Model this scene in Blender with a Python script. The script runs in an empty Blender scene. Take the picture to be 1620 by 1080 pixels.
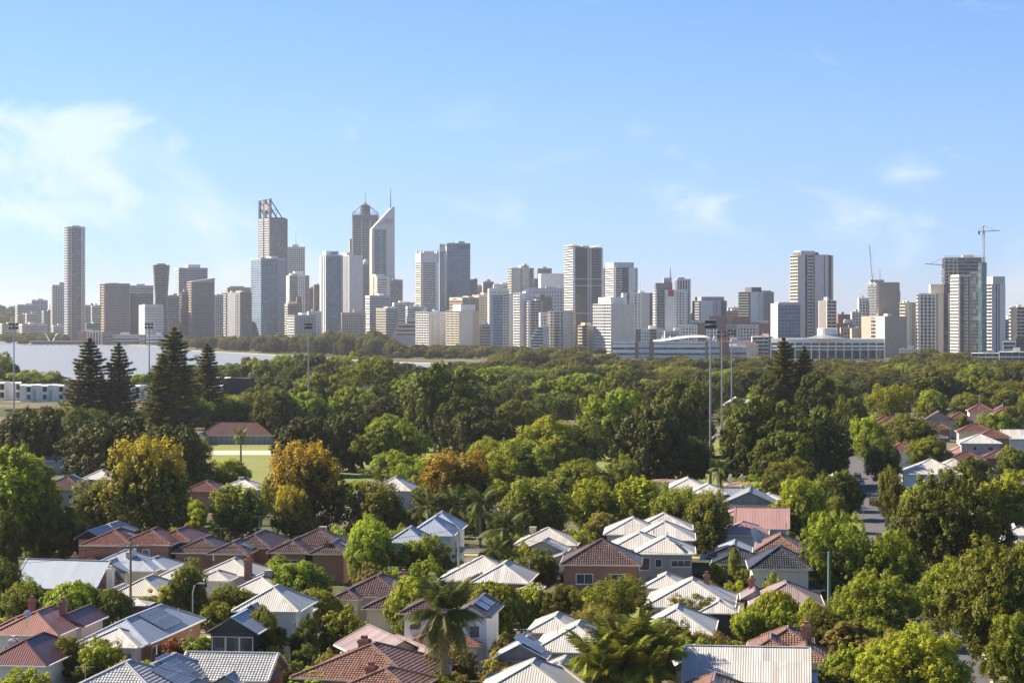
import bpy, math, random
import numpy as np
from mathutils import Vector, Matrix
R = math.radians
random.seed(7)
sc = bpy.context.scene
col = sc.collection

# ------------------------------------------------------------------ camera, world, sun, exposure
EYE = 38.0          # camera height in metres
F = 3600.0          # focal length in photo pixels (photo is 1620 wide, horizon on row 500)
cam = bpy.data.cameras.new('camera'); camo = bpy.data.objects.new('camera', cam); col.objects.link(camo)
cam.sensor_width = 36.0; cam.lens = 80.0; cam.shift_y = -40.0/1620.0
cam.clip_start = 1.0; cam.clip_end = 60000.0
camo.location = (0, 0, EYE); camo.rotation_euler = (R(90), 0, 0)
sc.camera = camo

SUN_A, SUN_E = 20.0, 36.0     # degrees the sun stands beyond square left, and its elevation
S = Vector((-math.cos(R(SUN_A))*math.cos(R(SUN_E)), math.sin(R(SUN_A))*math.cos(R(SUN_E)), math.sin(R(SUN_E))))
sun = bpy.data.lights.new('sun', 'SUN'); suno = bpy.data.objects.new('sun', sun); col.objects.link(suno)
sun.energy = 4.6; sun.angle = R(0.53); sun.color = (1.0, 0.89, 0.72)
suno.rotation_euler = S.to_track_quat('Z', 'Y').to_euler()

w = bpy.data.worlds.new('World'); sc.world = w; w.use_nodes = True
N = w.node_tree.nodes; L = w.node_tree.links; N.clear()
def wn(t, **k):
    n = N.new(t)
    for a, b in k.items(): setattr(n, a, b)
    return n
def wm(op, a, b=None, c=None):
    n = wn('ShaderNodeMath', operation=op)
    for i, v in enumerate((a, b, c)):
        if v is None: continue
        if isinstance(v, (int, float)): n.inputs[i].default_value = v
        else: L.new(v, n.inputs[i])
    return n.outputs[0]
sky = wn('ShaderNodeTexSky', sky_type='NISHITA', sun_disc=False)
sky.sun_elevation = R(SUN_E); sky.sun_rotation = R(-(90-SUN_A)); sky.air_density = 1.0; sky.dust_density = 0.2; sky.ozone_density = 3.0; sky.altitude = 600
hs = wn('ShaderNodeHueSaturation'); hs.inputs['Saturation'].default_value = 1.2; hs.inputs['Value'].default_value = 1.0
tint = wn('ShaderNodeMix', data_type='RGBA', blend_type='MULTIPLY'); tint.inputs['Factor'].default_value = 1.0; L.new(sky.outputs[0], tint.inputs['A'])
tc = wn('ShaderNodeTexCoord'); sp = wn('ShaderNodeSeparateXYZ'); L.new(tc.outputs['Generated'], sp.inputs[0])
cr = wn('ShaderNodeValToRGB'); L.new(sp.outputs[2], cr.inputs[0]); E_ = cr.color_ramp.elements     # sky tint by elevation, the same all round; zenith dimmed to cut ambient light
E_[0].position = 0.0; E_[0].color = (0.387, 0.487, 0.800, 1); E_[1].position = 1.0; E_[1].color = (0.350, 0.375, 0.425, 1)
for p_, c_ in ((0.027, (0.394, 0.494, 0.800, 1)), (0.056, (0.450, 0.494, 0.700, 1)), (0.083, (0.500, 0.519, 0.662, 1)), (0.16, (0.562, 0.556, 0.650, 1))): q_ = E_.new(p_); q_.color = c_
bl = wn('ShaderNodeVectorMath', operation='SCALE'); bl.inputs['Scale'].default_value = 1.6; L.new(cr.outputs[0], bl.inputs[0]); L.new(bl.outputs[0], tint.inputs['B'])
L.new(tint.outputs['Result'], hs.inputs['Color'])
yy = wm('MAXIMUM', wm('ABSOLUTE', sp.outputs[1]), 0.05)
U = wm('DIVIDE', sp.outputs[0], yy); V = wm('DIVIDE', sp.outputs[2], yy)
cb = wn('ShaderNodeCombineXYZ'); L.new(wm('MULTIPLY', U, 1.0), cb.inputs[0]); L.new(wm('MULTIPLY', V, 1.7), cb.inputs[1])
n1 = wn('ShaderNodeTexNoise'); n1.inputs['Scale'].default_value = 24; n1.inputs['Detail'].default_value = 9; n1.inputs['Roughness'].default_value = 0.6; n1.inputs['Distortion'].default_value = 0.5
L.new(cb.outputs[0], n1.inputs['Vector'])
n2 = wn('ShaderNodeTexNoise'); n2.inputs['Scale'].default_value = 7; n2.inputs['Detail'].default_value = 6; n2.inputs['Distortion'].default_value = 1.2
L.new(cb.outputs[0], n2.inputs['Vector'])
def smooth(x, lo, hi):
    n = wn('ShaderNodeMapRange', interpolation_type='SMOOTHSTEP'); L.new(x, n.inputs[0])
    n.inputs[1].default_value = lo; n.inputs[2].default_value = hi; return n.outputs[0]
def blob(u, v, ru, rv):
    a = wm('DIVIDE', wm('SUBTRACT', U, u), ru); b = wm('DIVIDE', wm('SUBTRACT', V, v), rv)
    return wm('EXPONENT', wm('MULTIPLY', wm('ADD', wm('MULTIPLY', a, a), wm('MULTIPLY', b, b)), -1.0))
# a soft cumulus bank that enters from the left and carries on beyond the frame, with loose wisps elsewhere
bank = wm('MULTIPLY', smooth(U, -0.130, -0.195), wm('MULTIPLY', smooth(V, 0.103, 0.085), smooth(V, 0.012, 0.06)))
m = wm('MAXIMUM', bank, wm('MULTIPLY', blob(-0.151, 0.0725, 0.016, 0.011), 0.85))
m = wm('MAXIMUM', m, wm('MULTIPLY', blob(0.082, 0.05, 0.020, 0.014), 0.80))
m = wm('MAXIMUM', m, wm('MULTIPLY', blob(0.15, 0.042, 0.045, 0.010), 0.70))
m = wm('MAXIMUM', m, wm('MULTIPLY', blob(-0.19, 0.045, 0.05, 0.02), 0.5))
c1 = smooth(wm('ADD', wm('MULTIPLY', m, 0.62), wm('MULTIPLY', wm('SUBTRACT', n1.outputs[0], 0.5), 1.9)), 0.16, 0.80)
wis = wm('MULTIPLY', smooth(n2.outputs[0], 0.50, 0.75), wm('MULTIPLY', smooth(V, 0.105, 0.045), 0.9))
cloud = wm('MINIMUM', wm('MAXIMUM', wm('MULTIPLY', c1, 0.54), wis), 1.0)
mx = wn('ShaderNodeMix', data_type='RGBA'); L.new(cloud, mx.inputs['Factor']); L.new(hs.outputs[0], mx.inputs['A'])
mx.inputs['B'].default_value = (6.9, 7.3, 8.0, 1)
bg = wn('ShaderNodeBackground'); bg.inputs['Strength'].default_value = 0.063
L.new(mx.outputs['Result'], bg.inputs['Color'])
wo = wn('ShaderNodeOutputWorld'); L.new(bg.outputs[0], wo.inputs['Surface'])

vs = sc.view_settings
vs.view_transform = 'Standard'; vs.look = 'None'; vs.gamma = 1.0; vs.use_curve_mapping = False; vs.exposure = 1.33
sc.render.engine = 'CYCLES'
cy = sc.cycles
cy.max_bounces = 5; cy.diffuse_bounces = 2; cy.glossy_bounces = 2; cy.transmission_bounces = 2; cy.volume_bounces = 0; cy.transparent_max_bounces = 4
cy.use_denoising = True; cy.denoiser = 'OPENIMAGEDENOISE'; cy.denoising_input_passes = 'RGB_ALBEDO_NORMAL'; cy.denoising_prefilter = 'ACCURATE'; cy.caustics_reflective = False; cy.caustics_refractive = False
cy.sample_clamp_indirect = 6.0

# ------------------------------------------------------------------ helpers
def px(x, y, Y): return ((x-810.0)*Y/F, Y, EYE-(y-500.0)*Y/F)       # a photo pixel at distance Y
def gY(y, z=0.0): return (EYE-z)*F/(y-500.0)                        # distance of height z seen on row y

def tag(o, label=None, cat=None, group=None, kind=None):
    if label: o['label'] = label
    if cat: o['category'] = cat
    if group: o['group'] = group
    if kind: o['kind'] = kind
    return o
def empty(name, loc, rz=0.0, label=None, cat=None, group=None):
    o = bpy.data.objects.new(name, None); col.objects.link(o); o.location = loc; o.rotation_euler = (0, 0, rz)
    o.empty_display_size = 1.0
    return tag(o, label, cat, group)
def linkobj(name, me, parent=None, mat=None):
    o = bpy.data.objects.new(name, me); col.objects.link(o)
    if parent is not None: o.parent = parent
    if mat is not None and len(me.materials) == 0: me.materials.append(mat)
    return o

class MB:
    def __init__(s): s.v = []; s.f = []
    def poly(s, pts):
        n = len(s.v); s.v += [tuple(p) for p in pts]; s.f.append(tuple(range(n, n+len(pts))))
    def box(s, x0, x1, y0, y1, z0, z1):
        n = len(s.v)
        s.v += [(x0,y0,z0),(x1,y0,z0),(x1,y1,z0),(x0,y1,z0),(x0,y0,z1),(x1,y0,z1),(x1,y1,z1),(x0,y1,z1)]
        s.f += [(n,n+3,n+2,n+1),(n+4,n+5,n+6,n+7),(n,n+1,n+5,n+4),(n+1,n+2,n+6,n+5),(n+2,n+3,n+7,n+6),(n+3,n,n+4,n+7)]
        return s
    def prism(s, pts, z0, z1):                       # pts counter-clockwise in plan
        n = len(s.v); k = len(pts)
        s.v += [(p[0],p[1],z0) for p in pts]+[(p[0],p[1],z1) for p in pts]
        s.f.append(tuple(range(n+k-1, n-1, -1))); s.f.append(tuple(range(n+k, n+2*k)))
        for i in range(k):
            j = (i+1) % k; s.f.append((n+i, n+j, n+k+j, n+k+i))
        return s
    def hexa(s, p):                                  # eight corners: bottom four, top four
        n = len(s.v); s.v += [tuple(q) for q in p]
        s.f += [(n,n+3,n+2,n+1),(n+4,n+5,n+6,n+7),(n,n+1,n+5,n+4),(n+1,n+2,n+6,n+5),(n+2,n+3,n+7,n+6),(n+3,n,n+4,n+7)]
        return s
    def bar(s, a, b, wd, ht=None):                   # square bar from a to b
        a = Vector(a); b = Vector(b); d = (b-a)
        if d.length < 1e-6: return s
        d.normalize(); up = Vector((0,0,1)) if abs(d.z) < 0.95 else Vector((1,0,0))
        e = d.cross(up).normalized()*(wd/2); u = e.cross(d).normalized()*((ht or wd)/2)
        return s.hexa([a-e-u, a+e-u, b+e-u, b-e-u, a-e+u, a+e+u, b+e+u, b-e+u])
    def tube(s, pts, rad, k=6):
        n = len(s.v); m_ = len(pts)
        for i, p in enumerate(pts):
            p = Vector(p); q = Vector(pts[min(i+1, m_-1)])-Vector(pts[max(i-1, 0)]); q.normalize()
            up = Vector((0,0,1)) if abs(q.z) < 0.9 else Vector((1,0,0))
            e = q.cross(up).normalized(); u = e.cross(q)
            r = rad[i] if isinstance(rad, (list, tuple)) else rad
            for j in range(k):
                a = 2*math.pi*j/k; s.v.append(tuple(p+e*(r*math.cos(a))+u*(r*math.sin(a))))
        for i in range(m_-1):
            for j in range(k):
                j2 = (j+1) % k; s.f.append((n+i*k+j, n+i*k+j2, n+(i+1)*k+j2, n+(i+1)*k+j))
        s.f.append(tuple(range(n+k-1, n-1, -1))); s.f.append(tuple(range(n+(m_-1)*k, n+m_*k)))
        return s
    def lathe(s, prof, k=16, cx=0, cy=0):            # prof: (r, z) upward
        n = len(s.v)
        for r, z in prof:
            for j in range(k):
                a = 2*math.pi*j/k; s.v.append((cx+r*math.cos(a), cy+r*math.sin(a), z))
        for i in range(len(prof)-1):
            for j in range(k):
                j2 = (j+1) % k; s.f.append((n+i*k+j, n+i*k+j2, n+(i+1)*k+j2, n+(i+1)*k+j))
        s.f.append(tuple(range(n+k-1, n-1, -1))); m_ = len(prof)-1; s.f.append(tuple(range(n+m_*k, n+(m_+1)*k)))
        return s
    def mesh(s, name):
        me = bpy.data.meshes.new(name); me.from_pydata(s.v, [], s.f)
        uv = me.uv_layers.new(name='UVMap'); me.update()
        V_ = np.array(s.v, dtype=np.float64); npoly = len(me.polygons)
        nor = np.empty(npoly*3); me.polygons.foreach_get('normal', nor); nor = nor.reshape(-1, 3)
        tot = np.empty(npoly, dtype=np.int32); me.polygons.foreach_get('loop_total', tot)
        li = np.empty(len(me.loops), dtype=np.int32); me.loops.foreach_get('vertex_index', li)
        nn = np.repeat(nor, tot, axis=0); P_ = V_[li]
        e = np.stack([-nn[:,1], nn[:,0], np.zeros(len(nn))], 1); le = np.linalg.norm(e, axis=1)
        flat = le < 0.1; e[flat] = (1, 0, 0); e[~flat] /= le[~flat][:, None]
        t = np.cross(nn, e); out = np.stack([(P_*e).sum(1), (P_*t).sum(1)], 1).astype(np.float32)
        uv.data.foreach_set('uv', out.ravel())
        return me
    def build(s, name, mat, parent=None, kind=None, smooth=False):
        me = s.mesh(name)
        if smooth: me.polygons.foreach_set('use_smooth', [True]*len(me.polygons))
        o = linkobj(name, me, parent, mat)
        if kind: o['kind'] = kind
        return o

# ------------------------------------------------------------------ materials
MATS = {}
class NT:
    def __init__(s, name):
        s.m = bpy.data.materials.new(name); s.m.use_nodes = True; s.n = s.m.node_tree.nodes; s.l = s.m.node_tree.links; s.n.clear()
        s.out = s.n.new('ShaderNodeOutputMaterial')
    def node(s, t, **k):
        n = s.n.new(t)
        for a, b in k.items(): setattr(n, a, b)
        return n
    def set(s, sock, v):
        if isinstance(v, bpy.types.NodeSocket): s.l.new(v, sock)
        elif v is not None: sock.default_value = v
    def math(s, op, a, b=None):
        n = s.node('ShaderNodeMath', operation=op); s.set(n.inputs[0], a); s.set(n.inputs[1], b); return n.outputs[0]
    def mix(s, f, a, b, blend='MIX'):
        n = s.node('ShaderNodeMix', data_type='RGBA', blend_type=blend)
        s.set(n.inputs['Factor'], f); s.set(n.inputs['A'], c4(a)); s.set(n.inputs['B'], c4(b)); return n.outputs['Result']
    def uv(s, sx=1, sy=1, sz=1, src='UV'):
        t = s.node('ShaderNodeTexCoord'); mp = s.node('ShaderNodeMapping'); s.l.new(t.outputs[src], mp.inputs[0])
        mp.inputs['Scale'].default_value = (sx, sy, sz); return mp.outputs[0]
    def noise(s, vec, scale, detail=4, rough=0.55):
        n = s.node('ShaderNodeTexNoise'); s.set(n.inputs['Vector'], vec); n.inputs['Scale'].default_value = scale
        n.inputs['Detail'].default_value = detail; n.inputs['Roughness'].default_value = rough; return n.outputs[0]
    def ramp(s, x, lo, hi):
        n = s.node('ShaderNodeMapRange'); s.set(n.inputs[0], x); n.inputs[1].default_value = lo; n.inputs[2].default_value = hi; return n.outputs[0]
    def cell(s, vec):
        f = s.node('ShaderNodeVectorMath', operation='FLOOR'); s.l.new(vec, f.inputs[0])
        wn_ = s.node('ShaderNodeTexWhiteNoise', noise_dimensions='2D'); s.l.new(f.outputs[0], wn_.inputs['Vector']); return wn_.outputs[0]
    def rnd(s): return s.node('ShaderNodeObjectInfo').outputs['Random']
    def bump(s, h, strength, dist):
        b = s.node('ShaderNodeBump'); b.inputs['Strength'].default_value = strength; b.inputs['Distance'].default_value = dist; s.l.new(h, b.inputs['Height']); return b.outputs[0]
    def bsdf(s, colr, rough=0.6, spec=0.4, metal=0.0, normal=None):
        b = s.node('ShaderNodeBsdfPrincipled'); s.set(b.inputs['Base Color'], c4(colr)); s.set(b.inputs['Roughness'], rough)
        b.inputs['Specular IOR Level'].default_value = spec; b.inputs['Metallic'].default_value = metal
        if normal is not None: s.l.new(normal, b.inputs['Normal'])
        return b.outputs[0]
    def done(s, sh): s.l.new(sh, s.out.inputs['Surface']); return s.m
def c4(c):
    if isinstance(c, (tuple, list)): return (c[0], c[1], c[2], 1.0)
    return c
def sc_(c, k): return tuple(min(1, x*k) for x in c)

def m_wall(name, c, var=0.12, rough=0.8):
    t = NT(name); n = t.noise(t.uv(0.25, 0.12), 1.0, 5); n2 = t.noise(t.uv(3, 0.4), 1.0, 3)
    f = t.math('ADD', t.math('MULTIPLY', n, 0.7), t.math('MULTIPLY', n2, 0.3))
    return t.done(t.bsdf(t.mix(t.ramp(f, 0.3, 0.7), sc_(c, 1-var), sc_(c, 1+var)), rough, 0.3))
def m_brick(name, c):
    t = NT(name); b = t.node('ShaderNodeTexBrick'); t.l.new(t.uv(), b.inputs['Vector'])
    b.inputs['Scale'].default_value = 1.0; b.inputs['Brick Width'].default_value = 0.24; b.inputs['Row Height'].default_value = 0.086; b.inputs['Mortar Size'].default_value = 0.009
    b.inputs['Color1'].default_value = c4(sc_(c, 0.72)); b.inputs['Color2'].default_value = c4(sc_(c, 1.28)); b.inputs['Mortar'].default_value = (0.36, 0.30, 0.25, 1)
    n = t.noise(t.uv(0.5, 0.35), 1.0, 4)
    return t.done(t.bsdf(t.mix(t.ramp(n, 0.25, 0.75), b.outputs['Color'], t.mix(0.55, b.outputs['Color'], sc_(c, 0.8))), 0.85, 0.2))
def m_metalroof(name, c, streak=0.28, rough=0.38, spec=0.5):
    t = NT(name)
    n = t.noise(t.uv(1.6, 0.05), 1.0, 5, 0.6); n2 = t.noise(t.uv(0.25, 0.2), 1.0, 4); cl = t.cell(t.uv(1/0.76, 1/30.0))
    f = t.math('ADD', t.math('ADD', t.math('MULTIPLY', n, 0.5), t.math('MULTIPLY', n2, 0.3)), t.math('MULTIPLY', cl, 0.2))
    cc = t.mix(t.ramp(f, 0.32, 0.66), sc_(c, 1-streak), sc_(c, 1.08))
    st = t.noise(t.uv(0.45, 0.22), 1.0, 6, 0.7); rust = t.math('MULTIPLY', t.ramp(st, 0.56, 0.74), 0.5); cc = t.mix(rust, cc, (c[0]*0.62, c[1]*0.54, c[2]*0.44))
    wv = t.node('ShaderNodeTexWave', wave_type='BANDS', bands_direction='X'); t.l.new(t.uv(), wv.inputs['Vector']); wv.inputs['Scale'].default_value = 1.3
    return t.done(t.bsdf(cc, t.ramp(n, -0.4, 3.2) if False else rough, spec, 0.0, t.bump(wv.outputs['Fac'], 0.5, 0.05)))
def m_tile(name, c, c2, rough=0.30):
    t = NT(name); cl = t.cell(t.uv(1/0.30, 1/0.34)); n = t.noise(t.uv(0.5, 0.4), 1.0, 5)
    f = t.math('ADD', t.math('MULTIPLY', cl, 0.62), t.math('MULTIPLY', n, 0.38))
    cc = t.mix(t.ramp(f, 0.15, 0.85), c, c2)
    moss = t.noise(t.uv(1.1, 0.9), 1.0, 6, 0.7); cc = t.mix(t.math('MULTIPLY', t.ramp(moss, 0.54, 0.74), 0.6), cc, (0.10, 0.09, 0.07))
    wv = t.node('ShaderNodeTexWave', wave_type='BANDS', bands_direction='X'); t.l.new(t.uv(), wv.inputs['Vector']); wv.inputs['Scale'].default_value = 1.06
    return t.done(t.bsdf(cc, rough*0.85, 0.7, 0.0, t.bump(wv.outputs['Fac'], 0.9, 0.07)))
def m_glass(name, c, c2, fx=3.0, fy=3.4, thr=0.6, rough=0.16, spec=0.36):
    t = NT(name); r = t.cell(t.uv(1/fx, 1/fy)); n = t.noise(t.uv(0.06, 0.04), 1.0, 3)
    f = t.math('MULTIPLY', t.ramp(r, thr, 1.0), t.ramp(n, 0.25, 0.6))
    return t.done(t.bsdf(t.mix(f, c, c2), rough, spec))
def m_plain(name, c, rough=0.6, spec=0.3, metal=0.0):
    t = NT(name); n = t.noise(t.uv(0.8, 0.8, 0.8, 'Object'), 1.0, 4)
    return t.done(t.bsdf(t.mix(n, sc_(c, 0.82), sc_(c, 1.16)), rough, spec, metal))
def m_leaf(name, c, tip, tipw=0.5, trans=0.26, var=0.5):
    """leaf colour from per-leaf attributes (r random, g how far out and up, for painted sunlit crests and autumn tips, b per clump) and a per-tree shift"""
    c = (c[0]*2.2, c[1]*1.42, c[2]*0.6); tip = (tip[0]*3.2, tip[1]*2.4, tip[2]*0.75)  # tip colour paints sunlit crests on outer, upper leaves; on planes also autumn yellow
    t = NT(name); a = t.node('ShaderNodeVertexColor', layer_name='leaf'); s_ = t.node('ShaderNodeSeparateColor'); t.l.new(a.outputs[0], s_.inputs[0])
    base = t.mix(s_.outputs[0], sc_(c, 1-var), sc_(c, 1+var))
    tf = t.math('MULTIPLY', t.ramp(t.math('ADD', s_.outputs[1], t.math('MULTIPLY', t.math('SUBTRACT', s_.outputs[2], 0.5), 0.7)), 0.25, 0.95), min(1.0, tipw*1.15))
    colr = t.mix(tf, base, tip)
    h = t.node('ShaderNodeHueSaturation'); t.set(h.inputs['Color'], colr); r = t.rnd()
    t.set(h.inputs['Hue'], t.math('ADD', 0.485, t.math('MULTIPLY', r, 0.03))); t.set(h.inputs['Value'], t.math('ADD', 0.8, t.math('MULTIPLY', r, 0.4)))
    d = t.bsdf(h.outputs[0], 0.55, 0.14); tr = t.node('ShaderNodeBsdfTranslucent'); t.l.new(h.outputs[0], tr.inputs[0])
    mixs = t.node('ShaderNodeMixShader'); mixs.inputs[0].default_value = trans; t.l.new(d, mixs.inputs[1]); t.l.new(tr.outputs[0], mixs.inputs[2])
    return t.done(mixs.outputs[0])
def M(k): return MATS[k]

MATS.update(
    white=m_wall('white_render', (0.80, 0.77, 0.72)), cream=m_wall('cream_render', (0.70, 0.62, 0.49)), beige=m_wall('beige_render', (0.52, 0.42, 0.30)),
    conc=m_wall('pale_concrete', (0.64, 0.60, 0.55)), grey=m_wall('grey_concrete', (0.36, 0.35, 0.35)), dgrey=m_wall('dark_grey_cladding', (0.13, 0.13, 0.14)),
    brown=m_wall('brown_cladding', (0.245, 0.215, 0.21)), tan=m_wall('tan_panel', (0.47, 0.38, 0.29)), lilac=m_wall('pale_grey_panel', (0.60, 0.575, 0.57)),
    bluegrey=m_wall('blue_grey_panel', (0.34, 0.38, 0.43)), orange=m_wall('orange_render', (0.55, 0.30, 0.18)), redp=m_wall('red_panel', (0.55, 0.05, 0.05)),
    stone=m_wall('sandstone', (0.50, 0.42, 0.33)), citybrick=m_wall('red_brick_cladding', (0.30, 0.15, 0.12)), black=m_wall('black_cladding', (0.04, 0.04, 0.045)),
    brick=m_brick('red_brick', (0.33, 0.145, 0.09)), brickd=m_brick('dark_red_brick', (0.27, 0.10, 0.065)), bricko=m_brick('orange_brick', (0.37, 0.175, 0.10)),
    rwhite=m_metalroof('pale_metal_roof', (0.63, 0.59, 0.525), 0.36), rblue=m_metalroof('blue_grey_metal_roof', (0.36, 0.40, 0.46), 0.14), rgrey=m_metalroof('grey_metal_roof', (0.30, 0.31, 0.325), 0.3),
    rcream=m_metalroof('cream_metal_roof', (0.56, 0.52, 0.45), 0.26), rred=m_metalroof('rust_red_metal_roof', (0.33, 0.16, 0.115), 0.3), rmaroon=m_metalroof('maroon_metal_roof', (0.15, 0.055, 0.05), 0.25),
    rpink=m_metalroof('faded_pink_metal_roof', (0.42, 0.245, 0.215), 0.16), rmauve=m_metalroof('faded_and_glare_mauve_roof', (0.37, 0.27, 0.245), 0.5), rbrown=m_metalroof('brown_red_metal_roof', (0.125, 0.06, 0.048), 0.3), rdark=m_metalroof('charcoal_metal_roof', (0.09, 0.09, 0.10), 0.2),
    tbrown=m_tile('dark_brown_roof_tile', (0.075, 0.048, 0.040), (0.185, 0.115, 0.092), 0.34), tred=m_tile('red_roof_tile', (0.145, 0.062, 0.046), (0.275, 0.125, 0.09)), tterra=m_tile('terracotta_roof_tile', (0.19, 0.098, 0.066), (0.36, 0.205, 0.14)),
    tgrey=m_tile('pale_grey_roof_tile', (0.40, 0.395, 0.38), (0.60, 0.585, 0.55)), tdark=m_tile('charcoal_roof_tile', (0.032, 0.032, 0.036), (0.085, 0.083, 0.085)),
    gdark=m_glass('dark_window_glass', (0.035, 0.042, 0.052), (0.22, 0.23, 0.24)), gblue=m_glass('blue_window_glass', (0.055, 0.13, 0.21), (0.16, 0.26, 0.35), 2.5, 3.6, 0.5),
    ggrey=m_glass('grey_window_glass', (0.10, 0.105, 0.115), (0.22, 0.225, 0.23), 2.5, 3.6, 0.4), gnight=m_glass('black_window_glass', (0.018, 0.022, 0.028), (0.09, 0.10, 0.11), 3.0, 3.3, 0.75), gteal=m_glass('teal_window_glass', (0.085, 0.16, 0.165), (0.22, 0.30, 0.30)),
    gbrown=m_glass('bronze_window_glass', (0.095, 0.088, 0.09), (0.23, 0.21, 0.205)), pane=m_glass('house_window_glass', (0.06, 0.07, 0.08), (0.35, 0.35, 0.33), 1.0, 1.0, 0.5, 0.08),
    steel=m_plain('galvanised_steel', (0.35, 0.36, 0.37), 0.45, 0.5, 0.5), dsteel=m_plain('dark_steel', (0.10, 0.10, 0.11), 0.5), wood=m_plain('weathered_timber', (0.22, 0.18, 0.14), 0.9), gpole=m_plain('green_pole_timber', (0.16, 0.24, 0.19), 0.8),
    bark=m_plain('brown_bark', (0.12, 0.085, 0.06), 0.95), palebark=m_plain('pale_gum_bark', (0.42, 0.37, 0.31), 0.9), palmbark=m_plain('grey_palm_trunk', (0.20, 0.17, 0.14), 0.95),
    solar=m_plain('solar_cell', (0.12, 0.125, 0.145), 0.24, 0.8), alu=m_plain('aluminium', (0.62, 0.63, 0.64), 0.4, 0.5), paint=m_plain('white_paint', (0.78, 0.77, 0.74), 0.5), creampaint=m_plain('cream_paint', (0.66, 0.58, 0.44), 0.6),
    rubber=m_plain('black_rubber', (0.03, 0.03, 0.03), 0.8), carwhite=m_plain('white_car_paint', (0.75, 0.75, 0.75), 0.25, 0.6), carsilver=m_plain('silver_car_paint', (0.45, 0.50, 0.56), 0.25, 0.6), cardark=m_plain('dark_car_paint', (0.04, 0.045, 0.055), 0.25, 0.6),
    binG=m_plain('green_plastic', (0.02, 0.16, 0.06), 0.5), crane_red=m_plain('crane_red_paint', (0.42, 0.16, 0.13), 0.6), crane_white=m_plain('crane_white_paint', (0.6, 0.58, 0.56), 0.6), fence=m_plain('fence_panel', (0.40, 0.37, 0.32), 0.8), fencew=m_plain('white_fence_paint', (0.72, 0.70, 0.66), 0.7),
    kerb=m_plain('kerb_concrete', (0.48, 0.46, 0.30), 0.9), sand=m_plain('river_sand', (0.58, 0.49, 0.36), 0.95), canopy=m_plain('white_membrane', (0.80, 0.80, 0.79), 0.5), yellow=m_plain('yellow_sign_paint', (0.7, 0.42, 0.03), 0.5),
)
LEAF = dict(
    green=m_leaf('leaf_mid_green', (0.058, 0.105, 0.022), (0.120, 0.180, 0.035), 0.6), bright=m_leaf('leaf_bright_green', (0.095, 0.165, 0.030), (0.165, 0.235, 0.045), 0.6, 0.30),
    dark=m_leaf('leaf_dark_green', (0.034, 0.056, 0.018), (0.066, 0.098, 0.028), 0.5, 0.25), deep=m_leaf('leaf_deep_green', (0.028, 0.044, 0.018), (0.048, 0.068, 0.026), 0.4, 0.2),
    olive=m_leaf('leaf_olive', (0.064, 0.100, 0.032), (0.110, 0.150, 0.050), 0.5, 0.38), grey=m_leaf('leaf_grey_green', (0.088, 0.108, 0.058), (0.16, 0.18, 0.105), 0.4, 0.3),
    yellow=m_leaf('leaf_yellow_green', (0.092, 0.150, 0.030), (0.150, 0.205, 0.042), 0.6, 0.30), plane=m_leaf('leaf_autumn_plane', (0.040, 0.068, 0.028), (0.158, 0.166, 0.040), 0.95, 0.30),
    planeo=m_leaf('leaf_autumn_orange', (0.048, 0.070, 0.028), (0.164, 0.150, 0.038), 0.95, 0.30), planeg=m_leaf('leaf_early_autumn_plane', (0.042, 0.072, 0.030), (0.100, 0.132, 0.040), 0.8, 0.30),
    pine=m_leaf('needle_dark', (0.030, 0.047, 0.016), (0.062, 0.078, 0.022), 0.55, 0.2), pencil=m_leaf('golden_conifer', (0.070, 0.115, 0.03), (0.120, 0.155, 0.035), 0.7, 0.3), palm=m_leaf('palm_frond_green', (0.040, 0.075, 0.040), (0.070, 0.105, 0.060), 0.5, 0.35),
    cane=m_leaf('cane_palm_green', (0.070, 0.115, 0.030), (0.14, 0.19, 0.06), 0.5, 0.30), fard=m_leaf('distant_leaf_dark', (0.026, 0.036, 0.020), (0.05, 0.062, 0.026), 0.5, 0.2), farb=m_leaf('distant_leaf_olive', (0.046, 0.068, 0.026), (0.085, 0.115, 0.04), 0.6, 0.3), far=m_leaf('distant_leaf', (0.040, 0.056, 0.024), (0.085, 0.10, 0.034), 0.6, 0.3), purple=m_leaf('leaf_purple_brown', (0.09, 0.05, 0.035), (0.16, 0.09, 0.05), 0.4),
    straw=m_leaf('dry_palm_thatch', (0.10, 0.11, 0.08), (0.13, 0.14, 0.10), 0.4),
)

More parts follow.
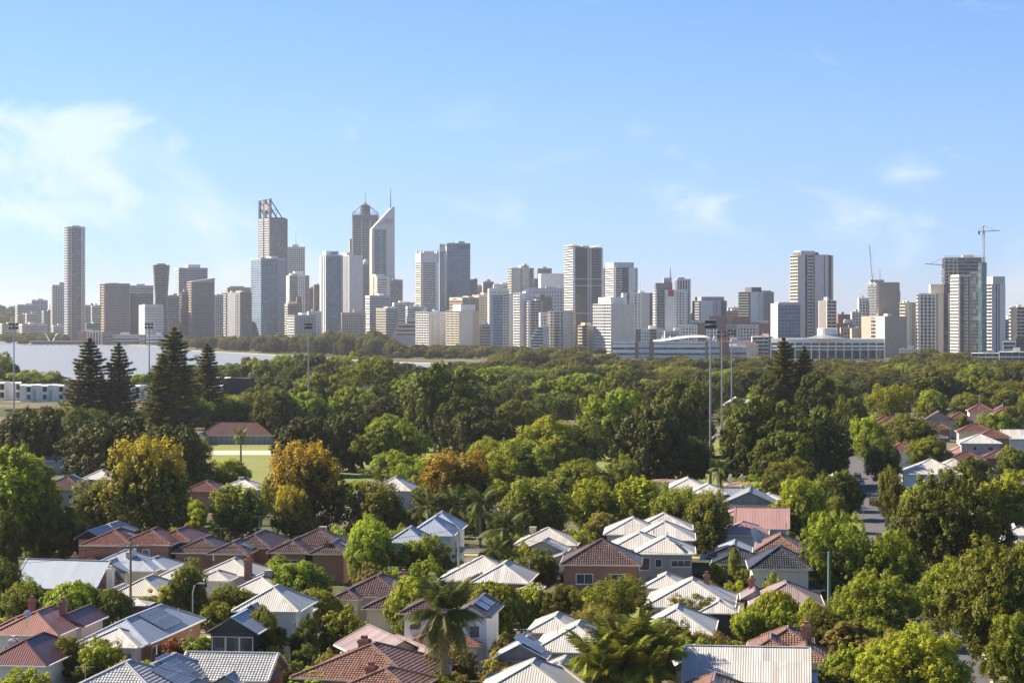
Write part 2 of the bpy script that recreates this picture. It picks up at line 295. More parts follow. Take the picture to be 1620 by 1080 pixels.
# ------------------------------------------------------------------ the setting: ground, river, roads, park
def structure(o): o['kind'] = 'structure'; return o
def m_ground():
    t = NT('suburban_ground'); v = t.uv(1, 1, 1, 'Object')
    a = t.noise(v, 0.035, 6, 0.6); b = t.noise(v, 0.6, 5, 0.65); c = t.noise(v, 0.008, 4)
    g = t.mix(t.ramp(b, 0.3, 0.7), (0.055, 0.068, 0.026), (0.105, 0.115, 0.042)); d = t.mix(t.ramp(b, 0.3, 0.7), (0.17, 0.135, 0.09), (0.25, 0.20, 0.14))
    return t.done(t.bsdf(t.mix(t.ramp(t.math('ADD', a, t.math('MULTIPLY', t.math('SUBTRACT', c, 0.5), 0.5)), 0.46, 0.60), g, d), 0.95, 0.15))
def m_lawn():
    t = NT('mown_grass'); v = t.uv(1, 1, 1, 'Object'); b = t.noise(v, 0.9, 5, 0.7); c = t.noise(v, 0.03, 4)
    wv = t.node('ShaderNodeTexWave', wave_type='BANDS', bands_direction='Y'); t.l.new(v, wv.inputs['Vector']); wv.inputs['Scale'].default_value = 0.035; wv.inputs['Distortion'].default_value = 0.6
    f = t.math('ADD', t.math('MULTIPLY', b, 0.5), t.math('ADD', t.math('MULTIPLY', c, 0.55), t.math('MULTIPLY', wv.outputs['Fac'], 0.12)))
    return t.done(t.bsdf(t.mix(t.ramp(f, 0.35, 0.75), (0.15, 0.18, 0.045), (0.27, 0.265, 0.09)), 0.95, 0.15))
def m_asphalt():
    t = NT('asphalt'); v = t.uv(1, 1, 1, 'Object'); b = t.noise(v, 0.25, 6, 0.7); c = t.noise(v, 3, 3)
    return t.done(t.bsdf(t.mix(t.ramp(t.math('ADD', t.math('MULTIPLY', b, 0.7), t.math('MULTIPLY', c, 0.3)), 0.3, 0.7), (0.085, 0.08, 0.08), (0.15, 0.14, 0.14)), 0.85, 0.3))
def m_water():
    t = NT('river_water'); v = t.uv(0.02, 0.05, 1, 'Object'); n = t.noise(v, 1.0, 6, 0.65); n2 = t.noise(t.uv(0.15, 0.3, 1, 'Object'), 1.0, 4)
    h = t.math('ADD', t.math('MULTIPLY', n, 1.0), t.math('MULTIPLY', n2, 0.35))
    return t.done(t.bsdf(t.mix(t.ramp(n, 0.3, 0.7), (0.235, 0.245, 0.255), (0.33, 0.335, 0.34)), 0.42, 0.45, 0.0, t.bump(h, 0.6, 0.9)))
def m_verge():
    t = NT('grass_verge'); v = t.uv(1, 1, 1, 'Object'); b = t.noise(v, 0.5, 6, 0.7); c = t.noise(v, 4, 3)
    return t.done(t.bsdf(t.mix(t.ramp(t.math('ADD', t.math('MULTIPLY', b, 0.7), t.math('MULTIPLY', c, 0.3)), 0.35, 0.65), (0.10, 0.13, 0.03), (0.28, 0.24, 0.11)), 0.95, 0.15))
MATS.update(ground=m_ground(), lawn=m_lawn(), asphalt=m_asphalt(), water=m_water(), verge=m_verge(), hillm=m_plain('bushland_hill', (0.085, 0.095, 0.05), 0.95))
# landmarks used to say which one a repeated thing is
SKY_LM = [(118,'tall slim tower'),(182,'brown apartment tower'),(253,'waisted tower'),(318,'slanted roof tower'),(378,'pale slab'),(430,'framed tower'),(470,'aerial tower'),(523,'blue glass tower'),(557,'ribbed tower'),(578,'spired tower'),(606,'sloping white tower'),(640,'terraced beige block'),(676,'pinnacled tower'),(720,'green glass tower'),(740,'beige slab'),(795,'blue banded tower'),(825,'beige hill tower'),(888,'round cream tower'),(923,'winged tower'),(970,'blank walled white tower'),(1012,'broad white slab'),(1060,'red panel tower'),(1110,'overhanging roof block'),(1150,'brick hotel'),(1196,'roof garden tower'),(1242,'glass office block'),(1284,'pale slab tower'),(1330,'car park drum'),(1392,'scaffolded tower'),(1432,'windowless tan block'),(1478,'cream gridded tower'),(1525,'grey balcony tower'),(1556,'teal glass corner'),(1600,'rounded cream block'),(20,'left floodlight'),(62,'scarp blocks')]
YARD_LM = [(178,985,'blue solar house'),(60,970,'rusty red roof'),(15,1030,'maroon cottage'),(84,905,'long blue roof'),(215,920,'power pole cottage'),(200,850,'red tiled house'),(340,855,'collector brick house'),(490,855,'cooler brick house'),(356,895,'cream cottage'),(420,950,'white gabled house'),(585,940,'cream rendered house'),(556,1045,'terracotta house'),(640,1025,'maroon gables'),(703,970,'date palm'),(755,905,'decorated gable house'),(680,830,'blue gables'),(862,855,'grey verandah roof'),(905,1005,'solar gable house'),(850,1060,'pale ribbed roof'),(950,880,'brick two storey house'),(1050,850,'stacked white roofs'),(1090,940,'carport house'),(1065,990,'olive bush roof'),(1162,900,'golden cypress'),(1235,880,'charcoal pyramid roof'),(1245,945,'mauve roof'),(1245,1015,'terracotta cottage'),(1180,1050,'long white shed'),(1185,785,'grey gables'),(1195,820,'salmon roof'),(1120,770,'floodlit white hip roof'),(1320,860,'knobbly dark tree'),(1385,960,'lower road'),(1450,1040,'big bright knobbly tree'),(1560,960,'golden green tree'),(1510,800,'great knobbly tree'),(1400,790,'avenue bend'),(95,760,'brown tiled cream house'),(236,770,'largest plane tree'),(490,770,'orange crowned plane'),(722,770,'broad orange plane'),(848,800,'bronze topped plane'),(600,765,'twin white peaks'),(380,770,'edge of the oval'),(1270,800,'yellow green maple'),(1010,790,'yellow green plane'),(30,830,'left edge column tree'),(480,1000,'street with the bin'),(350,1065,'cream bungalow'),(190,1065,'twin solar arrays')]
HUE = dict(dark='dark green', deep='blackish green', green='mid green', olive='olive', yellow='yellow green', grey='grey green', bright='bright green', planeg='bronze green', far='dull green')
def near_sky(x): return min(SKY_LM, key=lambda q: abs(q[0]-x))
def near_yard(x, y): return min(YARD_LM, key=lambda q: (q[0]-x)**2+(1.6*(q[1]-y))**2)
def side(dx, dy): return ('left of' if dx < 0 else 'right of') if abs(dx) > 1.4*abs(dy) else ('behind' if dy < 0 else 'in front of')
def big(v, a, b): return 'small' if v < a else ('large' if v > b else 'middling')
GX, GY0, GY1 = 15000.0, -800.0, 30000.0
mb = MB(); mb.poly([(-GX,GY0,0),(GX,GY0,0),(GX,GY1,0),(-GX,GY1,0)]); structure(mb.build('ground', M('ground')))
def sheet(name, pix, z, mat):
    m = MB(); m.poly([((x-810.0)*gY(y)/F, gY(y), z) for x, y in pix]); return structure(m.build(name, mat))
far_shore = [(-500,537.5),(0,540.5),(130,543),(240,547),(300,555),(400,560),(620,573.5),(760,577)]
near_shore = [(800,582),(760,585),(620,588),(500,592),(380,600),(0,602),(-500,604)]
sheet('river', [(x,y) for x,y in near_shore[::-1]]+[(x,y) for x,y in far_shore[::-1]], 0.06, M('water'))
m = MB()
pts = [Vector(((x-810.0)*gY(y)/F, gY(y), 0.10)) for x, y in far_shore]
for a, b in zip(pts[:-1], pts[1:]): m.poly([a, b, b+Vector((0,13,0.3)), a+Vector((0,13,0.3))])
structure(m.build('beach', M('sand')))
sheet('pond', [(935,603.5),(955,604.5),(985,603.5),(975,598.5),(948,598)], 0.06, M('water'))
sheet('pond', [(1488,650),(1525,650),(1522,636),(1498,636)], 0.06, M('water'))
sheet('beach', [(1480,622),(1600,625),(1600,631),(1480,628)], 0.06, M('sand'))
sheet('beach', [(920,592),(985,593),(985,597.5),(920,597)], 0.06, M('sand'))
sheet('park_lawn', [(285,768),(1200,775),(1230,688),(285,692)], 0.02, M('lawn'))
sheet('pitch_strip', [(318,719.5),(445,719.5),(445,712.5),(318,712.5)], 0.03, M('sand'))
def strip(name, pts, width, z, mat, off=0.0):
    m = MB(); pv = [Vector((p[0], p[1], 0)) for p in pts]; Ls = []; Rs = []
    for i, p in enumerate(pv):
        d = (pv[min(i+1, len(pv)-1)]-pv[max(i-1, 0)]).normalized(); e = Vector((d.y, -d.x, 0))
        Ls.append(p+e*(off-width/2)+Vector((0,0,z))); Rs.append(p+e*(off+width/2)+Vector((0,0,z)))
    for i in range(len(pv)-1): m.poly([Ls[i], Rs[i], Rs[i+1], Ls[i+1]])
    return structure(m.build(name, mat))
def kerbline(pts, off):
    m = MB(); pv = [Vector((p[0], p[1], 0)) for p in pts]
    for a, b in zip(pv[:-1], pv[1:]):
        d = (b-a).normalized(); e = Vector((d.y, -d.x, 0))*off; m.bar(a+e+Vector((0,0,0.06)), b+e+Vector((0,0,0.06)), 0.35, 0.13)
    return structure(m.build('kerb', M('kerb')))
avenue = [(36,190),(46,240),(53,285),(60,345),(70,430),(83,540),(99,655),(113,760)]
def cross(x, y, xa, xb): return [(X_, y-(X_-x)*0.122) for X_ in (xa, (xa+xb)/2, xb)]
street1 = cross(-18, 274, -130, 48); street2 = cross(-6, 369, -150, 56); street3 = cross(70, 447, -40, 140)
for rd in (avenue, street1, street2, street3):
    wd = 8.5 if rd is avenue else 7.0
    strip('grass_verge', rd, wd+7, 0.008 if rd is avenue else 0.004, M('verge'))
    strip('footpath', rd, 1.6, 0.016, M('kerb'), wd/2+2.8); strip('footpath', rd, 1.6, 0.016, M('kerb'), -wd/2-2.8)
    strip('road', rd, wd, 0.024 if rd is avenue else 0.020, M('asphalt'))
    if rd is avenue: kerbline(rd[:4], wd/2+0.2); kerbline(rd[:4], -wd/2-0.2); kerbline(rd[4:], wd/2+0.2); kerbline(rd[4:], -wd/2-0.2)
    else: kerbline(rd, wd/2+0.2); kerbline(rd, -wd/2-0.2)
# the bushy scarp at the left behind the river
m = MB(); nx, ny = 44, 14; g = []
for j in range(ny+1):
    for i in range(nx+1):
        X_ = -3000+3000*i/nx; Y_ = 3900+1900*j/ny
        h = 74*math.exp(-((X_+1500)/620)**2)*math.exp(-((Y_-4800)/480)**2)+6*math.sin(X_*0.013)*math.sin(Y_*0.009)*math.exp(-((X_+1500)/700)**2)
        edge = min(i, nx-i, j, ny-j)/3.0
        g.append((X_, Y_, max(0.0, h*min(1, edge))-0.3))
m.v = g; m.f = [(j*(nx+1)+i, j*(nx+1)+i+1, (j+1)*(nx+1)+i+1, (j+1)*(nx+1)+i) for j in range(ny) for i in range(nx)]
structure(m.build('hill', M('hillm'), smooth=True))
def hill_z(X_, Y_):
    return max(0, 74*math.exp(-((X_+1500)/620)**2)*math.exp(-((Y_-4800)/480)**2))

# ------------------------------------------------------------------ vegetation
def quad_mesh(name, c, n, size, aspect, rng, tip, clump, mat=None):
    """rhombic leaf faces at points c, facing n"""
    k = len(c); t = rng.normal(size=(k, 3)); t -= n*(t*n).sum(1)[:, None]; t /= np.linalg.norm(t, axis=1)[:, None]+1e-9
    return raw_quads(name, c, n, t, size, aspect, rng, tip, clump, mat)
def raw_quads(name, c, n, t, size, aspect, rng, tip, clump, mat=None):
    k = len(c); b = np.cross(n, t); a_ = (t*size[:, None]); b_ = b*(size*aspect)[:, None]
    v = np.empty((k, 4, 3)); v[:,0] = c+a_; v[:,1] = c+b_; v[:,2] = c-a_; v[:,3] = c-b_
    v[:, 1] -= n*(size*0.18)[:, None]; v[:, 3] -= n*(size*0.18)[:, None]
    me = bpy.data.meshes.new(name); me.vertices.add(k*4); me.vertices.foreach_set('co', v.ravel())
    me.loops.add(k*4); me.loops.foreach_set('vertex_index', np.arange(k*4, dtype=np.int32))
    me.polygons.add(k); me.polygons.foreach_set('loop_start', np.arange(0, k*4, 4, dtype=np.int32)); 
    me.update(calc_edges=True)
    ca = me.color_attributes.new('leaf', 'FLOAT_COLOR', 'POINT'); colr = np.ones((k, 4, 4))
    colr[:,:,0] = rng.random(k)[:, None]; colr[:,:,1] = tip[:, None]; colr[:,:,2] = clump[:, None]
    ca.data.foreach_set('color', colr.ravel())
    if mat: me.materials.append(mat)
    return me
def rdir(rng, k):
    d = rng.normal(size=(k, 3)); return d/np.linalg.norm(d, axis=1)[:, None]
def crown(seed, ctr, rad, nl, lr, nsub, sr, nleaf, ls, zmin=-0.75, inner=0.5, stretch=1.0, up=0.35, jit=0.6, shell=(0.55, 0.78), topw=0.6, core=0):
    """lobes on an ellipsoid, twig clumps on every lobe, leaf faces on every clump (metres)"""
    nleaf0 = nleaf; rng = np.random.default_rng(seed); ctr = np.array(ctr, float); rad = np.array(rad, float); rm = rad.mean()
    d = rdir(rng, nl*4); d = d[d[:,2] > zmin]
    keep = []                                     # spread the lobes apart
    for q in d:
        if all(np.dot(q, o) < 1-1.15/nl for o in keep): keep.append(q)
        if len(keep) >= nl: break
    d = np.array(keep); k = len(d)
    lc = ctr+d*rad*rng.uniform(shell[0], shell[1], (k, 1)); lrad = rm*lr*rng.uniform(0.75, 1.25, k)
    lc = np.vstack([lc, ctr[None]]); lrad = np.append(lrad, rm*inner)
    ncore = 0
    if core:                                      # an inner layer of coarser foliage so that the crown does not look hollow
        dc = rdir(rng, core); lc = np.vstack([lc, ctr+dc*rad*rng.uniform(0.30, 0.56, (core, 1))]); lrad = np.append(lrad, rm*rng.uniform(0.24, 0.32, core)); ncore = core
    C = []; Nn = []; T = []; K = []; SZ = []
    for i in range(len(lc)):
        nleaf, lsz = (nleaf0, 1.0) if i < len(lc)-ncore else (max(6, nleaf0//4), 2.1)
        sd = rdir(rng, nsub); scn = lc[i]+sd*lrad[i]*np.array([1, 1, stretch])*rng.uniform(0.72, 1.06, (nsub, 1))
        for j in range(nsub):
            rr = rm*sr*rng.uniform(0.6, 1.35); q = rdir(rng, nleaf)
            p = scn[j]+q*rr*np.array([1, 1, stretch])*rng.uniform(0.55, 1.05, (nleaf, 1))
            nn = q*0.8+sd[j]*0.5+np.array([0, 0, up])+rng.normal(size=(nleaf, 3))*jit*0.62
            C.append(p); Nn.append(nn); K.append(np.full(nleaf, rng.random())); SZ.append(np.full(nleaf, lsz))
    SZ = np.concatenate(SZ); C = np.vstack(C); Nn = np.vstack(Nn); K = np.concatenate(K); Nn /= np.linalg.norm(Nn, axis=1)[:, None]
    rel = (C-ctr)/rad; T = np.clip(np.linalg.norm(rel, axis=1)*0.55+rel[:,2]*topw-0.05, 0, 1)  # outer and upper leaves take the painted sunlit crest colour
    ok = C[:,2] > 0.15; C, Nn, K, T, SZ = C[ok], Nn[ok], K[ok], T[ok], SZ[ok]
    size = ls*SZ*rng.uniform(0.6, 1.35, len(C))
    return quad_mesh('crown', C, Nn, size, 0.55, rng, T, K)
def trunk_mesh(seed, h, r, ctr, rad, nb=6, bare=0.35):
    rng = random.Random(seed); m = MB(); top = Vector((rng.uniform(-.3, .3), rng.uniform(-.3, .3), h))
    m.tube([(0,0,-0.15),(0.05,0.03,h*0.35),(top.x*0.5,top.y*0.5,h*0.7),top], [r*1.25, r*0.95, r*0.75, r*0.55], 8)
    for i in range(nb):
        a = 2*math.pi*(i+rng.random()*0.6)/nb; z0 = h*rng.uniform(0.65, 1.0)
        e = Vector((ctr[0]+rad[0]*0.62*math.cos(a), ctr[1]+rad[1]*0.62*math.sin(a), ctr[2]+rad[2]*rng.uniform(-0.25, 0.55)))
        b = Vector((top.x*0.5, top.y*0.5, z0)); mid = b.lerp(e, 0.5)+Vector((0, 0, rad[2]*0.12))
        m.tube([b, mid, e], [r*0.5, r*0.32, r*0.12], 5)
    return m.mesh('trunk')
PROTO = {}
def proto(kind, w_, h_, variants): PROTO[kind] = (w_, h_, variants)
def pair(seed, h, r, ctr, rad, mat, **kw):
    cm = crown(seed, ctr, rad, **kw); tm = trunk_mesh(seed, h, r, ctr, rad); tm.materials.append(mat); return cm, tm
B_ = M('bark')
proto('round', 10, 9, [pair(s, 3.2, 0.28, (0,0,4.6), (4.7,4.7,4.3), B_, nl=30, lr=0.30, nsub=16, sr=0.115, nleaf=66, ls=0.128, core=16, zmin=-0.95) for s in (1, 2, 3, 4)])
proto('plane', 10, 11, [pair(s, 3.2, 0.32, (0,0,5.4), (4.6,4.6,5.4), B_, nl=38, lr=0.25, nsub=15, sr=0.095, nleaf=38, ls=0.164, core=20, zmin=-0.97, stretch=1.55, up=0.15, shell=(0.55,0.82), topw=0.62) for s in (11, 12, 13)])
proto('tall', 6, 14, [pair(s, 3.0, 0.25, (0,0,7.4), (2.8,2.8,6.8), B_, nl=32, lr=0.24, nsub=15, sr=0.09, nleaf=38, ls=0.189, core=20, zmin=-0.95, stretch=1.3) for s in (21, 22)])
proto('fig', 18, 13, [pair(s, 4.0, 0.7, (0,0,6.0), (8.7,8.7,6.8), B_, nl=48, lr=0.22, nsub=18, sr=0.075, nleaf=38, ls=0.238, core=22, zmin=-0.9, shell=(0.66,0.86)) for s in (31, 32, 33)])
proto('clump', 14, 12, [pair(s, 3.4, 0.5, (0,0,5.7), (6.5,6.5,6.1), B_, nl=84, lr=0.185, nsub=10, sr=0.072, nleaf=56, ls=0.135, core=26, zmin=-0.8, shell=(0.70,0.93), inner=0.62, up=0.5, jit=0.45, stretch=1.1) for s in (41, 42, 43)])
proto('gum', 12, 16, [pair(s, 8.0, 0.38, (0,0,11.0), (5.2,5.2,4.6), M('palebark'), nl=17, lr=0.27, nsub=13, sr=0.12, nleaf=42, ls=0.182, zmin=-0.6, inner=0.12, shell=(0.6,0.95), up=0.05, jit=0.9) for s in (51, 52)])
proto('airy', 11, 9, [pair(s, 3.0, 0.3, (0,0,5.2), (4.9,4.9,3.7), B_, nl=28, lr=0.25, nsub=13, sr=0.13, nleaf=42, ls=0.140, zmin=-0.7, inner=0.3, shell=(0.55,0.9), up=0.1, jit=1.0) for s in (61, 62)])
proto('shrub', 5, 4, [pair(s, 0.8, 0.12, (0,0,1.9), (2.3,2.3,2.0), B_, nl=20, lr=0.30, nsub=13, sr=0.13, nleaf=36, ls=0.108, core=8, zmin=-0.9) for s in (71, 72, 73)])
def weep(seed):
    rng = np.random.default_rng(seed); C = []; Nn = []; T_ = []; tip = []; K = []
    for s_ in range(300):
        a = rng.uniform(0, 2*math.pi); r0 = math.sqrt(rng.uniform(0.02, 1))*3.6; z0 = 6.6-0.20*r0**2*rng.uniform(0.7, 1.1)+rng.uniform(-0.5, 0.5); ln = rng.uniform(1.2, 4.2); kk = rng.random(); nn = int(ln*9)
        for q in range(nn):
            f = q/nn; rr = r0+0.55*math.sin(min(1, f*2)*1.4); z = z0+0.3*math.sin(f*3)-ln*f
            if z < 0.3: break
            C.append((math.cos(a)*rr+rng.normal()*0.13, math.sin(a)*rr+rng.normal()*0.13, z)); n_ = np.array([math.cos(a), math.sin(a), 0.5])+rng.normal(size=3)*0.6
            Nn.append(n_/np.linalg.norm(n_)); t = np.array([math.cos(a)*0.25, math.sin(a)*0.25, -1])+rng.normal(size=3)*0.35; T_.append(t/np.linalg.norm(t)); tip.append(1-f); K.append(kk)
    C = np.array(C); Nn = np.array(Nn); T_ = np.array(T_); T_ -= Nn*(T_*Nn).sum(1)[:, None]; T_ /= np.linalg.norm(T_, axis=1)[:, None]
    me = raw_quads('crown', C, Nn, T_, rng.uniform(0.16, 0.32, len(C)), 0.5, rng, np.array(tip)*0.9, np.array(K))
    tm = trunk_mesh(seed, 4.0, 0.25, (0,0,4.8), (3,3,1.5)); tm.materials.append(B_); return me, tm
proto('weep', 8.2, 7.0, [weep(81), weep(82)])
def pencil(seed):
    rng = np.random.default_rng(seed); k = 5200; z = rng.uniform(0.1, 5.9, k); r = 0.95*np.clip(np.minimum((6.05-z)/1.6, 1), 0, 1)**0.55*(0.86+0.14*np.minimum(z/1.5, 1)); a = rng.uniform(0, 2*math.pi, k)
    r = r*(0.93+0.07*np.sin(a*5+z*2.2))*rng.uniform(0.9, 1.02, k)
    C = np.stack([r*np.cos(a), r*np.sin(a), z], 1); n_ = np.stack([np.cos(a), np.sin(a), 0.3+0*a], 1)+rng.normal(size=(k, 3))*0.5; n_ /= np.linalg.norm(n_, axis=1)[:, None]
    me = quad_mesh('crown', C, n_, rng.uniform(0.06, 0.13, k), 0.6, rng, rng.uniform(0.2, 1, k), rng.random(k))
    m = MB(); m.tube([(0,0,-.1),(0,0,2.5),(0,0,5)], [0.12,0.1,0.05], 6); tm = m.mesh('trunk'); tm.materials.append(B_); return me, tm
proto('pencil', 2.0, 6.0, [pencil(91)])
def norfolk(seed, W=10.0, H=30.0, tiers=27, top_heavy=0.0):
    rng = np.random.default_rng(seed); C = []; Nn = []; T_ = []; tip = []; K = []
    for t in range(tiers):
        f = t/(tiers-1); z0 = H*(0.05+0.94*f**0.97); rmax = (W/2)*((1-f)**0.55*0.95+0.05)*(0.80+0.20*min(1, f*4))*rng.uniform(0.80, 1.12); nb = 8 if f < 0.85 else 6; a0 = rng.uniform(0, 6.28)
        for b in range(nb):
            a = a0+2*math.pi*b/nb+rng.normal()*0.12; ln = rmax*rng.uniform(0.62, 1.18); kk = rng.random(); m_ = int(6+ln*9)
            for q in range(m_):
                u = (q+0.5)/m_; r = ln*u; z = z0-0.10*ln*math.sin(u*2.2)+0.22*ln*u*u; wd = 0.10+0.95*min(1.2, ln*0.22)*math.sin(min(1, u*1.25)*math.pi*0.80)
                for sgn in (-1, -0.4, 0.4, 1):
                    off = sgn*wd*rng.uniform(0.35, 1.0); C.append((math.cos(a)*r-math.sin(a)*off, math.sin(a)*r+math.cos(a)*off, z+rng.normal()*0.20+0.10*abs(off)))
                    n_ = np.array([0, 0, 1.0])+rng.normal(size=3)*0.45; Nn.append(n_/np.linalg.norm(n_)); t_ = np.array([math.cos(a)-sgn*0.9*math.sin(a), math.sin(a)+sgn*0.9*math.cos(a), 0.35]); T_.append(t_/np.linalg.norm(t_)); tip.append(u*0.9); K.append(kk)
    C = np.array(C); Nn = np.array(Nn); T_ = np.array(T_); T_ -= Nn*(T_*Nn).sum(1)[:, None]; T_ /= np.linalg.norm(T_, axis=1)[:, None]
    me = raw_quads('crown', C, Nn, T_, rng.uniform(0.24, 0.46, len(C)), 0.40, rng, np.array(tip), np.array(K))
    m = MB(); m.tube([(0,0,-.2),(0,0,H*0.35),(0,0,H*0.7),(0,0,H*0.985)], [0.55,0.42,0.24,0.05], 8); tm = m.mesh('trunk'); tm.materials.append(B_); return me, tm
proto('norfolk', 10, 30, [norfolk(101), norfolk(102), norfolk(103)])
proto('bunya', 11, 16, [pair(s, 4.0, 0.5, (0,0,7.4), (4.9,4.9,7.7), B_, nl=90, lr=0.13, nsub=8, sr=0.07, nleaf=38, ls=0.182, core=16, zmin=-0.85, shell=(0.80,0.95), inner=0.62, up=0.1, jit=0.7) for s in (111, 112)])
def tree(kind, cx, top, wpx, yb, leaf, label, group=None, name='tree', cat='tree', var=None, rz=None, X=None, Yd=None):
    Y_ = Yd or gY(yb); s = Y_/F; W_ = wpx*s; H_ = (yb-top)*s if Yd is None else max(2.0, EYE-(top-500)*s)
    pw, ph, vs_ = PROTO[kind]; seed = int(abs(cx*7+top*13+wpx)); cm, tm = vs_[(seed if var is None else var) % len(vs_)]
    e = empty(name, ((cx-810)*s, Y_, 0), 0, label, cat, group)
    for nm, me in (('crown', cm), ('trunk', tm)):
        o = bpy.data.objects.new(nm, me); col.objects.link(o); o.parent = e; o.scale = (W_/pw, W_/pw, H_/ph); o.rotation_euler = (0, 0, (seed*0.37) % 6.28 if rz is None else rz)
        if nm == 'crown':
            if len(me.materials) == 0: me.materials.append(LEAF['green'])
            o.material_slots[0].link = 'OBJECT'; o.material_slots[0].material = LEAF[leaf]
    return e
# palms: every frond is a part
def frond_mesh(seed, ln, droop, wd, nl=46):
    rng = np.random.default_rng(seed); C = []; Nn = []; T_ = []; tip = []; S_ = []
    def P(u): return np.array([ln*(u-0.18*droop*u*u), 0, ln*(0.55*u*(1-0.55*droop)-droop*0.62*u*u)])
    for i in range(nl):
        u = 0.12+0.88*(i+0.5)/nl; p = P(u); d = P(min(1, u+0.02))-P(u-0.02); d /= np.linalg.norm(d)
        l_ = wd*math.sin(min(1, 0.18+u)*math.pi*0.85)
        for sg in (-1, 1):
            t = np.array([0, sg*0.85, 0])+d*0.55+np.array([0, 0, -0.35-0.35*droop])+rng.normal(size=3)*0.10; t /= np.linalg.norm(t)
            n_ = np.cross(t, d); n_ /= np.linalg.norm(n_); C.append(p+t*l_*0.5); Nn.append(n_*(1 if n_[2] > 0 else -1)); T_.append(t); tip.append(u); S_.append(l_*0.55)
    C = np.array(C); Nn = np.array(Nn); T_ = np.array(T_)
    me = raw_quads('frond', C, Nn, T_, np.array(S_), 0.075, rng, np.array(tip)*0.8, np.full(len(C), rng.random()))
    return me
FR = {k: [frond_mesh(200+i+10*j, 1.0, dr, 0.36) for i in range(2)] for j, (k, dr) in enumerate((('up', 0.55), ('mid', 1.0), ('low', 1.55)))}
def palm(cx, ctop, yb, rpx, leaf, label, nf=26, trunkr=0.22, group=None, name='palm_tree', lean=0.0, skirt=False, stems=1):
    Y_ = gY(yb); s = Y_/F; e = empty(name, ((cx-810)*s, Y_, 0), 0, label, 'palm', group); hz = (yb-ctop)*s; ln = rpx*s*1.12; rnd = random.Random(int(cx*3+yb)); m = MB()
    m.tube([(0,0,-.1),(lean*0.3,0,hz*0.5),(lean,0,hz)], [trunkr*1.3, trunkr, trunkr*0.85], 8); m.build('trunk', M('palmbark'), e)
    for i in range(nf):
        f = i/nf; k = 'up' if f < 0.38 else ('mid' if f < 0.75 else 'low'); me = FR[k][i % 2]
        if not me.materials: me.materials.append(LEAF['palm'])
        o = bpy.data.objects.new('frond', me); col.objects.link(o); o.parent = e; o.location = (lean, 0, hz)
        el = (0.75 if k == 'up' else (0.15 if k == 'mid' else -0.35))+rnd.uniform(-0.2, 0.2)
        o.rotation_euler = (rnd.uniform(-0.2, 0.2), -el, i*2.399+rnd.uniform(-0.2, 0.2)); sc2 = ln*rnd.uniform(0.85, 1.1); o.scale = (sc2, sc2, sc2)
        o.material_slots[0].link = 'OBJECT'; o.material_slots[0].material = LEAF['straw' if (skirt and f > 0.9) else leaf]
    return e
# far woods that read as one mass: crowns instanced on points
def wood(name, label, spots, leaf, seed, kinds=('round', 'round', 'fig', 'airy')):
    rng = np.random.default_rng(seed); parts = bpy.data.collections.new(name+'_crowns'); dims = []; i = 0
    for k in kinds:
        for cm, tm in PROTO[k][2][:2]:
            o = bpy.data.objects.new('crown_source_%02d' % i, cm); 
            if len(cm.materials) == 0: cm.materials.append(LEAF['green'])
            o.material_slots[0].link = 'OBJECT'; o.material_slots[0].material = LEAF[[leaf, 'farb', 'fard', leaf][i % 4]]; parts.objects.link(o); dims.append((PROTO[k][0], PROTO[k][1])); i += 1
    n = len(spots); me = bpy.data.meshes.new(name); me.vertices.add(n); me.vertices.foreach_set('co', np.array([(a, b, c) for a, b, c, d, e in spots]).ravel())
    idx = rng.integers(0, len(dims), n); scl = np.array([(sp[3]/dims[j][0], sp[3]/dims[j][0], sp[4]/dims[j][1]) for sp, j in zip(spots, idx)]); rot = np.stack([np.zeros(n), np.zeros(n), rng.uniform(0, 6.28, n)], 1)
    at_ = me.attributes.new('pick', 'INT', 'POINT'); at_.data.foreach_set('value', idx.astype(np.int32)); at_ = me.attributes.new('size', 'FLOAT_VECTOR', 'POINT'); at_.data.foreach_set('vector', scl.ravel()); at_ = me.attributes.new('turn', 'FLOAT_VECTOR', 'POINT'); at_.data.foreach_set('vector', rot.ravel())
    ng = bpy.data.node_groups.new(name, 'GeometryNodeTree'); ng.interface.new_socket('Geometry', in_out='INPUT', socket_type='NodeSocketGeometry'); ng.interface.new_socket('Geometry', in_out='OUTPUT', socket_type='NodeSocketGeometry')
    gi = ng.nodes.new('NodeGroupInput'); go = ng.nodes.new('NodeGroupOutput'); ip = ng.nodes.new('GeometryNodeInstanceOnPoints'); ci = ng.nodes.new('GeometryNodeCollectionInfo'); ci.inputs['Collection'].default_value = parts; ci.inputs['Separate Children'].default_value = True; ci.inputs['Reset Children'].default_value = True
    def na(nm, dt): q = ng.nodes.new('GeometryNodeInputNamedAttribute'); q.data_type = dt; q.inputs['Name'].default_value = nm; return q.outputs[0]
    K = ng.links; K.new(gi.outputs[0], ip.inputs['Points']); K.new(ci.outputs[0], ip.inputs['Instance']); ip.inputs['Pick Instance'].default_value = True; K.new(na('pick', 'INT'), ip.inputs['Instance Index']); K.new(na('turn', 'FLOAT_VECTOR'), ip.inputs['Rotation']); K.new(na('size', 'FLOAT_VECTOR'), ip.inputs['Scale']); K.new(ip.outputs[0], go.inputs[0])
    o = linkobj(name, me); md = o.modifiers.new('crowns', 'NODES'); md.node_group = ng
    return tag(o, label, 'trees', None, 'stuff')

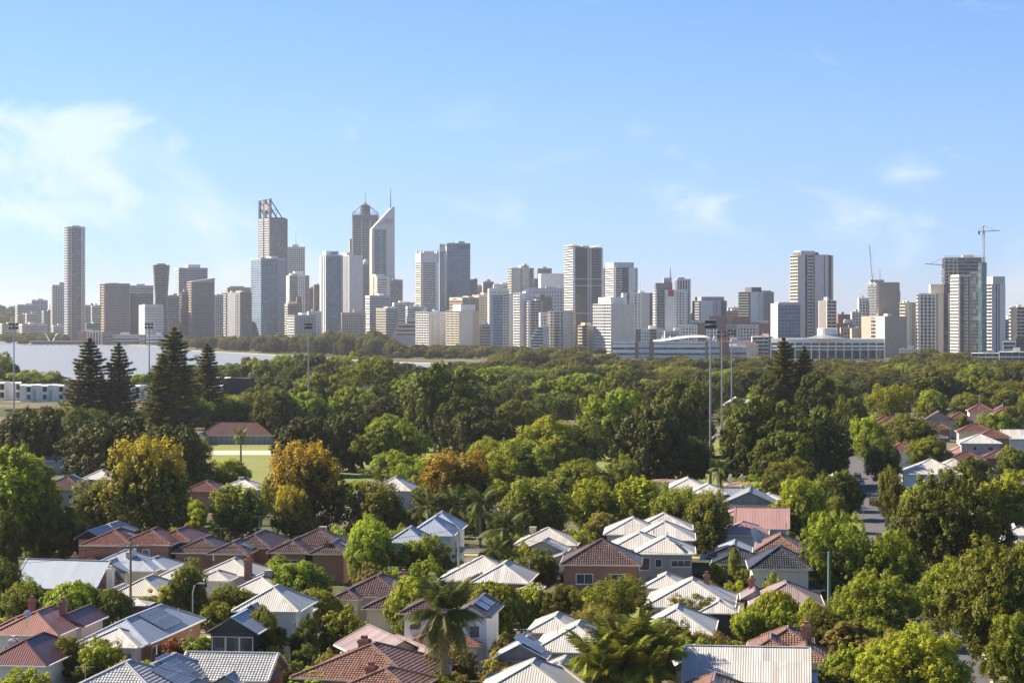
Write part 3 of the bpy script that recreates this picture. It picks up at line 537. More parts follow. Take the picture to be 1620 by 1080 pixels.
# ------------------------------------------------------------------ city buildings
PART = dict(band='floor_bands', grid='window_grid', fin='facade_fins', balc='balconies', blank='wall_panel', glass='mullions', frame='facade_frame')
def face_box(m, face, W, D, u0, u1, z0, z1, n0, n1):
    """a box on a face of a W x D plan centred on the origin; u runs along the face as seen from outside, n outward"""
    if face == 'F': m.box(-W/2+u0, -W/2+u1, -D/2-n1, -D/2-n0, z0, z1)
    elif face == 'L': m.box(-W/2-n1, -W/2-n0, D/2-u1, D/2-u0, z0, z1)
    elif face == 'B': m.box(W/2-u1, W/2-u0, D/2+n0, D/2+n1, z0, z1)
    else: m.box(W/2+n0, W/2+n1, -D/2+u0, -D/2+u1, z0, z1)
def facade(par, face, W, D, z0, z1, spec, wall, fl):
    Lf = W if face in 'FB' else D
    zones = spec if isinstance(spec, list) else [(0, 1, spec)]
    for zn in zones:
        a, b, st = zn[0]*Lf, zn[1]*Lf, zn[2]; mat = M(zn[3]) if len(zn) > 3 else M(wall); k = st[0]; m = MB(); nf = max(1, int(round((z1-z0)/fl))); h = (z1-z0)/nf; ln = b-a
        top = z1
        if k == 'band':
            r = st[1] if len(st) > 1 else 0.45; pr = st[2] if len(st) > 2 else 0.35
            for i in range(nf): face_box(m, face, W, D, a, b, z0+i*h, z0+(i+r)*h, -0.1, pr)
            face_box(m, face, W, D, a, b, z1-h*0.3, z1+0.6, -0.1, pr)
        elif k in ('grid', 'fin', 'glass'):
            bay = st[1]; pw = st[2]; nb = max(1, int(round(ln/bay))); bw = ln/nb; pr = 0.14 if k == 'glass' else 0.45
            for i in range(nb+1):
                u = min(max(a+i*bw, a+pw/2), b-pw/2); face_box(m, face, W, D, u-pw/2, u+pw/2, z0, z1, -0.1, pr)
            if k != 'fin':
                r = st[3] if len(st) > 3 else 0.4
                for i in range(nf): face_box(m, face, W, D, a, b, z0+i*h, z0+(i+r)*h, -0.1, pr-0.06)
            face_box(m, face, W, D, a, b, z1-h*0.35, z1+0.7, -0.1, pr+0.03)
        elif k == 'balc':
            dp = st[1]; bay = st[2]; nb = max(1, int(round(ln/bay))); bw = ln/nb; ph = st[3] if len(st) > 3 else 1.0
            for i in range(nf): face_box(m, face, W, D, a, b, z0+i*h-0.14, z0+i*h+0.14, -0.1, dp); face_box(m, face, W, D, a+0.05, b-0.05, z0+i*h+0.14, z0+i*h+0.14+ph, dp-0.15, dp-0.03)
            face_box(m, face, W, D, a, b, z1-0.15, z1+0.25, -0.1, dp)
            for i in range(nb+1):
                u = min(max(a+i*bw, a+0.15), b-0.15); face_box(m, face, W, D, u-0.15, u+0.15, z0, z1-0.16, -0.08, dp-0.2)
        elif k == 'blank':
            face_box(m, face, W, D, a, b, z0, z1+0.5, -0.1, 0.3)
        if m.f:
            o = m.build(PART[k], mat, par); 
            if k != 'blank': o['kind'] = 'stuff'
def place(x0, xs, x1, Y, ar=1.0, depth=None):
    s = Y/F; a = max(0.0, (xs-x0)*s); b = max(0.0, (x1-xs)*s); phi = math.atan((xs-810)/F); flip = False
    if a < 0.6: th = 0.0; W = b; D = depth or max(14.0, min(b, 26.0))
    elif b < 0.6: th = 0.0; W = a; D = depth or max(14.0, min(a, 26.0)); flip = True
    else: th = math.atan2(a, b*ar); W = b/math.cos(th); D = a/math.sin(th)
    rg = Vector((math.cos(phi), -math.sin(phi))); sg = Vector((math.sin(phi), math.cos(phi)))
    dR = rg*math.cos(th)+sg*math.sin(th); dL = -rg*math.sin(th)+sg*math.cos(th)
    c0 = Vector(((xs-810)*s, Y)); 
    if flip: c0 -= dR*W
    c = c0+dR*W/2+dL*D/2
    return c, math.atan2(dR.y, dR.x), W, D
def tower(label, x0, xs, x1, yt, Y, fl, fr, glass='gdark', wall='conc', ar=None, floor=3.5, top=(), z0=0.0, name='office_tower', cat='tower', group=None, depth=None, z00=0.0):
    c, rz, W, D = place(x0, xs, x1, Y, ar or (1.7 if x0 > 880 else 1.0), depth); H = EYE-(yt-500)*Y/F
    e = empty(name, (c.x, c.y, z00), rz, label, cat, group); H -= z00
    MB().box(-W/2, W/2, -D/2, D/2, 0, H).build('body', M(glass), e)
    facade(e, 'F', W, D, z0, H, fr, wall, floor); facade(e, 'L', W, D, z0, H, fl, wall, floor)
    facade(e, 'R', W, D, z0, H, fl, wall, floor); facade(e, 'B', W, D, z0, H, fr, wall, floor)
    MB().box(-W/2+0.15, W/2-0.15, -D/2+0.15, D/2-0.15, H, H+0.35).build('roof_slab', M(wall), e)
    for t in top:                                   # (u0, u1, height, material[, v0, v1]) in fractions of the plan
        u0, u1, h, mt = t[:4]; v0, v1 = t[4:6] if len(t) > 4 else (0.2, 0.8)
        MB().box(-W/2+u0*W, -W/2+u1*W, -D/2+v0*D, -D/2+v1*D, H, H+h).build('plant_room', M(mt), e)
    if not top and W > 9 and D > 9:               # lift motor rooms, cooling plant and a whip aerial
        q = random.Random(int(x0*7+yt)); hh_ = q.uniform(2.2, 4.2); u = q.uniform(-0.25, 0.1)
        MB().box(u*W, (u+q.uniform(0.2, 0.34))*W, -0.25*D, 0.2*D, H+0.3, H+hh_).build('plant_room', M(q.choice(['grey', 'conc', wall])), e); m = MB()
        for k_ in range(q.randint(2, 5)): bx, by = q.uniform(-0.42, 0.4)*W, q.uniform(-0.4, 0.4)*D; m.box(bx, bx+q.uniform(1.2, 2.6), by, by+q.uniform(1.2, 2.6), H+0.3, H+q.uniform(1.0, 2.0))
        m.build('roof_plant', M('steel'), e)['kind'] = 'stuff'
        if q.random() < 0.4: MB().tube([(u*W, 0, H+hh_-0.5), (u*W, 0, H+hh_+q.uniform(3, 7))], 0.12, 5).build('aerial', M('steel'), e)
    e['W'] = W; e['D'] = D; e['H'] = H
    return e
def mast(e, x, y, z0, z1, r=0.5, mat='steel', ball=None):
    m = MB(); m.tube([(x,y,z0-0.5),(x,y,z0+(z1-z0)*0.4),(x,y,z1)], [r, r*0.7, r*0.25], 6)
    if ball: m.lathe([(0.1,ball-1.6),(1.8,ball-0.8),(2.2,ball),(1.8,ball+0.8),(0.1,ball+1.6)], 10, x, y)
    return m.build('mast', M(mat), e)
G = lambda b=3.2, p=0.7, r=0.4: ('grid', b, p, r)
BD = lambda r=0.45: ('band', r)
BL = ('blank',)
GL = ('glass', 3.2, 0.22, 0.12)
BC = lambda d=1.8, b=7.0, p=1.0: ('balc', d, b, p)
APT = 'apartments at the foot of the scarp'
# ---- far left waterfront
tower('tall slim grey apartment tower alone at the left of the skyline', 103, 108, 133, 359, 3100, BC(1.4, 6), [(0,0.2,G(3,0.5,0.35),'lilac'),(0.2,0.8,GL,'grey'),(0.8,1,G(2.5,0.7,0.4),'lilac')], 'gbrown', 'lilac', top=[(0.3,0.75,2.2,'grey')], ar=0.8)
tower('pale older hotel block behind the tall slim tower', 80.5, 83, 103, 451, 3900, G(), G(4,1.2,0.4), 'ggrey', 'conc', top=[(0.55,0.95,5,'grey')], name='hotel_block')
tower('grey brown apartment tower with lit left edge beside the cream hall', 160, 166, 204, 449, 3060, BC(1.5,6), [(0,1,G(2.6,0.9,0.45),'brown')], 'gbrown', 'beige', top=[(0.2,0.6,1.5,'grey')], name='apartment_tower')
tower('long pale office block behind the brown apartment towers', 188, 190, 242, 452, 3400, BD(), [(0,1,BD(0.4),'conc')], 'ggrey', 'conc', top=[(0.5,0.75,3,'grey')], name='office_block')
tower('lower dark brown apartment slab below the waisted tower', 205, 208, 241, 466, 3090, BC(1.4,6), G(2.8,1.0,0.45), 'gbrown', 'brown', name='apartment_tower', top=[(0.3,0.7,1.5,'brown')])
tower('hotel slab with white left wall and small square windows by the river', 220, 229, 258, 483, 2960, BL, G(3.0,1.3,0.45), 'gdark', 'lilac', top=[(0.1,0.9,1.6,'grey')], name='hotel_tower', z0=14)
tower('dark glass block between the waisted and the slanted towers', 262, 264, 286, 468, 3250, BD(0.3), BD(0.25), 'ggrey', 'bluegrey', name='office_block')
tower('round cornered glass office tower with raised roof plant', 276, 283, 328, 424, 3550, BD(0.3), [(0,1,BD(0.28),'bluegrey')], 'ggrey', 'conc', top=[(0.34,0.78,6,'conc')])
tower('lower wing of the slanted dark apartment tower', 285, 289, 301, 462, 3070, BC(1.4,5), G(2.8,1.0,0.45), 'gbrown', 'brown', name='apartment_block')
tower('pale narrow block right of the slanted brown tower', 339, 341, 357, 467, 3300, BC(), G(), 'ggrey', 'conc', name='office_block')
tower('grey block with stacked balconies beside the pale slab', 355, 359, 372, 463, 3200, BC(1.6,5), BC(1.6,5), 'gdark', 'conc', name='apartment_block')
tower('wide beige office block behind the pale slab', 357, 360, 398, 455, 3500, BD(), BD(0.5), 'gbrown', 'tan', name='office_block', top=[(0.1,0.7,2.5,'grey')])
tower('pale blank slab with dark glass side standing by the park trees', 360, 380, 398, 463, 2950, [(0,0.6,BL),(0.6,1,G(3,1,0.4))], [(0,1,GL,'dgrey')], 'ggrey', 'conc', name='apartment_tower')
# waisted tower
def lofted(e, rings, mat, name, bands=None, bmat=None, fl=3.5):
    m = MB(); k = len(rings[0][1])
    for z, pts in rings: m.v += [(p[0], p[1], z) for p in pts]
    for i in range(len(rings)-1):
        for j in range(k): m.f.append((i*k+j, i*k+(j+1) % k, (i+1)*k+(j+1) % k, (i+1)*k+j))
    m.f.append(tuple(range(k-1, -1, -1))); m.f.append(tuple(range((len(rings)-1)*k, len(rings)*k))); m.build(name, mat, e)
def at(zs, rings):
    for (z0_, a), (z1_, b) in zip(rings[:-1], rings[1:]):
        if z0_ <= zs <= z1_:
            f = (zs-z0_)/(z1_-z0_); return [(p[0]+(q[0]-p[0])*f, p[1]+(q[1]-p[1])*f) for p, q in zip(a, b)]
    return rings[-1][1]
def ringbands(e, rings, fl, r, pr, mat, name='floor_bands'):
    m = MB(); z = 0.0; H = rings[-1][0]
    while z < H-0.5:
        p = at(z, rings); cx_ = sum(q[0] for q in p)/len(p); cy_ = sum(q[1] for q in p)/len(p)
        m.prism([(cx_+(q[0]-cx_)*(1+pr/max(4, math.hypot(q[0]-cx_, q[1]-cy_))), cy_+(q[1]-cy_)*(1+pr/max(4, math.hypot(q[0]-cx_, q[1]-cy_)))) for q in p], z, min(H, z+fl*r)); z += fl
    o = m.build(name, M(mat), e); o['kind'] = 'stuff'
def ngon(rx, ry, k=20, pw=1.0): return [(rx*math.copysign(abs(math.cos(a))**pw, math.cos(a)), ry*math.copysign(abs(math.sin(a))**pw, math.sin(a))) for a in [2*math.pi*(i+0.5)/k for i in range(k)]]
Y = 3170; s = Y/F; e = empty('apartment_tower', ((253-810)*s, Y+12, 0), 0.15, 'slender waisted apartment tower that narrows in the middle', 'tower')
Ht = EYE-(419-500)*s; rg = [(0, ngon(11.5,11.5,20,0.5)), (Ht*0.45, ngon(9.2,9.2,20,0.5)), (Ht*0.6, ngon(9.0,9.0,20,0.5)), (Ht, ngon(11.8,11.8,20,0.5))]
lofted(e, rg, M('gbrown'), 'body'); ringbands(e, rg, 3.4, 0.35, 0.3, 'brown'); MB().box(-6,6,-6,6,Ht,Ht+2).build('plant_room', M('grey'), e)
# slanted-roof brown tower
c, rz, W, D = place(297, 304, 339, 3050); H = EYE-(446-500)*3050/F; H2 = EYE-(440.5-500)*3050/F
e = empty('apartment_tower', (c.x, c.y, 0), rz, 'dark brown apartment tower with slanted roof near the river park', 'tower')
MB().box(-W/2,W/2,-D/2,D/2,0,H).build('body', M('gbrown'), e); facade(e,'F',W,D,0,H,[(0,1,G(2.6,1.0,0.45),'brown')],'brown',3.3); facade(e,'L',W,D,0,H,[(0,1,BC(1.3,5),'tan')],'tan',3.3); facade(e,'R',W,D,0,H,BD(),'brown',3.3); facade(e,'B',W,D,0,H,BD(),'brown',3.3)
MB().hexa([(-W/2-.5,-D/2-.5,H),(W/2+.5,-D/2-.5,H),(W/2+.5,D/2+.5,H),(-W/2-.5,D/2+.5,H),(-W/2-.5,-D/2-.5,H+0.8),(W/2+.5,-D/2-.5,H2+0.8),(W/2+.5,D/2+.5,H2+0.8),(-W/2-.5,D/2+.5,H+0.8)]).build('slanted_roof', M('tan'), e)
# cream hall and low riverside buildings
e = tower('low hall with reddish wall and tall cream columns by the water', 123, 123.5, 160, 524, 3040, BL, [(0,0.36,BL,'citybrick'),(0.36,1,('fin',3.6,1.6),'cream')], 'gdark', 'conc', name='riverside_hall', cat='building')
for i, (a, b, t, Yd, mt, lb) in enumerate([(161,178,527,3000,'brown','low brown riverside block under the brown apartment tower'),(178,221,530,3010,'lilac','low pale riverside block left of the hotel slab'),(258,296,533,2960,'bluegrey','low blue grey podium right of the hotel slab'),(231,262,531,2930,'white','low white riverside building in front of the hotel slab')]):
    tower(lb, a, a+0.7, b, t, Yd, BD(), BD(0.5), 'gdark', mt, name='riverside_building', cat='building', floor=4)
# jetty with sheds
s = 2960/F; e = empty('ferry_jetty', ((80-810)*s, 2960, 0), 0, 'long low ferry jetty with pale roofs standing in the river', 'jetty')
MB().box(-36, 52, -6, 6, 1.0, 1.8).build('deck', M('kerb'), e); MB().box(-28, 50, -5, 5, 5.2, 5.8).build('roof', M('rcream'), e); MB().box(-24, 44, -4, 4, 1.8, 5.2).build('shed', M('dgrey'), e)
m = MB()
for i in range(12): m.tube([(-34+i*7.6, 0, -0.3), (-34+i*7.6, 0, 1.2)], 0.5, 6)
m.build('piles', M('wood'), e)['kind'] = 'stuff'
# arch sculpture / footbridge at the quay
e = empty('footbridge', ((81-810)*3060/F, 3060, 0), 0.2, 'footbridge with two white leaning arches at the quay', 'bridge')
for sx in (-1, 1):
    m = MB(); m.tube([(sx*1.5,0,0),(sx*3.5,0,7),(sx*6,1,12),(sx*8.5,2,14.8)], [1.1,1.0,0.9,0.5], 7); m.build('arch', M('paint'), e)
MB().box(-16,16,-2,2,1.6,2.3).build('deck', M('kerb'), e)
# scarp-side blocks
hillb = [(26,45,498,4050,'stone','beige apartment block low on the scarp above the river trees'),(24,55,482,4250,'conc','pink beige apartment block high on the scarp'),(47,75,475,4450,'conc','flat pale block near the scarp crest left of the slim tower'),(66,96,492,4000,'grey','terraced grey block with broad balconies left of the slim tower'),(40,60,496,3900,'conc','white grid fronted block above the river trees'),(78,103,481,4300,'stone','sandy block half behind the slim tower'),(0,26,512,3700,'conc','long pale low terrace at the left frame edge'),(30,74,513,3650,'conc','pale low terrace above the quay trees'),(82,103,515,3600,'white','small white block beside the foot of the slim tower'),(133,153,483,3900,'cream','cream block with dark flat roof right of the slim tower'),(144,160,484,3700,'conc','pale balcony block left of the brown tower'),(133,160,512,3400,'grey','low grey roofs behind the cream hall')]
for a, b, t, Yd, mt, lb in hillb:
    X_ = ((a+b)/2-810)*Yd/F; tower(lb, a, a+(b-a)*0.12, b, t, Yd, BD(), random.choice([BD(0.5), G(3.4,1.0,0.45), BC(1.4,5)]), 'gdark', mt, name='apartment_block', cat='building', group=APT, floor=3.3)
# ---- central business district
Y = 3680; c, rz, W, D = place(409, 427, 455, Y, 1.0); H = EYE-(346-500)*Y/F; Hf = EYE-(314-500)*Y/F
e = empty('office_tower', (c.x, c.y, 0), rz, 'tall dark tower with open steel frame slanting up above its roof', 'tower')
MB().box(-W/2,W/2,-D/2,D/2,0,H).build('body', M('ggrey'), e)
facade(e,'L',W,D,0,H,[(0.05,0.42,BD(0.5),'conc'),(0.42,0.52,('fin',2.5,0.6),'dgrey'),(0.52,0.93,BD(0.5),'conc')],'conc',3.8); facade(e,'F',W,D,0,H,[(0,1,BD(0.22),'dgrey')],'dgrey',3.8); facade(e,'R',W,D,0,H,BD(),'grey',3.8); facade(e,'B',W,D,0,H,BD(),'grey',3.8)
MB().box(-W*0.42,W*0.44,-D*0.42,D*0.42,H,H+2.5).build('plant_room', M('dgrey'), e)
m = MB(); hh = (Hf-H)
for v, wd, k in ((D/2-1.2, 4.0, 0.93), (0.0, 7.0, 0.97), (-D/2+1.5, 3.5, 1.0)):
    m.bar((-W/2+1.5, v, H-0.5), (-W/2+1.5, v, H+hh*k), wd, 3.0)
    m.bar((-W/2+1.5, v, H+hh*k-1.0), (W*0.24, v, H+1), 1.4, 1.4); m.bar((-W/2+1.5, v, H+hh*0.58), (-W*0.06, v, H+1), 1.6, 1.6); m.bar((-W/2+1.5, v, H+hh*0.45), (-W*0.02, v, H+hh*0.45), 0.8, 0.8); m.bar((-W*0.15, v, H+hh*0.15), (-W*0.02, v, H+hh*0.45), 0.7, 0.7)
for f_ in (0.25, 0.5, 0.75, 0.95): m.bar((-W/2+1.5, -D/2+1.5, H+hh*f_), (-W/2+1.5, D/2-1.2, H+hh*f_*0.95), 0.9, 0.9)
m.build('roof_frame', M('dsteel'), e)
MB().box(-W/2-0.6,-W/2-0.1,-D*0.30,-D*0.06,H+hh*0.42,H+hh*0.72).build('sign', M('orange'), e)
e = tower('broad blue grey glass tower in front of the dark framed tower', 397, 413, 452, 409, 3420, [(0,1,BD(0.18),'lilac')], [(0,0.62,('glass',3.0,0.2,0.16),'bluegrey'),(0.62,0.66,BL,'dgrey'),(0.66,1,('glass',3.0,0.2,0.2),'lilac')], 'gblue', 'lilac')
MB().box(-e['W']*0.42, -e['W']*0.02, -e['D']/2-0.5, -e['D']/2-0.2, e['H']-10.5, e['H']-8.5).build('sign', M('dgrey'), e)
e = tower('white gridded tower with tall aerial right of the framed tower', 454, 455, 482, 391, 3950, G(3.5,1.2,0.5), G(3.6,1.3,0.5), 'gdark', 'conc', top=[(0.25,0.65,5,'conc')]); mast(e, 0, 0, e['H'], e['H']+24, 0.7, 'crane_white', e['H']+8)
tower('stepped white and glass block below the aerial tower', 453, 458, 489, 436, 3620, [(0,1,BL,'cream')], [(0,0.42,BD(0.3),'bluegrey'),(0.42,0.78,G(4,1.2,0.35),'white'),(0.78,1,BD(0.3),'grey')], 'ggrey', 'white', top=[(0.3,0.75,7,'white'),(0.1,0.5,4,'conc')], name='office_block')
tower('dark maroon brick block left of the blue glass tower', 486, 488, 497, 456, 3800, BL, [(0,1,BD(0.6),'citybrick')], 'gdark', 'citybrick', name='office_block'); tower('narrow dark slab next to the blue glass tower', 496, 498, 507, 451, 3700, BL, ('fin',2.6,1.2), 'gdark', 'brown', name='office_block')
e = tower('low dark office block with pale lettering along its roof', 450.5, 455.5, 478, 481, 3380, [(0,1,BD(0.4),'cream')], BD(0.35), 'gdark', 'brown', name='office_block')
for i in range(3): MB().box(-e['W']*0.48+i*4.2, -e['W']*0.48+i*4.2+2.9, -e['D']/2-0.5, -e['D']/2-0.1, e['H']+0.8, e['H']+4.2).build('sign_letter', M('paint'), e)
tower('small red block among the roofs below the white gridded tower', 469, 470, 476, 470, 3500, BL, G(3,1,0.5), 'gdark', 'citybrick', name='office_block')
# blue glass tower with white shaft
e = tower('blue glass tower with white ribbed left side and white roof block', 506, 515.5, 542, 404, 3300, [(0,0.3,BL,'conc'),(0.3,0.52,GL,'dgrey'),(0.52,0.72,BL,'conc'),(0.72,0.88,GL,'dgrey'),(0.88,1,BL,'conc')], [(0,0.9,('glass',3.0,0.16,0.08),'bluegrey'),(0.9,1,BL,'bluegrey')], 'gblue', 'conc', top=[(0.05,0.8,6.5,'white',0.1,0.7)])
m = MB(); W, D, H = e['W'], e['D'], e['H']
for (u0,u1,z0_,z1_) in ((0.2,0.86,H*0.05,H*0.70),(0.2,0.86,H*0.80,H*0.95)):
    for a in (u0, u1): m.box(-W/2+a*W-0.5, -W/2+a*W+0.5, -D/2-0.55, -D/2+0.1, z0_, z1_)
    for z in (z0_, z1_): m.box(-W/2+u0*W, -W/2+u1*W, -D/2-0.6, -D/2+0.1, z-0.5, z+0.5)
m.build('facade_frame', M('gblue'), e)['kind'] = 'stuff'; MB().box(-W*0.12, W*0.22, -D*0.4-0.4, -D*0.4-0.1, H+2, H+5).build('sign', M('dgrey'), e)
tower('pale ribbed concrete tower right of the blue glass tower', 540, 553, 574, 404, 3450, [(0,1,('fin',3.2,1.7),'lilac')], [(0,1,BL,'lilac')], 'gdark', 'lilac', top=[(-0.02,0.5,4.5,'conc',0.3,1.0)])
# tower with cable-stayed crown and spire
Y = 3950; c, rz, W, D = place(557, 558, 598.5, Y, 1.0); H = EYE-(340-500)*Y/F
e = empty('office_tower', (c.x, c.y, 0), rz, 'tall banded grey tower with round crown, stays and central spire', 'tower')
MB().box(-W/2,W/2,-D/2,D/2,0,H).build('body', M('ggrey'), e)
for f_ in 'FLRB': facade(e, f_, W, D, 0, H, [(0,0.03,BL,'grey'),(0.03,0.33,BD(0.4),'grey'),(0.33,0.36,BL,'lilac'),(0.36,0.66,BD(0.4),'grey'),(0.66,0.69,BL,'lilac'),(0.69,0.97,BD(0.4),'grey'),(0.97,1,BL,'grey')], 'grey', 4.2)
MB().box(-W/2-0.7,W/2+0.7,-D/2-0.7,D/2+0.7,H-8,H-0.5).build('top_band', M('brown'), e)
hc = EYE-(323-500)*Y/F; MB().prism(ngon(9.2,9.2,12), H-0.2, hc-2).prism(ngon(7,7,12), hc-2.2, hc).build('crown_drum', M('dgrey'), e)
m = MB()
for sx in (-1, 1):
    for sy in (-1, 1): m.bar((sx*(W/2-0.4), sy*(D/2-0.4), H), (sx*(W/2-0.4), sy*(D/2-0.4), H+4.5), 0.9); m.bar((sx*(W/2-0.4), sy*(D/2-0.4), H+4.5), (0, 0, hc+4), 0.8)
for a, b in (((-1,-1),(1,-1)),((1,-1),(1,1)),((1,1),(-1,1)),((-1,1),(-1,-1))): m.bar((a[0]*(W/2-.4),a[1]*(D/2-.4),H+4.5),(b[0]*(W/2-.4),b[1]*(D/2-.4),H+4.5),0.7)
m.build('crown_stays', M('steel'), e); m = MB(); zt = EYE-(303-500)*Y/F; m.tube([(0,0,hc-1),(0,0,hc+6),(0,0,hc+7),(0,0,zt)], [2.0,1.6,0.8,0.4], 8); m.build('mast', M('crane_white'), e)
# white tower with sloping top
Y = 3580; s = Y/F; phi = math.atan((587-810)/F); c, rz, W, D = place(585, 588.5, 624.5, Y, 0.75)
e = empty('office_tower', (c.x, c.y, 0), rz, 'white tower with steep sloping roofline and thin spire', 'tower'); za = EYE-(362-500)*s; zb = EYE-(326.5-500)*s; fz = W*0.14
m = MB(); pf = [(-W/2,0),(W/2,0),(W/2,zb),(W/2-W*0.13,zb-1.5),(-W/2,za)]; n = len(pf)
m.v = [(x,-D/2,z) for x, z in pf]+[(x,D/2,z) for x, z in pf]; m.f = [tuple(range(n)), tuple(range(2*n-1, n-1, -1))]+[(i, n+i, n+(i+1) % n, (i+1) % n) for i in range(n)]; m.build('body', M('lilac'), e)
zt, zg = EYE-(364-500)*s, 0
m = MB(); m.box(-W*0.36, W*0.10, -D/2-0.25, -D/2+0.3, zg, zt-0.5); m.build('glass_strip', M('gteal'), e)
m = MB()
for z in np.arange(0, zt, 4.0): m.box(-W*0.36, W*0.10, -D/2-0.42, -D/2-0.2, z, z+0.5)
m.box(-W*0.135, -W*0.085, -D/2-0.5, -D/2-0.2, zg, zt); m.build('mullions', M('bluegrey'), e)['kind'] = 'stuff'
m = MB()
for a in (-W*0.38, W*0.10): m.box(a, a+W*0.02, -D/2-0.6, -D/2, zg, zt+0.6)
m.box(-W*0.38, W*0.12, -D/2-0.62, -D/2, zt-0.4, zt+1.0); m.build('window_frame', M('dgrey'), e)
m = MB()
for i in range(13):
    x = -W*0.24+i*W*0.053; m.box(x, x+W*0.018, -D/2-0.15, -D/2+0.2, zt+10, min(zt+19, za+(x+W/2)*(zb-za)/W-4))
m.build('louvre_slots', M('dgrey'), e)['kind'] = 'stuff'
facade(e, 'L', W, D, 0, za-6, [(0,0.35,BL,'cream'),(0.35,0.65,GL,'dgrey'),(0.65,1,BL,'cream')], 'cream', 4); mast(e, W/2-W*0.13, 0, zb-4, EYE-(296-500)*s, 1.0, 'dsteel')
# dark round tower with domed cap
Y = 3800; s = Y/F; e = empty('office_tower', ((578.5-810)*s, Y, 0), 0, 'dark ribbed cylinder tower with pale dome squeezed between white towers', 'tower'); H = EYE-(418-500)*s
MB().lathe([(6.2,0),(6.2,H)], 16).build('body', M('gdark'), e); m = MB()
for i in range(16): a = 2*math.pi*i/16; m.bar((6.2*math.cos(a),6.2*math.sin(a),0),(6.2*math.cos(a),6.2*math.sin(a),H),0.9)
m.build('facade_fins', M('grey'), e)['kind'] = 'stuff'; MB().lathe([(4.8,H),(5.0,H+3),(4.2,H+6),(2.2,H+8),(0.2,H+8.6)], 16).build('dome', M('conc'), e)
tower('unfinished slim shaft left of the spired tower', 552.5, 553.5, 558, 378, 4000, BL, BD(0.5), 'gdark', 'stone', name='building_core', cat='building')
tower('white and glass office block in front of the white sloping tower', 585, 597, 617, 438, 3330, [(0,0.5,BL,'cream'),(0.5,0.62,GL,'dgrey'),(0.62,1,BL,'cream')], [(0,0.75,BD(0.45),'white'),(0.75,1,BL,'conc')], 'gdark', 'white', top=[(0.0,0.7,4,'white'),(0.3,0.9,2,'grey')], name='office_block')
tower('grey glass cube right of the white sloping tower', 615, 616.5, 637, 443, 3550, BD(0.2), ('glass',3.0,0.2,0.15), 'ggrey', 'bluegrey', name='office_block')
tower('wide white office block with long window bands', 578, 585, 616, 468, 3200, BD(0.5), [(0,1,BD(0.5),'bluegrey')], 'ggrey', 'white', name='office_block', z0=0); tower('cream office block of even bands above the park', 595, 611, 628.5, 488, 3080, [(0,1,BD(0.5),'cream')], [(0,1,BD(0.4),'bluegrey')], 'ggrey', 'cream', name='office_block')
tower('old cream stone block with arched rows at the park edge', 540, 541, 578, 495, 3140, G(3,1.2,0.5), G(3.0,1.2,0.5), 'gdark', 'stone', name='office_block', top=[(0.5,0.95,5,'stone')])
tower('small apartment block with orange stair panel above the park', 456, 467, 500, 499, 3000, BC(1.5,5), [(0,0.14,BL,'orange'),(0.14,1,G(3.6,1.6,0.5),'grey')], 'gdark', 'white', name='apartment_block'); tower('pale stepped block left of the blue glass tower foot', 486, 488, 508, 493, 3150, BL, G(3,1,0.5), 'gdark', 'white', name='office_block')
tower('white horizontal banded office block left of the pinnacled tower', 620, 624, 656, 479, 3300, BL, BD(0.5), 'gdark', 'white', name='office_block'); tower('lower white slab beside the pinnacled tower', 642, 645, 673, 485, 3150, BD(), [(0,0.7,BD(0.5),'white'),(0.7,1,BL,'lilac')], 'gdark', 'white', name='office_block'); tower('grey block with window bands right of the cream banded block', 611, 613, 629, 488, 3150, BD(), BD(0.5), 'gdark', 'bluegrey', name='office_block')
# terraced beige block
Y = 2900; s = Y/F; e = empty('terraced_block', ((642-810)*s, Y, 0), -0.1, 'beige terraced block stepping back above grey base near the river', 'building')
for i, (x0, x1, za, zb, mt) in enumerate(((-15,14.5,0,14,'bluegrey'),(-12.5,14.3,14,18.5,'stone'),(-10.5,14,18.5,23.5,'stone'),(-9,13.8,23.5,29,'stone'),(3,13.5,29,34,'stone'))):
    MB().box(x0,x1,-12+i*2.2,14,za,zb-1.2).build('storey', M('gdark' if i else 'bluegrey'), e); MB().box(x0-0.8,x1+0.1,-13+i*2.2,14.5,zb-2.8,zb-0.05).build('terrace_wall', M(mt), e)
# pinnacled white tower
e = tower('white tower of dark window bands with pinnacles on its roof corners', 658, 666, 694, 401, 3500, [(0,1,BD(0.55),'cream')], [(0,0.13,BL,'conc'),(0.13,0.83,BD(0.45),'conc'),(0.83,1,BL,'white')], 'gdark', 'conc'); W, D, H = e['W'], e['D'], e['H']
MB().box(-W/2-0.6,W/2+0.6,-D/2-0.6,D/2+0.6,H-14,H+0.6).build('crown_wall', M('conc'), e); m = MB()
for sx in (-1, 1):
    for sy in (-1, 1):
        p = [(sx*(W/2-3.6),sy*(D/2-3.6)),(sx*(W/2+.3),sy*(D/2-3.6)),(sx*(W/2+.3),sy*(D/2+.3)),(sx*(W/2-3.6),sy*(D/2+.3))]
        if sx*sy < 0: p = p[::-1]
        m.hexa([(a,b,H) for a,b in p]+[(sx*(W/2-1.8)+(a-sx*(W/2-1.8))*0.12, sy*(D/2-1.8)+(b-sy*(D/2-1.8))*0.12, H+7) for a,b in p])
m.build('pinnacles', M('conc'), e); MB().box(-W*0.3,W*0.3,-D*0.3,D*0.3,H,H+4).build('plant_room', M('conc'), e)
e = tower('tall green grey glass tower with flat roof', 695.5, 707, 744, 385, 3550, [(0,0.62,('glass',3.2,0.25,0.3),'brown')], ('glass',2.8,0.18,0.18), 'gblue', 'bluegrey'); W, D, H = e['W'], e['D'], e['H']
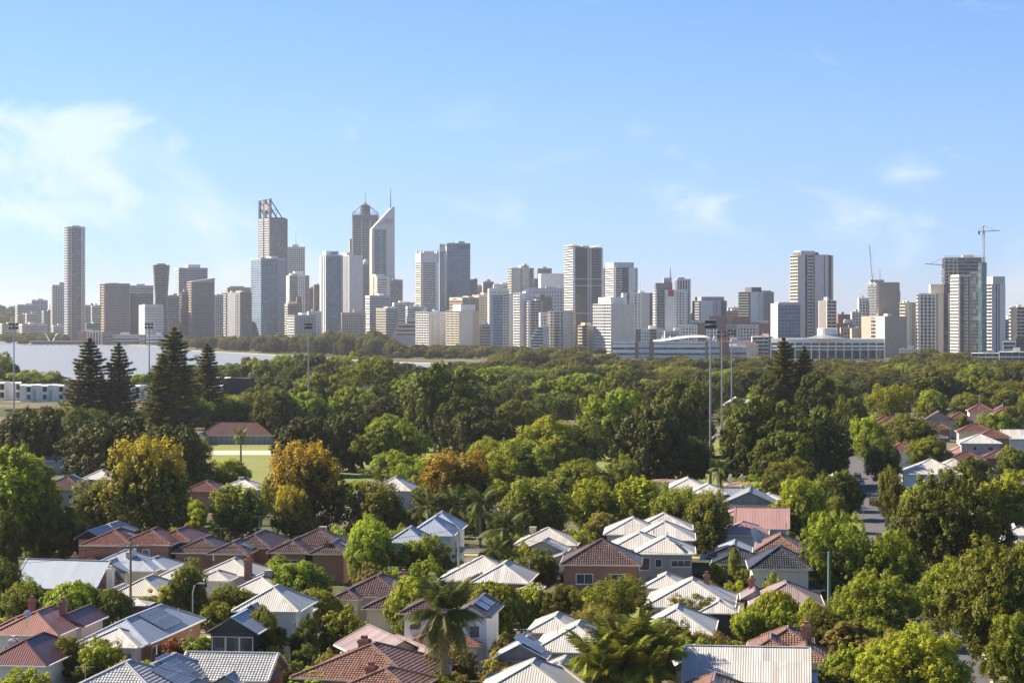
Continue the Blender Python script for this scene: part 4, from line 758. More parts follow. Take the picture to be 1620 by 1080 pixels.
MB().box(-W*0.02,W/2-0.3,-D/2-0.45,-D/2-0.05,H-9,H-2.5).build('dark_band', M('dgrey'), e); MB().box(-W/2-0.45,-W/2-0.05,-D/2+0.5,D/2-0.5,H-12,H-5).build('light_band', M('cream'), e); m = MB()
for i in range(5): m.box(-W*0.3+i*6, -W*0.3+i*6+3, -4, 4, H+0.3, H+1.8+(i % 2))
m.build('roof_plant', M('grey'), e)['kind'] = 'stuff'
e = tower('tan office block with dark lettering on its upper band', 711, 732, 758, 471, 3150, [(0,1,BD(0.5),'orange')], [(0,1,('fin',3.0,1.1),'tan')], 'gbrown', 'tan', name='office_block', floor=4.2); W, D, H = e['W'], e['D'], e['H']
MB().box(-W/2-0.6,-W/2-0.2,-D/2+0.3,D/2-0.3,H-4,H+0.6).build('sign_band', M('cream'), e); m = MB()
for i in range(4): m.box(-W/2-0.8,-W/2-0.55,D*0.18-i*2.6,D*0.18-i*2.6+1.8,H-2.6,H-0.8)
m.build('sign_letters', M('brown'), e)['kind'] = 'stuff'
tower('white grid fronted office behind the tan block', 747, 758, 776, 467, 3300, BD(0.5), G(2.6,1.0,0.5), 'gdark', 'cream', name='office_block')
e = tower('white apartment block with rounded balconies and green glass penthouses', 659, 680, 707, 494, 2800, [(0,1,BC(1.8,5.5),'white')], [(0,0.35,G(2.6,1.2,0.5),'white'),(0.35,0.6,BL,'lilac'),(0.6,1,G(2.6,1.3,0.5),'white')], 'gdark', 'white', name='apartment_block', floor=3.0); W, D, H = e['W'], e['D'], e['H']
for u in (-0.18, 0.16): MB().lathe([(5.0,H),(5.0,H+2.5),(3.2,H+4.8),(0.3,H+5.6)], 8, u*W*1.4, 0).build('penthouse', M('gteal'), e)
tower('beige slab apartment block with bright balcony bands on its left', 707, 728, 757, 492, 2760, [(0,1,BC(1.8,9),'cream')], [(0,0.68,BL,'conc'),(0.68,1,BL,'stone')], 'gdark', 'cream', name='apartment_block', floor=3.0, top=[(0.1,0.9,8,'white',0.1,0.7)])
tower('grey banded office block with garden roof beside the beige slab', 755, 757, 776, 513, 2800, BD(), BD(0.5), 'gdark', 'lilac', name='office_block')
tower('white concrete tower rising behind the blue banded apartment tower', 772, 774, 805, 457, 2900, BL, G(3,1.4,0.5), 'gdark', 'white', name='apartment_tower')
tower('blue glass apartment tower with white floor bands and lilac end wall', 776, 806, 815, 466, 2700, [(0,0.15,BL,'bluegrey'),(0.15,0.68,('band',0.28,0.9),'bluegrey'),(0.68,1,BC(1.7,5),'conc')], [(0,1,BL,'lilac')], 'gblue', 'lilac', name='apartment_tower', floor=3.2, ar=1.2)
tower('white slab apartment tower with balconies next to the lilac end wall', 814, 824, 841, 464, 2650, [(0,1,BC(1.8,6),'white')], [(0,0.5,BL,'white'),(0.5,1,BL,'lilac')], 'gdark', 'white', name='apartment_tower', floor=3.1); tower('dark framed apartment block with terraced top', 841, 856, 872, 470, 2740, BC(1.6,6), G(3,0.7,0.3), 'gdark', 'dgrey', name='apartment_tower', floor=3.1, top=[(0.1,0.5,3,'dgrey')])
tower('dark balcony block with pale slab edges below the terraced top', 833, 838, 856, 476, 2640, BC(1.8,6), [(0,1,BC(1.8,7),'conc')], 'gdark', 'conc', name='apartment_tower', floor=3.1)
tower('beige apartment tower with blank wall on the hill left of the hospital', 805, 811, 843, 424, 3250, BC(1.8,6), [(0,0.35,BL,'cream'),(0.35,0.5,G(3,1.2,0.4),'cream'),(0.5,0.82,BL,'cream'),(0.82,1,BC(1.6,5),'cream')], 'gdark', 'cream', name='apartment_tower', top=[(0.45,0.85,4,'cream'),(0.6,0.75,6,'grey')])
tower('narrow beige ribbed tower behind the hospital roof', 850, 851, 872.5, 425, 3600, ('fin',3,1.2), ('fin',3,1.4), 'gbrown', 'stone'); tower('large white blank topped hospital block', 852, 856, 893, 433, 3350, BL, BL, 'gdark', 'white', name='hospital_block', cat='building', top=[(0.35,0.95,0.5,'white')]); tower('long white hospital wing with rows of dark windows', 827, 829, 894, 456, 3250, BL, [(0,0.12,BL,'white'),(0.12,1,('grid',4.0,2.2,0.62),'lilac')], 'gdark', 'white', name='hospital_block', cat='building', floor=5)
for a, b, t, Yd, mt, lb in ((744,755,442,3500,'dgrey','small dark office block right of the green glass tower'),(751,763,452,3650,'white','pale office block with blank side left of the gabled roof block'),(763,781,446,3600,'stone','small beige roofed block on the hill behind the white concrete tower'),(780,806,450,3400,'conc','gabled pale block left of the beige apartment tower'),(843,853,441,3600,'bluegrey','blue glass sliver between the beige tower and the hospital')):
    tower(lb, a, a+1.5, b, t, Yd, BL, BD(0.5), 'gdark', mt, name='office_block')
# tall dark apartment tower with winged roof
e = tower('tall dark glass apartment tower with winged roof and brown central strip', 894.5, 909, 951.5, 392, 2900, [(0,1,BC(2.2,8),'white')], [(0,0.02,BL,'white'),(0.02,0.49,GL,'dgrey'),(0.49,0.51,BL,'white'),(0.51,0.60,BL,'brown'),(0.60,0.62,BL,'white'),(0.62,0.9,GL,'bluegrey'),(0.9,1,BL,'dgrey')], 'gnight', 'white', name='apartment_tower', floor=3.3); W, D, H = e['W'], e['D'], e['H']
for sx, x0, x1, za, zb in ((-1,-W/2-2.5,W*0.03,H+3.5,H-1),(1,W*0.08,W/2+2.5,H-1,H+3.5)): MB().hexa([(x0,-D/2-1.5,za),(x1,-D/2-1.5,zb),(x1,D/2,zb),(x0,D/2,za),(x0,-D/2-1.5,za+0.7),(x1,-D/2-1.5,zb+0.7),(x1,D/2,zb+0.7),(x0,D/2,za+0.7)]).build('wing_roof', M('conc'), e)
m = MB()
for f_ in (0.33, 0.61, 0.68): m.box(-W/2,W/2,-D/2-0.5,-D/2-0.1,H*f_,H*f_+0.9)
m.build('frame_lines', M('lilac'), e)['kind'] = 'stuff'; m = MB()
for i in range(int(H/3.3)): m.box(W/2+0.02, W/2+1.8, -D/2-0.4, D*0.1, i*3.3, i*3.3+0.35)
m.build('balconies', M('white'), e)['kind'] = 'stuff'
tower('dark apartment tower with pale flat lid right of the winged tower', 959, 973, 1007, 424, 3050, [(0,1,BC(2.0,6),'white')], [(0,0.3,BC(2.0,6),'white'),(0.3,0.62,BC(1.4,6),'gteal'),(0.62,0.95,BL,'white'),(0.95,1,BL,'bluegrey')], 'gnight', 'white', name='apartment_tower', floor=3.2, top=[(0.02,0.8,7,'gteal',0.1,0.9),(-0.04,0.9,7.8,'conc',0.05,0.95)])
tower('narrow grey slab between the winged and the lidded towers', 953, 954, 961, 424, 3100, G(), G(3,1.2,0.5), 'gdark', 'lilac', name='apartment_tower')
# round cream balcony tower
Y = 2360; s = Y/F; e = empty('apartment_tower', ((888.5-810)*s, Y, 0), -0.15, 'round cream apartment tower ringed by balconies above the trees', 'tower'); H = EYE-(493-500)*s; rg = [(0, ngon(13.2,11,18,0.7)), (H, ngon(13.2,11,18,0.7))]
lofted(e, rg, M('gdark'), 'body'); ringbands(e, rg, 3.0, 0.42, 1.1, 'cream', 'balconies'); m = MB()
for i in range(18): p = rg[0][1][i]; m.bar((p[0]*1.05,p[1]*1.05,0),(p[0]*1.05,p[1]*1.05,H),1.3)
for i in (12, 13, 14): p = rg[0][1][i]
m.build('piers', M('cream'), e)['kind'] = 'stuff'; MB().box(3,9,-12.6,-8,0,H+1.0).build('stair_wall', M('cream'), e); m = MB()
for i in range(9): p = rg[0][1][(i*2) % 18]; m.box(p[0]*0.9-0.7,p[0]*0.9+0.7,p[1]*0.9-0.7,p[1]*0.9+0.7,H,H+2.2)
m.build('roof_posts', M('cream'), e)['kind'] = 'stuff'
# stepped lower white block with blank lilac side
Y = 2340; s = Y/F; e = empty('apartment_block', ((853-810)*s, Y, 0), -0.1, 'stepped white apartment block in front of the round cream tower', 'building')
for i in range(9):
    z = i*3.0; k = max(0, i-4); x0 = -9.0+k*1.9; MB().box(x0+0.8,9.4,-8,8,z,z+3.0).build('storey', M('gdark'), e); MB().box(x0-0.4,4.6,-9.4,8,z+2.0,z+3.25).build('balcony', M('white'), e)
MB().box(4.6,9.6,-8.6,8.2,0,28).build('wall_panel', M('lilac'), e)
tower('small white block with square windows left of the round cream tower', 853, 855, 868, 495, 2420, BL, G(3,1.3,0.5), 'gdark', 'white', name='apartment_block'); tower('low cream block with balcony bands and sandy right side', 916, 931, 942, 515, 2360, [(0,1,BC(1.6,9,0.9),'cream')], [(0,1,BL,'stone')], 'gdark', 'cream', name='apartment_block', floor=3.0, top=[(0.0,0.6,3,'cream')])
tower('white tower with glass balconies left and wide blank grey wall', 940, 968, 1003, 481, 2320, [(0,0.62,BC(1.9,5),'white'),(0.62,1,BC(1.2,6),'white')], [(0,0.48,BL,'conc'),(0.48,0.5,BL,'grey'),(0.5,1,BL,'conc')], 'gdark', 'white', name='apartment_tower', floor=3.2, top=[(0.02,0.6,7,'white',0.1,0.8)])
e = tower('broad white slab with vertical window strips and thin aerial', 983, 986, 1044, 464, 2720, BL, [(0,0.1,BL,'white'),(0.1,0.17,GL,'grey'),(0.17,0.5,('grid',4.5,2.6,0.3),'white'),(0.5,0.72,('grid',5,3.2,0.5),'lilac'),(0.72,0.8,GL,'grey'),(0.8,0.95,BL,'white'),(0.95,1,BC(1.6,3),'white')], 'gdark', 'white', name='apartment_tower', top=[(0.45,0.6,3.5,'conc')]); mast(e, 0, 0, e['H'], e['H']+17, 0.3)
e = tower('white tower with red panel near its dark stepped top', 1035, 1039, 1084, 459, 2600, BC(), [(0,0.28,BC(1.6,5),'grey'),(0.28,0.66,BL,'white'),(0.66,1,G(3.4,1.3,0.4),'white')], 'gdark', 'white', name='apartment_tower', floor=3.1, top=[(0.0,0.58,8.5,'dgrey',0.3,0.9),(0.28,0.56,14.5,'grey',0.35,0.8)]); W, D, H = e['W'], e['D'], e['H']
MB().box(-W*0.10,W*0.10,-D/2-0.55,-D/2-0.25,H-7,H+0.2).build('red_panel', M('redp'), e); mast(e, W*0.03, 0, H+14, H+27, 0.9, 'gpole')
tower('grey ribbed tower right of the red panelled tower', 1068, 1071, 1092, 442, 2720, ('fin',3,1.2), [(0,1,('fin',3.4,1.4),'lilac')], 'gdark', 'grey', name='apartment_tower', top=[(0.1,0.6,2.5,'grey')])
tower('dark apartment block with white blank panel and overhanging roof', 1097, 1108, 1148, 476, 2680, [(0,1,BC(1.6,5),'grey')], [(0,0.48,BL,'white'),(0.48,0.8,G(3.6,1.6,0.4),'lilac'),(0.8,1,BL,'dgrey')], 'gdark', 'grey', name='apartment_block', floor=3.1, top=[(0.05,0.95,5,'grey',0.05,0.95)])
tower('small orange roofed block between the dark apartment blocks', 1148, 1151, 1171, 492, 3200, BL, BD(0.5), 'gdark', 'orange', name='office_block'); tower('pale block behind the small orange block', 1150, 1152, 1172, 487, 3600, BL, BD(0.5), 'gdark', 'conc', name='office_block')
tower('dark apartment tower with white end wall and roof garden', 1170, 1187, 1222, 462, 2720, [(0,1,BC(1.8,6),'dgrey')], [(0,0.34,BL,'white'),(0.34,0.58,BL,'lilac'),(0.58,1,G(3.3,1.4,0.4),'grey')], 'gnight', 'dgrey', name='apartment_tower', floor=3.2, top=[(0.15,0.6,6,'dgrey',0.2,0.8),(0.62,0.98,2,'tan',0.1,0.9)])
# brick hotel with arched glass roofs
Y = 2300; s = Y/F; e = empty('hotel_block', ((1146-810)*s, Y, 0), -0.09, 'long brick and white hotel with arched glass roofs', 'building'); W, D, H = 90, 22, EYE-(514-500)*s
MB().box(-W/2,W/2,-D/2,D/2,0,H).build('body', M('gdark'), e); facade(e,'F',W,D,0,H,[(0,0.2,G(3.2,1.4,0.45),'white'),(0.2,0.30,BL,'citybrick'),(0.30,0.42,G(3.2,1.2,0.4),'white'),(0.42,0.52,BL,'citybrick'),(0.52,0.64,G(3.2,1.2,0.4),'grey'),(0.64,0.88,G(3.2,1.4,0.4),'lilac'),(0.88,1,BL,'citybrick')],'white',3.2); facade(e,'L',W,D,0,H,G(),'cream',3.2); facade(e,'R',W,D,0,H,BL,'citybrick',3.2)
for x0, x1, r in ((-34,-16,4.5),(-12,-1,7.0),(26,44,4.5)):
    m = MB(); k = 8; pts = [(r*math.cos(math.pi*i/k), r*math.sin(math.pi*i/k)) for i in range(k+1)]; n = len(pts)
    if r > 6: m.v = [((x0+x1)/2+a, -D/2-0.8, H-3+b) for a, b in pts]+[((x0+x1)/2+a, D/4, H-3+b) for a, b in pts]
    else: m.v = [(x0, -D/2+5-a, H+b) for a, b in pts]+[(x1, -D/2+5-a, H+b) for a, b in pts]
    m.f = [tuple(range(n)), tuple(range(2*n-1, n-1, -1))]+[(i+1, i, n+i, n+i+1) for i in range(n-1)]; m.build('arched_roof', M('ggrey'), e)
for x0, x1 in ((-15,3),(8,26)): MB().box(x0,x1,-D/4,D/4,H,H+9).build('roof_block', M('citybrick'), e)
tower('low grey and white flats left of the brick hotel', 1003, 1005, 1050, 521, 2480, BL, [(0,0.2,G(3,1,0.4),'brown'),(0.2,0.5,G(3,1.3,0.5),'white'),(0.5,0.75,BC(1.5,4),'grey'),(0.75,1,G(3,1.3,0.5),'white')], 'gdark', 'white', name='apartment_block'); tower('low pale flats close to the left end of the brick hotel', 1050, 1052, 1078, 524, 2560, BL, G(3,1.2,0.5), 'gdark', 'conc', name='apartment_block')
tower('low white flats right of the brick hotel', 1189, 1190, 1222, 533, 2180, BL, [(0,0.8,BC(1.5,6),'white'),(0.8,1,BL,'dgrey')], 'gdark', 'white', name='apartment_block'); tower('small tan brick block far behind right of the hotel', 1322, 1326, 1345, 498, 2900, BL, G(3,1.2,0.5), 'gdark', 'citybrick', name='office_block')
# white pavilion building with wing canopy
Y = 2060; s = Y/F; e = empty('sports_centre', ((1060-810)*s, Y, 0), -0.06, 'low white and brick building with a swooping white canopy roof', 'building'); W, D, H = 105, 30, EYE-(540.5-500)*s
MB().box(-W/2,W/2,-D/2,D/2,0,H).build('body', M('gdark'), e); facade(e,'F',W,D,0,H,[(0,0.005,BL,'citybrick'),(0.005,0.2,BD(0.6),'white'),(0.2,0.23,BL,'citybrick'),(0.23,0.32,BD(0.75),'lilac'),(0.32,0.36,BL,'citybrick'),(0.36,0.80,BD(0.6),'white'),(0.80,0.82,BL,'citybrick'),(0.82,0.92,BD(0.75),'lilac'),(0.92,1,BL,'citybrick')],'white',4.6); facade(e,'L',W,D,0,H,BL,'citybrick',4); facade(e,'R',W,D,0,H,BL,'citybrick',4)
m = MB(); ns = 14
for i in range(ns+1):
    u = i/ns; x = -W/2+37+u*52; zc = H+0.6+6.0*math.sin(math.pi*min(1, u*0.72+0.05))*(0.35+0.65*u) if u < 0.97 else H+3; wd = 3+9*math.sin(math.pi*(0.12+0.74*u))
    for q in range(5): t_ = q/4-0.5; m.v.append((x, -4+t_*wd*2, zc+1.8*(0.25-t_*t_)*4-1.2))
for i in range(ns):
    for q in range(4): a = i*5+q; m.f.append((a, a+1, a+6, a+5)[::-1])
m.build('canopy', M('canopy'), e, smooth=True); m = MB()
for i in range(8): x = -W/2+44+i*6.6; m.bar((x,-10,H-0.2),(x+2,-5,H+5.5),0.5); m.bar((x+4,-10,H-0.2),(x+2,-5,H+5.5),0.5)
m.build('canopy_struts', M('paint'), e)['kind'] = 'stuff'
tower('long white single storey wing right of the swooping canopy', 1097, 1098, 1180, 549, 2080, BL, BD(0.65), 'gdark', 'white', name='low_building', cat='building', floor=4.5)
tower('flat roofed box with brown upper band beside the floodlight poles', 1141, 1142, 1186, 541, 2160, BL, [(0,1,BL,'lilac')], 'gdark', 'citybrick', name='low_building', cat='building', floor=4.5)
# pale slab tower at the right
e = tower('tall pale slab tower with stacked balconies on its left side', 1253, 1265, 1315, 404, 2260, [(0,1,BC(2.2,8,1.1),'cream')], [(0,0.17,BL,'lilac'),(0.17,0.24,GL,'dgrey'),(0.24,0.42,BC(1.6,6,1.1),'conc'),(0.42,0.47,GL,'dgrey'),(0.47,0.76,BL,'lilac'),(0.76,0.79,GL,'dgrey'),(0.79,0.9,BL,'lilac'),(0.9,1,BL,'dgrey')], 'gdark', 'cream', name='apartment_tower', floor=3.3, top=[(0.02,0.62,3.2,'dgrey',0.1,0.9),(0.04,0.5,4.6,'conc',0.05,0.95),(0.45,0.98,1.0,'grey')], ar=0.6)
tower('glass office block with white end wall left of the pale slab tower', 1220, 1231, 1266, 481, 2180, [(0,1,('grid',3,2.3,0.6),'white')], [(0,1,('glass',3,0.2,0.15),'bluegrey')], 'gblue', 'white', name='office_block', top=[(0.1,0.9,2,'grey')]); tower('dark panelled block with balconies right of the pale slab tower', 1296, 1307, 1322, 476, 2150, [(0,1,BL,'brown')], [(0,1,BC(2.0,4),'conc')], 'gdark', 'conc', name='apartment_block', floor=3.2)
# white multi-storey car park with round front and central drum
Y = 1990; s = Y/F; e = empty('car_park', ((1309-810)*s, Y, 0), -0.12, 'white multi-storey car park with curved front and central ramp drum', 'building'); W = 178*s; H = EYE-(535.5-500)*s; rr = W*1.1
def arcfront(off, k=18): return [(W/2*(2*i/k-1), -rr*0.0-(W*0.10)*(1-(2*i/k-1)**2)-off) for i in range(k+1)]
def arcplan(off, dback=26): p = arcfront(off); return p+[(W/2+off*0.3, dback),(-W/2-off*0.3, dback)]
MB().prism(arcplan(-1.5), 0, H-0.5).build('body', M('gdark'), e); m = MB()
for z0_, z1_ in ((0,0.8),(H*0.46,H*0.52),(H*0.60,H*0.69),(H*0.80,H*1.0)): m.prism(arcplan(0.4), z0_, z1_)
m.build('parapet_bands', M('white'), e)['kind'] = 'stuff'; m = MB(); p = arcfront(0.2, 14)
for q in p: m.box(q[0]-0.5,q[0]+0.5,q[1]-0.3,q[1]+0.9,0,H*0.82)
m.build('columns', M('white'), e)['kind'] = 'stuff'; MB().lathe([(21,H),(10,H+2.6),(8.6,H+3.4)], 24, 0, 4).build('sloping_roof', M('rgrey'), e); MB().lathe([(8.8,H+2.5),(8.8,H+9.0),(8.0,H+9.1)], 24, 0, 4).build('ramp_drum', M('white'), e)
tower('sandy block with square openings behind the car park', 1329, 1334, 1359, 519, 2150, BL, G(3.6,1.0,0.4), 'gdark', 'stone', name='office_block', floor=4.0); tower('tan block with slanted ramp next to the sandy block', 1345, 1348, 1366, 520, 2120, BL, BL, 'gdark', 'tan', name='office_block')
e = tower('big windowless tan block beside the car park', 1363, 1400, 1434, 501, 2080, [(0,0.42,BL,'tan'),(0.42,0.62,BD(0.4),'tan'),(0.62,1,BL,'cream')], [(0,1,BL,'tan')], 'gdark', 'tan', name='windowless_block', cat='building')
MB().lathe([(1.2,0),(1.2,0.3)], 10).build('round_emblem', M('brown'), e).rotation_euler = (R(90),0,0); e.children[-1].location = (e['W']*0.22, -e['D']/2-0.2, e['H']-6)
for a, b, t, Yd, mt, lb in ((1346,1363,494,2700,'lilac','pale blank block left of the unfinished tower'),(1357,1374,472,2750,'white','white framed apartment block left of the unfinished tower'),(1322,1346,512,2500,'citybrick','low red brick block behind the sandy block'),(1336,1350,506,2600,'conc','low grey shed roofs behind the sandy block')):
    tower(lb, a, a+2, b, t, Yd, BL, G(4,1.2,0.35), 'gdark', mt, name='office_block')
e = tower('unfinished grey tower under scaffold with white lower cladding', 1373, 1387, 1411, 449, 2720, [(0,1,('grid',2.6,0.5,0.3),'grey')], [(0,1,('grid',3.0,0.6,0.5),'grey')], 'gdark', 'grey', name='unfinished_tower', floor=3.2, top=[(0.0,0.6,5,'grey',0.2,0.9)]); mast(e, e['W']*0.0, 0, e['H']+4, e['H']+19, 0.8, 'stone'); MB().box(-e['W']/2+0.5, e['W']/2-0.2, -e['D']/2-0.9, -e['D']/2-0.5, 0, e['H']*0.62).build('cladding', M('white'), e)
tower('slim white tower with black stripes right of the unfinished tower', 1409, 1413, 1424, 461, 2680, BL, [(0,0.3,BL,'white'),(0.3,0.5,GL,'black'),(0.5,0.7,BL,'white'),(0.7,1,BL,'lilac')], 'gdark', 'white', name='apartment_tower'); tower('white balcony block right of the slim striped tower', 1418, 1434, 1447, 479, 2420, [(0,1,BC(1.8,5),'cream')], [(0,0.3,BL,'white'),(0.3,0.6,G(3,1.5,0.3),'lilac'),(0.6,1,BL,'grey')], 'gdark', 'cream', name='apartment_block')
# far right cluster
tower('cream tower with broad white framed window grid', 1452, 1455, 1505, 465, 2200, BC(1.6,5), [(0,0.5,('grid',3.9,1.0,0.22),'white'),(0.5,0.58,BL,'grey'),(0.58,0.74,BL,'cream'),(0.74,0.88,G(3,0.5,0.3),'dgrey'),(0.88,1,BL,'cream')], 'gdark', 'cream', name='apartment_tower', floor=3.3, top=[(0.34,0.76,9.5,'cream',0.1,0.8),(0.76,1.0,9.2,'dgrey',0.1,0.8)])
e = tower('concrete tower under construction with open upper floors', 1491, 1494, 1557, 408, 2380, [(0,1,BC(0.6,6,0.3),'cream')], [(0,0.33,('grid',4.2,1.0,0.3),'cream'),(0.33,0.9,BD(0.3),'grey'),(0.9,1,('grid',3,0.6,0.3),'cream')], 'gdark', 'cream', name='unfinished_tower', floor=3.6); m = MB(); W, D, H = e['W'], e['D'], e['H']
for i in range(16): x = -W/2+i*W/15; m.bar((x,-D/2,H),(x,-D/2,H+2.2),0.25)
m.bar((-W/2,-D/2,H+2.0),(W/2,-D/2,H+2.0),0.2); m.build('scaffold_rail', M('steel'), e)['kind'] = 'stuff'
tower('grey balcony tower with white slab edges left of the teal glass corner', 1506, 1519, 1537, 438, 2170, [(0,1,BC(1.9,4),'white')], [(0,0.35,GL,'dgrey'),(0.35,0.6,BC(1.4,4),'lilac'),(0.6,1,BL,'dgrey')], 'gdark', 'white', name='apartment_tower', floor=3.2, top=[(-0.1,0.95,2.2,'conc',0,1)])
e = tower('glass apartment tower with teal glass corner rising above its roof', 1535, 1553, 1560, 431, 2130, [(0,1,('glass',3,0.2,0.2),'dgrey')], [(0,1,('glass',3,0.2,0.2),'bluegrey')], 'gdark', 'dgrey', name='apartment_tower', floor=3.2); W, D, H = e['W'], e['D'], e['H']; MB().box(-W/2-0.6,W/2+0.1,-D/2-0.6,-D/2+0.26*D,0,H+9.5).build('glass_corner', M('gteal'), e)
tower('pale banded apartment tower with dark vertical stripes and flat roof lid', 1559, 1571, 1588, 449, 2140, [(0,1,BC(1.5,9,0.9),'white')], [(0,0.25,BL,'lilac'),(0.25,0.36,GL,'dgrey'),(0.36,0.5,BL,'lilac'),(0.5,0.6,GL,'dgrey'),(0.6,1,BL,'white')], 'gdark', 'white', name='apartment_tower', floor=3.2, top=[(0.0,0.9,5.5,'dgrey',0.1,0.95),(-0.05,1.06,7.0,'conc',-0.05,1.05)])
tower('cream rounded apartment block at the right frame edge', 1599, 1602, 1628, 486, 2320, BC(), [(0,0.25,BL,'cream'),(0.25,1,BC(1.6,5),'cream')], 'gdark', 'cream', name='apartment_block'); tower('small cream block left of the rounded block at the frame edge', 1587, 1589, 1600, 506, 2420, BL, G(3,1.2,0.5), 'gdark', 'cream', name='apartment_block')
for a, b, t, Yd, mt, lb in ((1536,1580,559,1900,'white','low white terrace houses below the teal cornered tower'),(1580,1622,557,1860,'white','long low white wall and terrace at the right edge'),(1586,1606,541,2050,'white','small white house block above the low terraces at the right'),(1607,1630,536,2000,'dgrey','dark grey flats at the right edge above the trees'),(1422,1452,553,1960,'cream','small cream pavilion left of the cream gridded tower')):
    tower(lb, a, a+1, b, t, Yd, BL, random.choice([BC(1.5,6), BD(0.6)]), 'gdark', mt, name='low_building', cat='building')
e = tower('low blue grey library with broad flat roofs among the trees', 1106, 1107, 1214, 582, 1560, BL, BD(0.45), 'gblue', 'bluegrey', name='library', cat='building', floor=4, top=[(-0.02,0.62,1.2,'lilac',0,1),(0.3,0.72,4.5,'bluegrey',0.2,0.8)])
# row of red roofed terraces by the far shore
for i, (xc, yt) in enumerate(((633,548),(648,546),(672,548),(688,549),(702,548),(718,550),(1250-60,541))):
    Yd = 2680 if i < 6 else 2150; s = Yd/F; e = empty('terrace_house', ((xc-810)*s, Yd, 0), 0.1*(i % 3-1), ['red roofed terrace house left of the cypress pair on the far shore','red roofed terrace house behind the tall cypresses','red roofed terrace house below the white balcony block','low red roofed terrace house under the rounded balconies','red roofed terrace house between the white and the beige slab','end terrace house with red roof under the beige slab','red roofed house by the brick hotel'][i], 'house'); z = EYE-(yt-500)*s
    MB().box(-5.5,5.5,-5,5,0,z-3).build('wall', M('cream'), e); m = MB(); m.v = [(-6,-5.5,z-3),(6,-5.5,z-3),(6,5.5,z-3),(-6,5.5,z-3),(-3,0,z),(3,0,z)]; m.f = [(0,1,5,4),(1,2,5),(2,3,4,5),(3,0,4),(3,2,1,0)]; m.build('roof', M('tred'), e)
# tower cranes
def crane(label, x, yt, yb, Y, jib, cj, jy, luff=None, mats=('crane_white','crane_red')):
    s = Y/F; zt = EYE-(yt-500)*s; e = empty('tower_crane', ((x-810)*s, Y, 0), 0, label, 'crane'); m = MB(); zb = 0.0; w_ = 1.0; zj = EYE-(jy-500)*s
    for sx in (-1, 1):
        for sy in (-1, 1): m.bar((sx*w_,sy*w_,zb),(sx*w_,sy*w_,zj),0.35)
    z = zb; k = 0
    while z < zj-2:
        sg = 1 if k % 2 else -1
        for sy in (-1, 1): m.bar((-w_*sg,sy*w_,z),(w_*sg,sy*w_,z+2.4),0.22); m.bar((sy*w_,-w_*sg,z),(sy*w_,w_*sg,z+2.4),0.22)
        z += 2.4; k += 1
    m.build('lattice_mast', M(mats[0]), e); m = MB()
    if luff is None:
        m.bar((0,0,zj),(jib*s,0,zj+1),0.9,0.7); m.bar((0,0,zj),(cj*s,0,zj),1.0,0.8); m.bar((0,0,zj),(0,0,zt),0.8); m.bar((0,0,zt),(jib*s*0.7,0,zj+1),0.25); m.bar((0,0,zt),(cj*s,0,zj+0.6),0.25)
        m.build('jib', M(mats[1]), e); MB().box(min(cj*s*0.65,cj*s),max(cj*s*0.65,cj*s),-1,1,zj-3.4,zj+0.4).build('counterweight', M('grey'), e)
    else:
        m.bar((0,0,zj),(luff*s,0,zt),0.9); m.bar((0,0,zj),(-luff*s*0+3*s,0,zj+11),0.5); m.bar((3*s,0,zj+11),(luff*s,0,zt),0.2); m.build('jib', M(mats[0]), e); MB().box(-2.6,4,-1,1,zj-1,zj+1).build('counterweight', M('grey'), e)
    MB().box(-1.2,1.2,-1.6,0.4,zj-2.6,zj-0.3).build('cab', M('crane_white'), e)
crane('tall tower crane with level red jib above the unfinished concrete tower', 1556, 357, 500, 2360, 26, -9, 366)
crane('lower tower crane with jib pointing left beside the unfinished concrete tower', 1491.5, 408, 500, 2350, -28, 2.5, 419)
crane('thin white luffing crane raised steeply above the scaffolded tower', 1380, 388, 500, 2690, 0, 0, 444, luff=-5)
# smaller buildings that fill the streets behind
rnd = random.Random(5)
for i in range(84):
    x = rnd.uniform(330, 1600); Yd = rnd.uniform(3300, 4300) if x < 900 else rnd.uniform(2800, 3600); wd = rnd.uniform(12, 26); t = rnd.uniform(484 if 600 < x < 1300 else 496, 518)
    mt_ = rnd.choice(['conc','white','stone','lilac','grey','cream']); lm = near_sky(x+wd/2)
    tower('%s %s fill-in building %s the %s' % (big(wd, 16, 21), dict(conc='pale concrete', white='white', stone='sandy', lilac='pale grey', grey='grey', cream='cream')[mt_], 'just left of' if x+wd/2 < lm[0] else 'just right of', lm[1]), x, x+wd*0.15, x+wd, t, Yd, BL, rnd.choice([BD(0.5), G(3.2,1.2,0.45)]), 'gdark', mt_, name='city_building', cat='building', group='small buildings between the towers')

# ------------------------------------------------------------------ suburban houses
GRID = -7.0
PANEL = None
def panel_mesh():
    global PANEL
    if PANEL is None:
        m = MB(); m.box(-0.49, 0.49, -0.81, 0.81, 0.06, 0.10); PANEL = m.mesh('panel'); PANEL.materials.append(M('solar'))
        m = MB()
        for a in (-0.49, 0.46): m.box(a, a+0.03, -0.81, 0.81, 0.055, 0.108)
        for b in (-0.81, 0.78): m.box(-0.47, 0.47, b, b+0.03, 0.055, 0.107)
        for a in (-0.165, 0.165): m.box(a-0.006, a+0.006, -0.78, 0.78, 0.1, 0.103)
        PANEL2 = m.mesh('panel_frame'); PANEL2.materials.append(M('alu')); PANEL = (PANEL, PANEL2)
    return PANEL
def slope_frame(poly):
    p0, p1, p2 = Vector(poly[0]), Vector(poly[1]), Vector(poly[2]); e_ = (p1-p0).normalized(); n_ = e_.cross(p2-p1).normalized(); return p0, e_, n_.cross(e_), n_
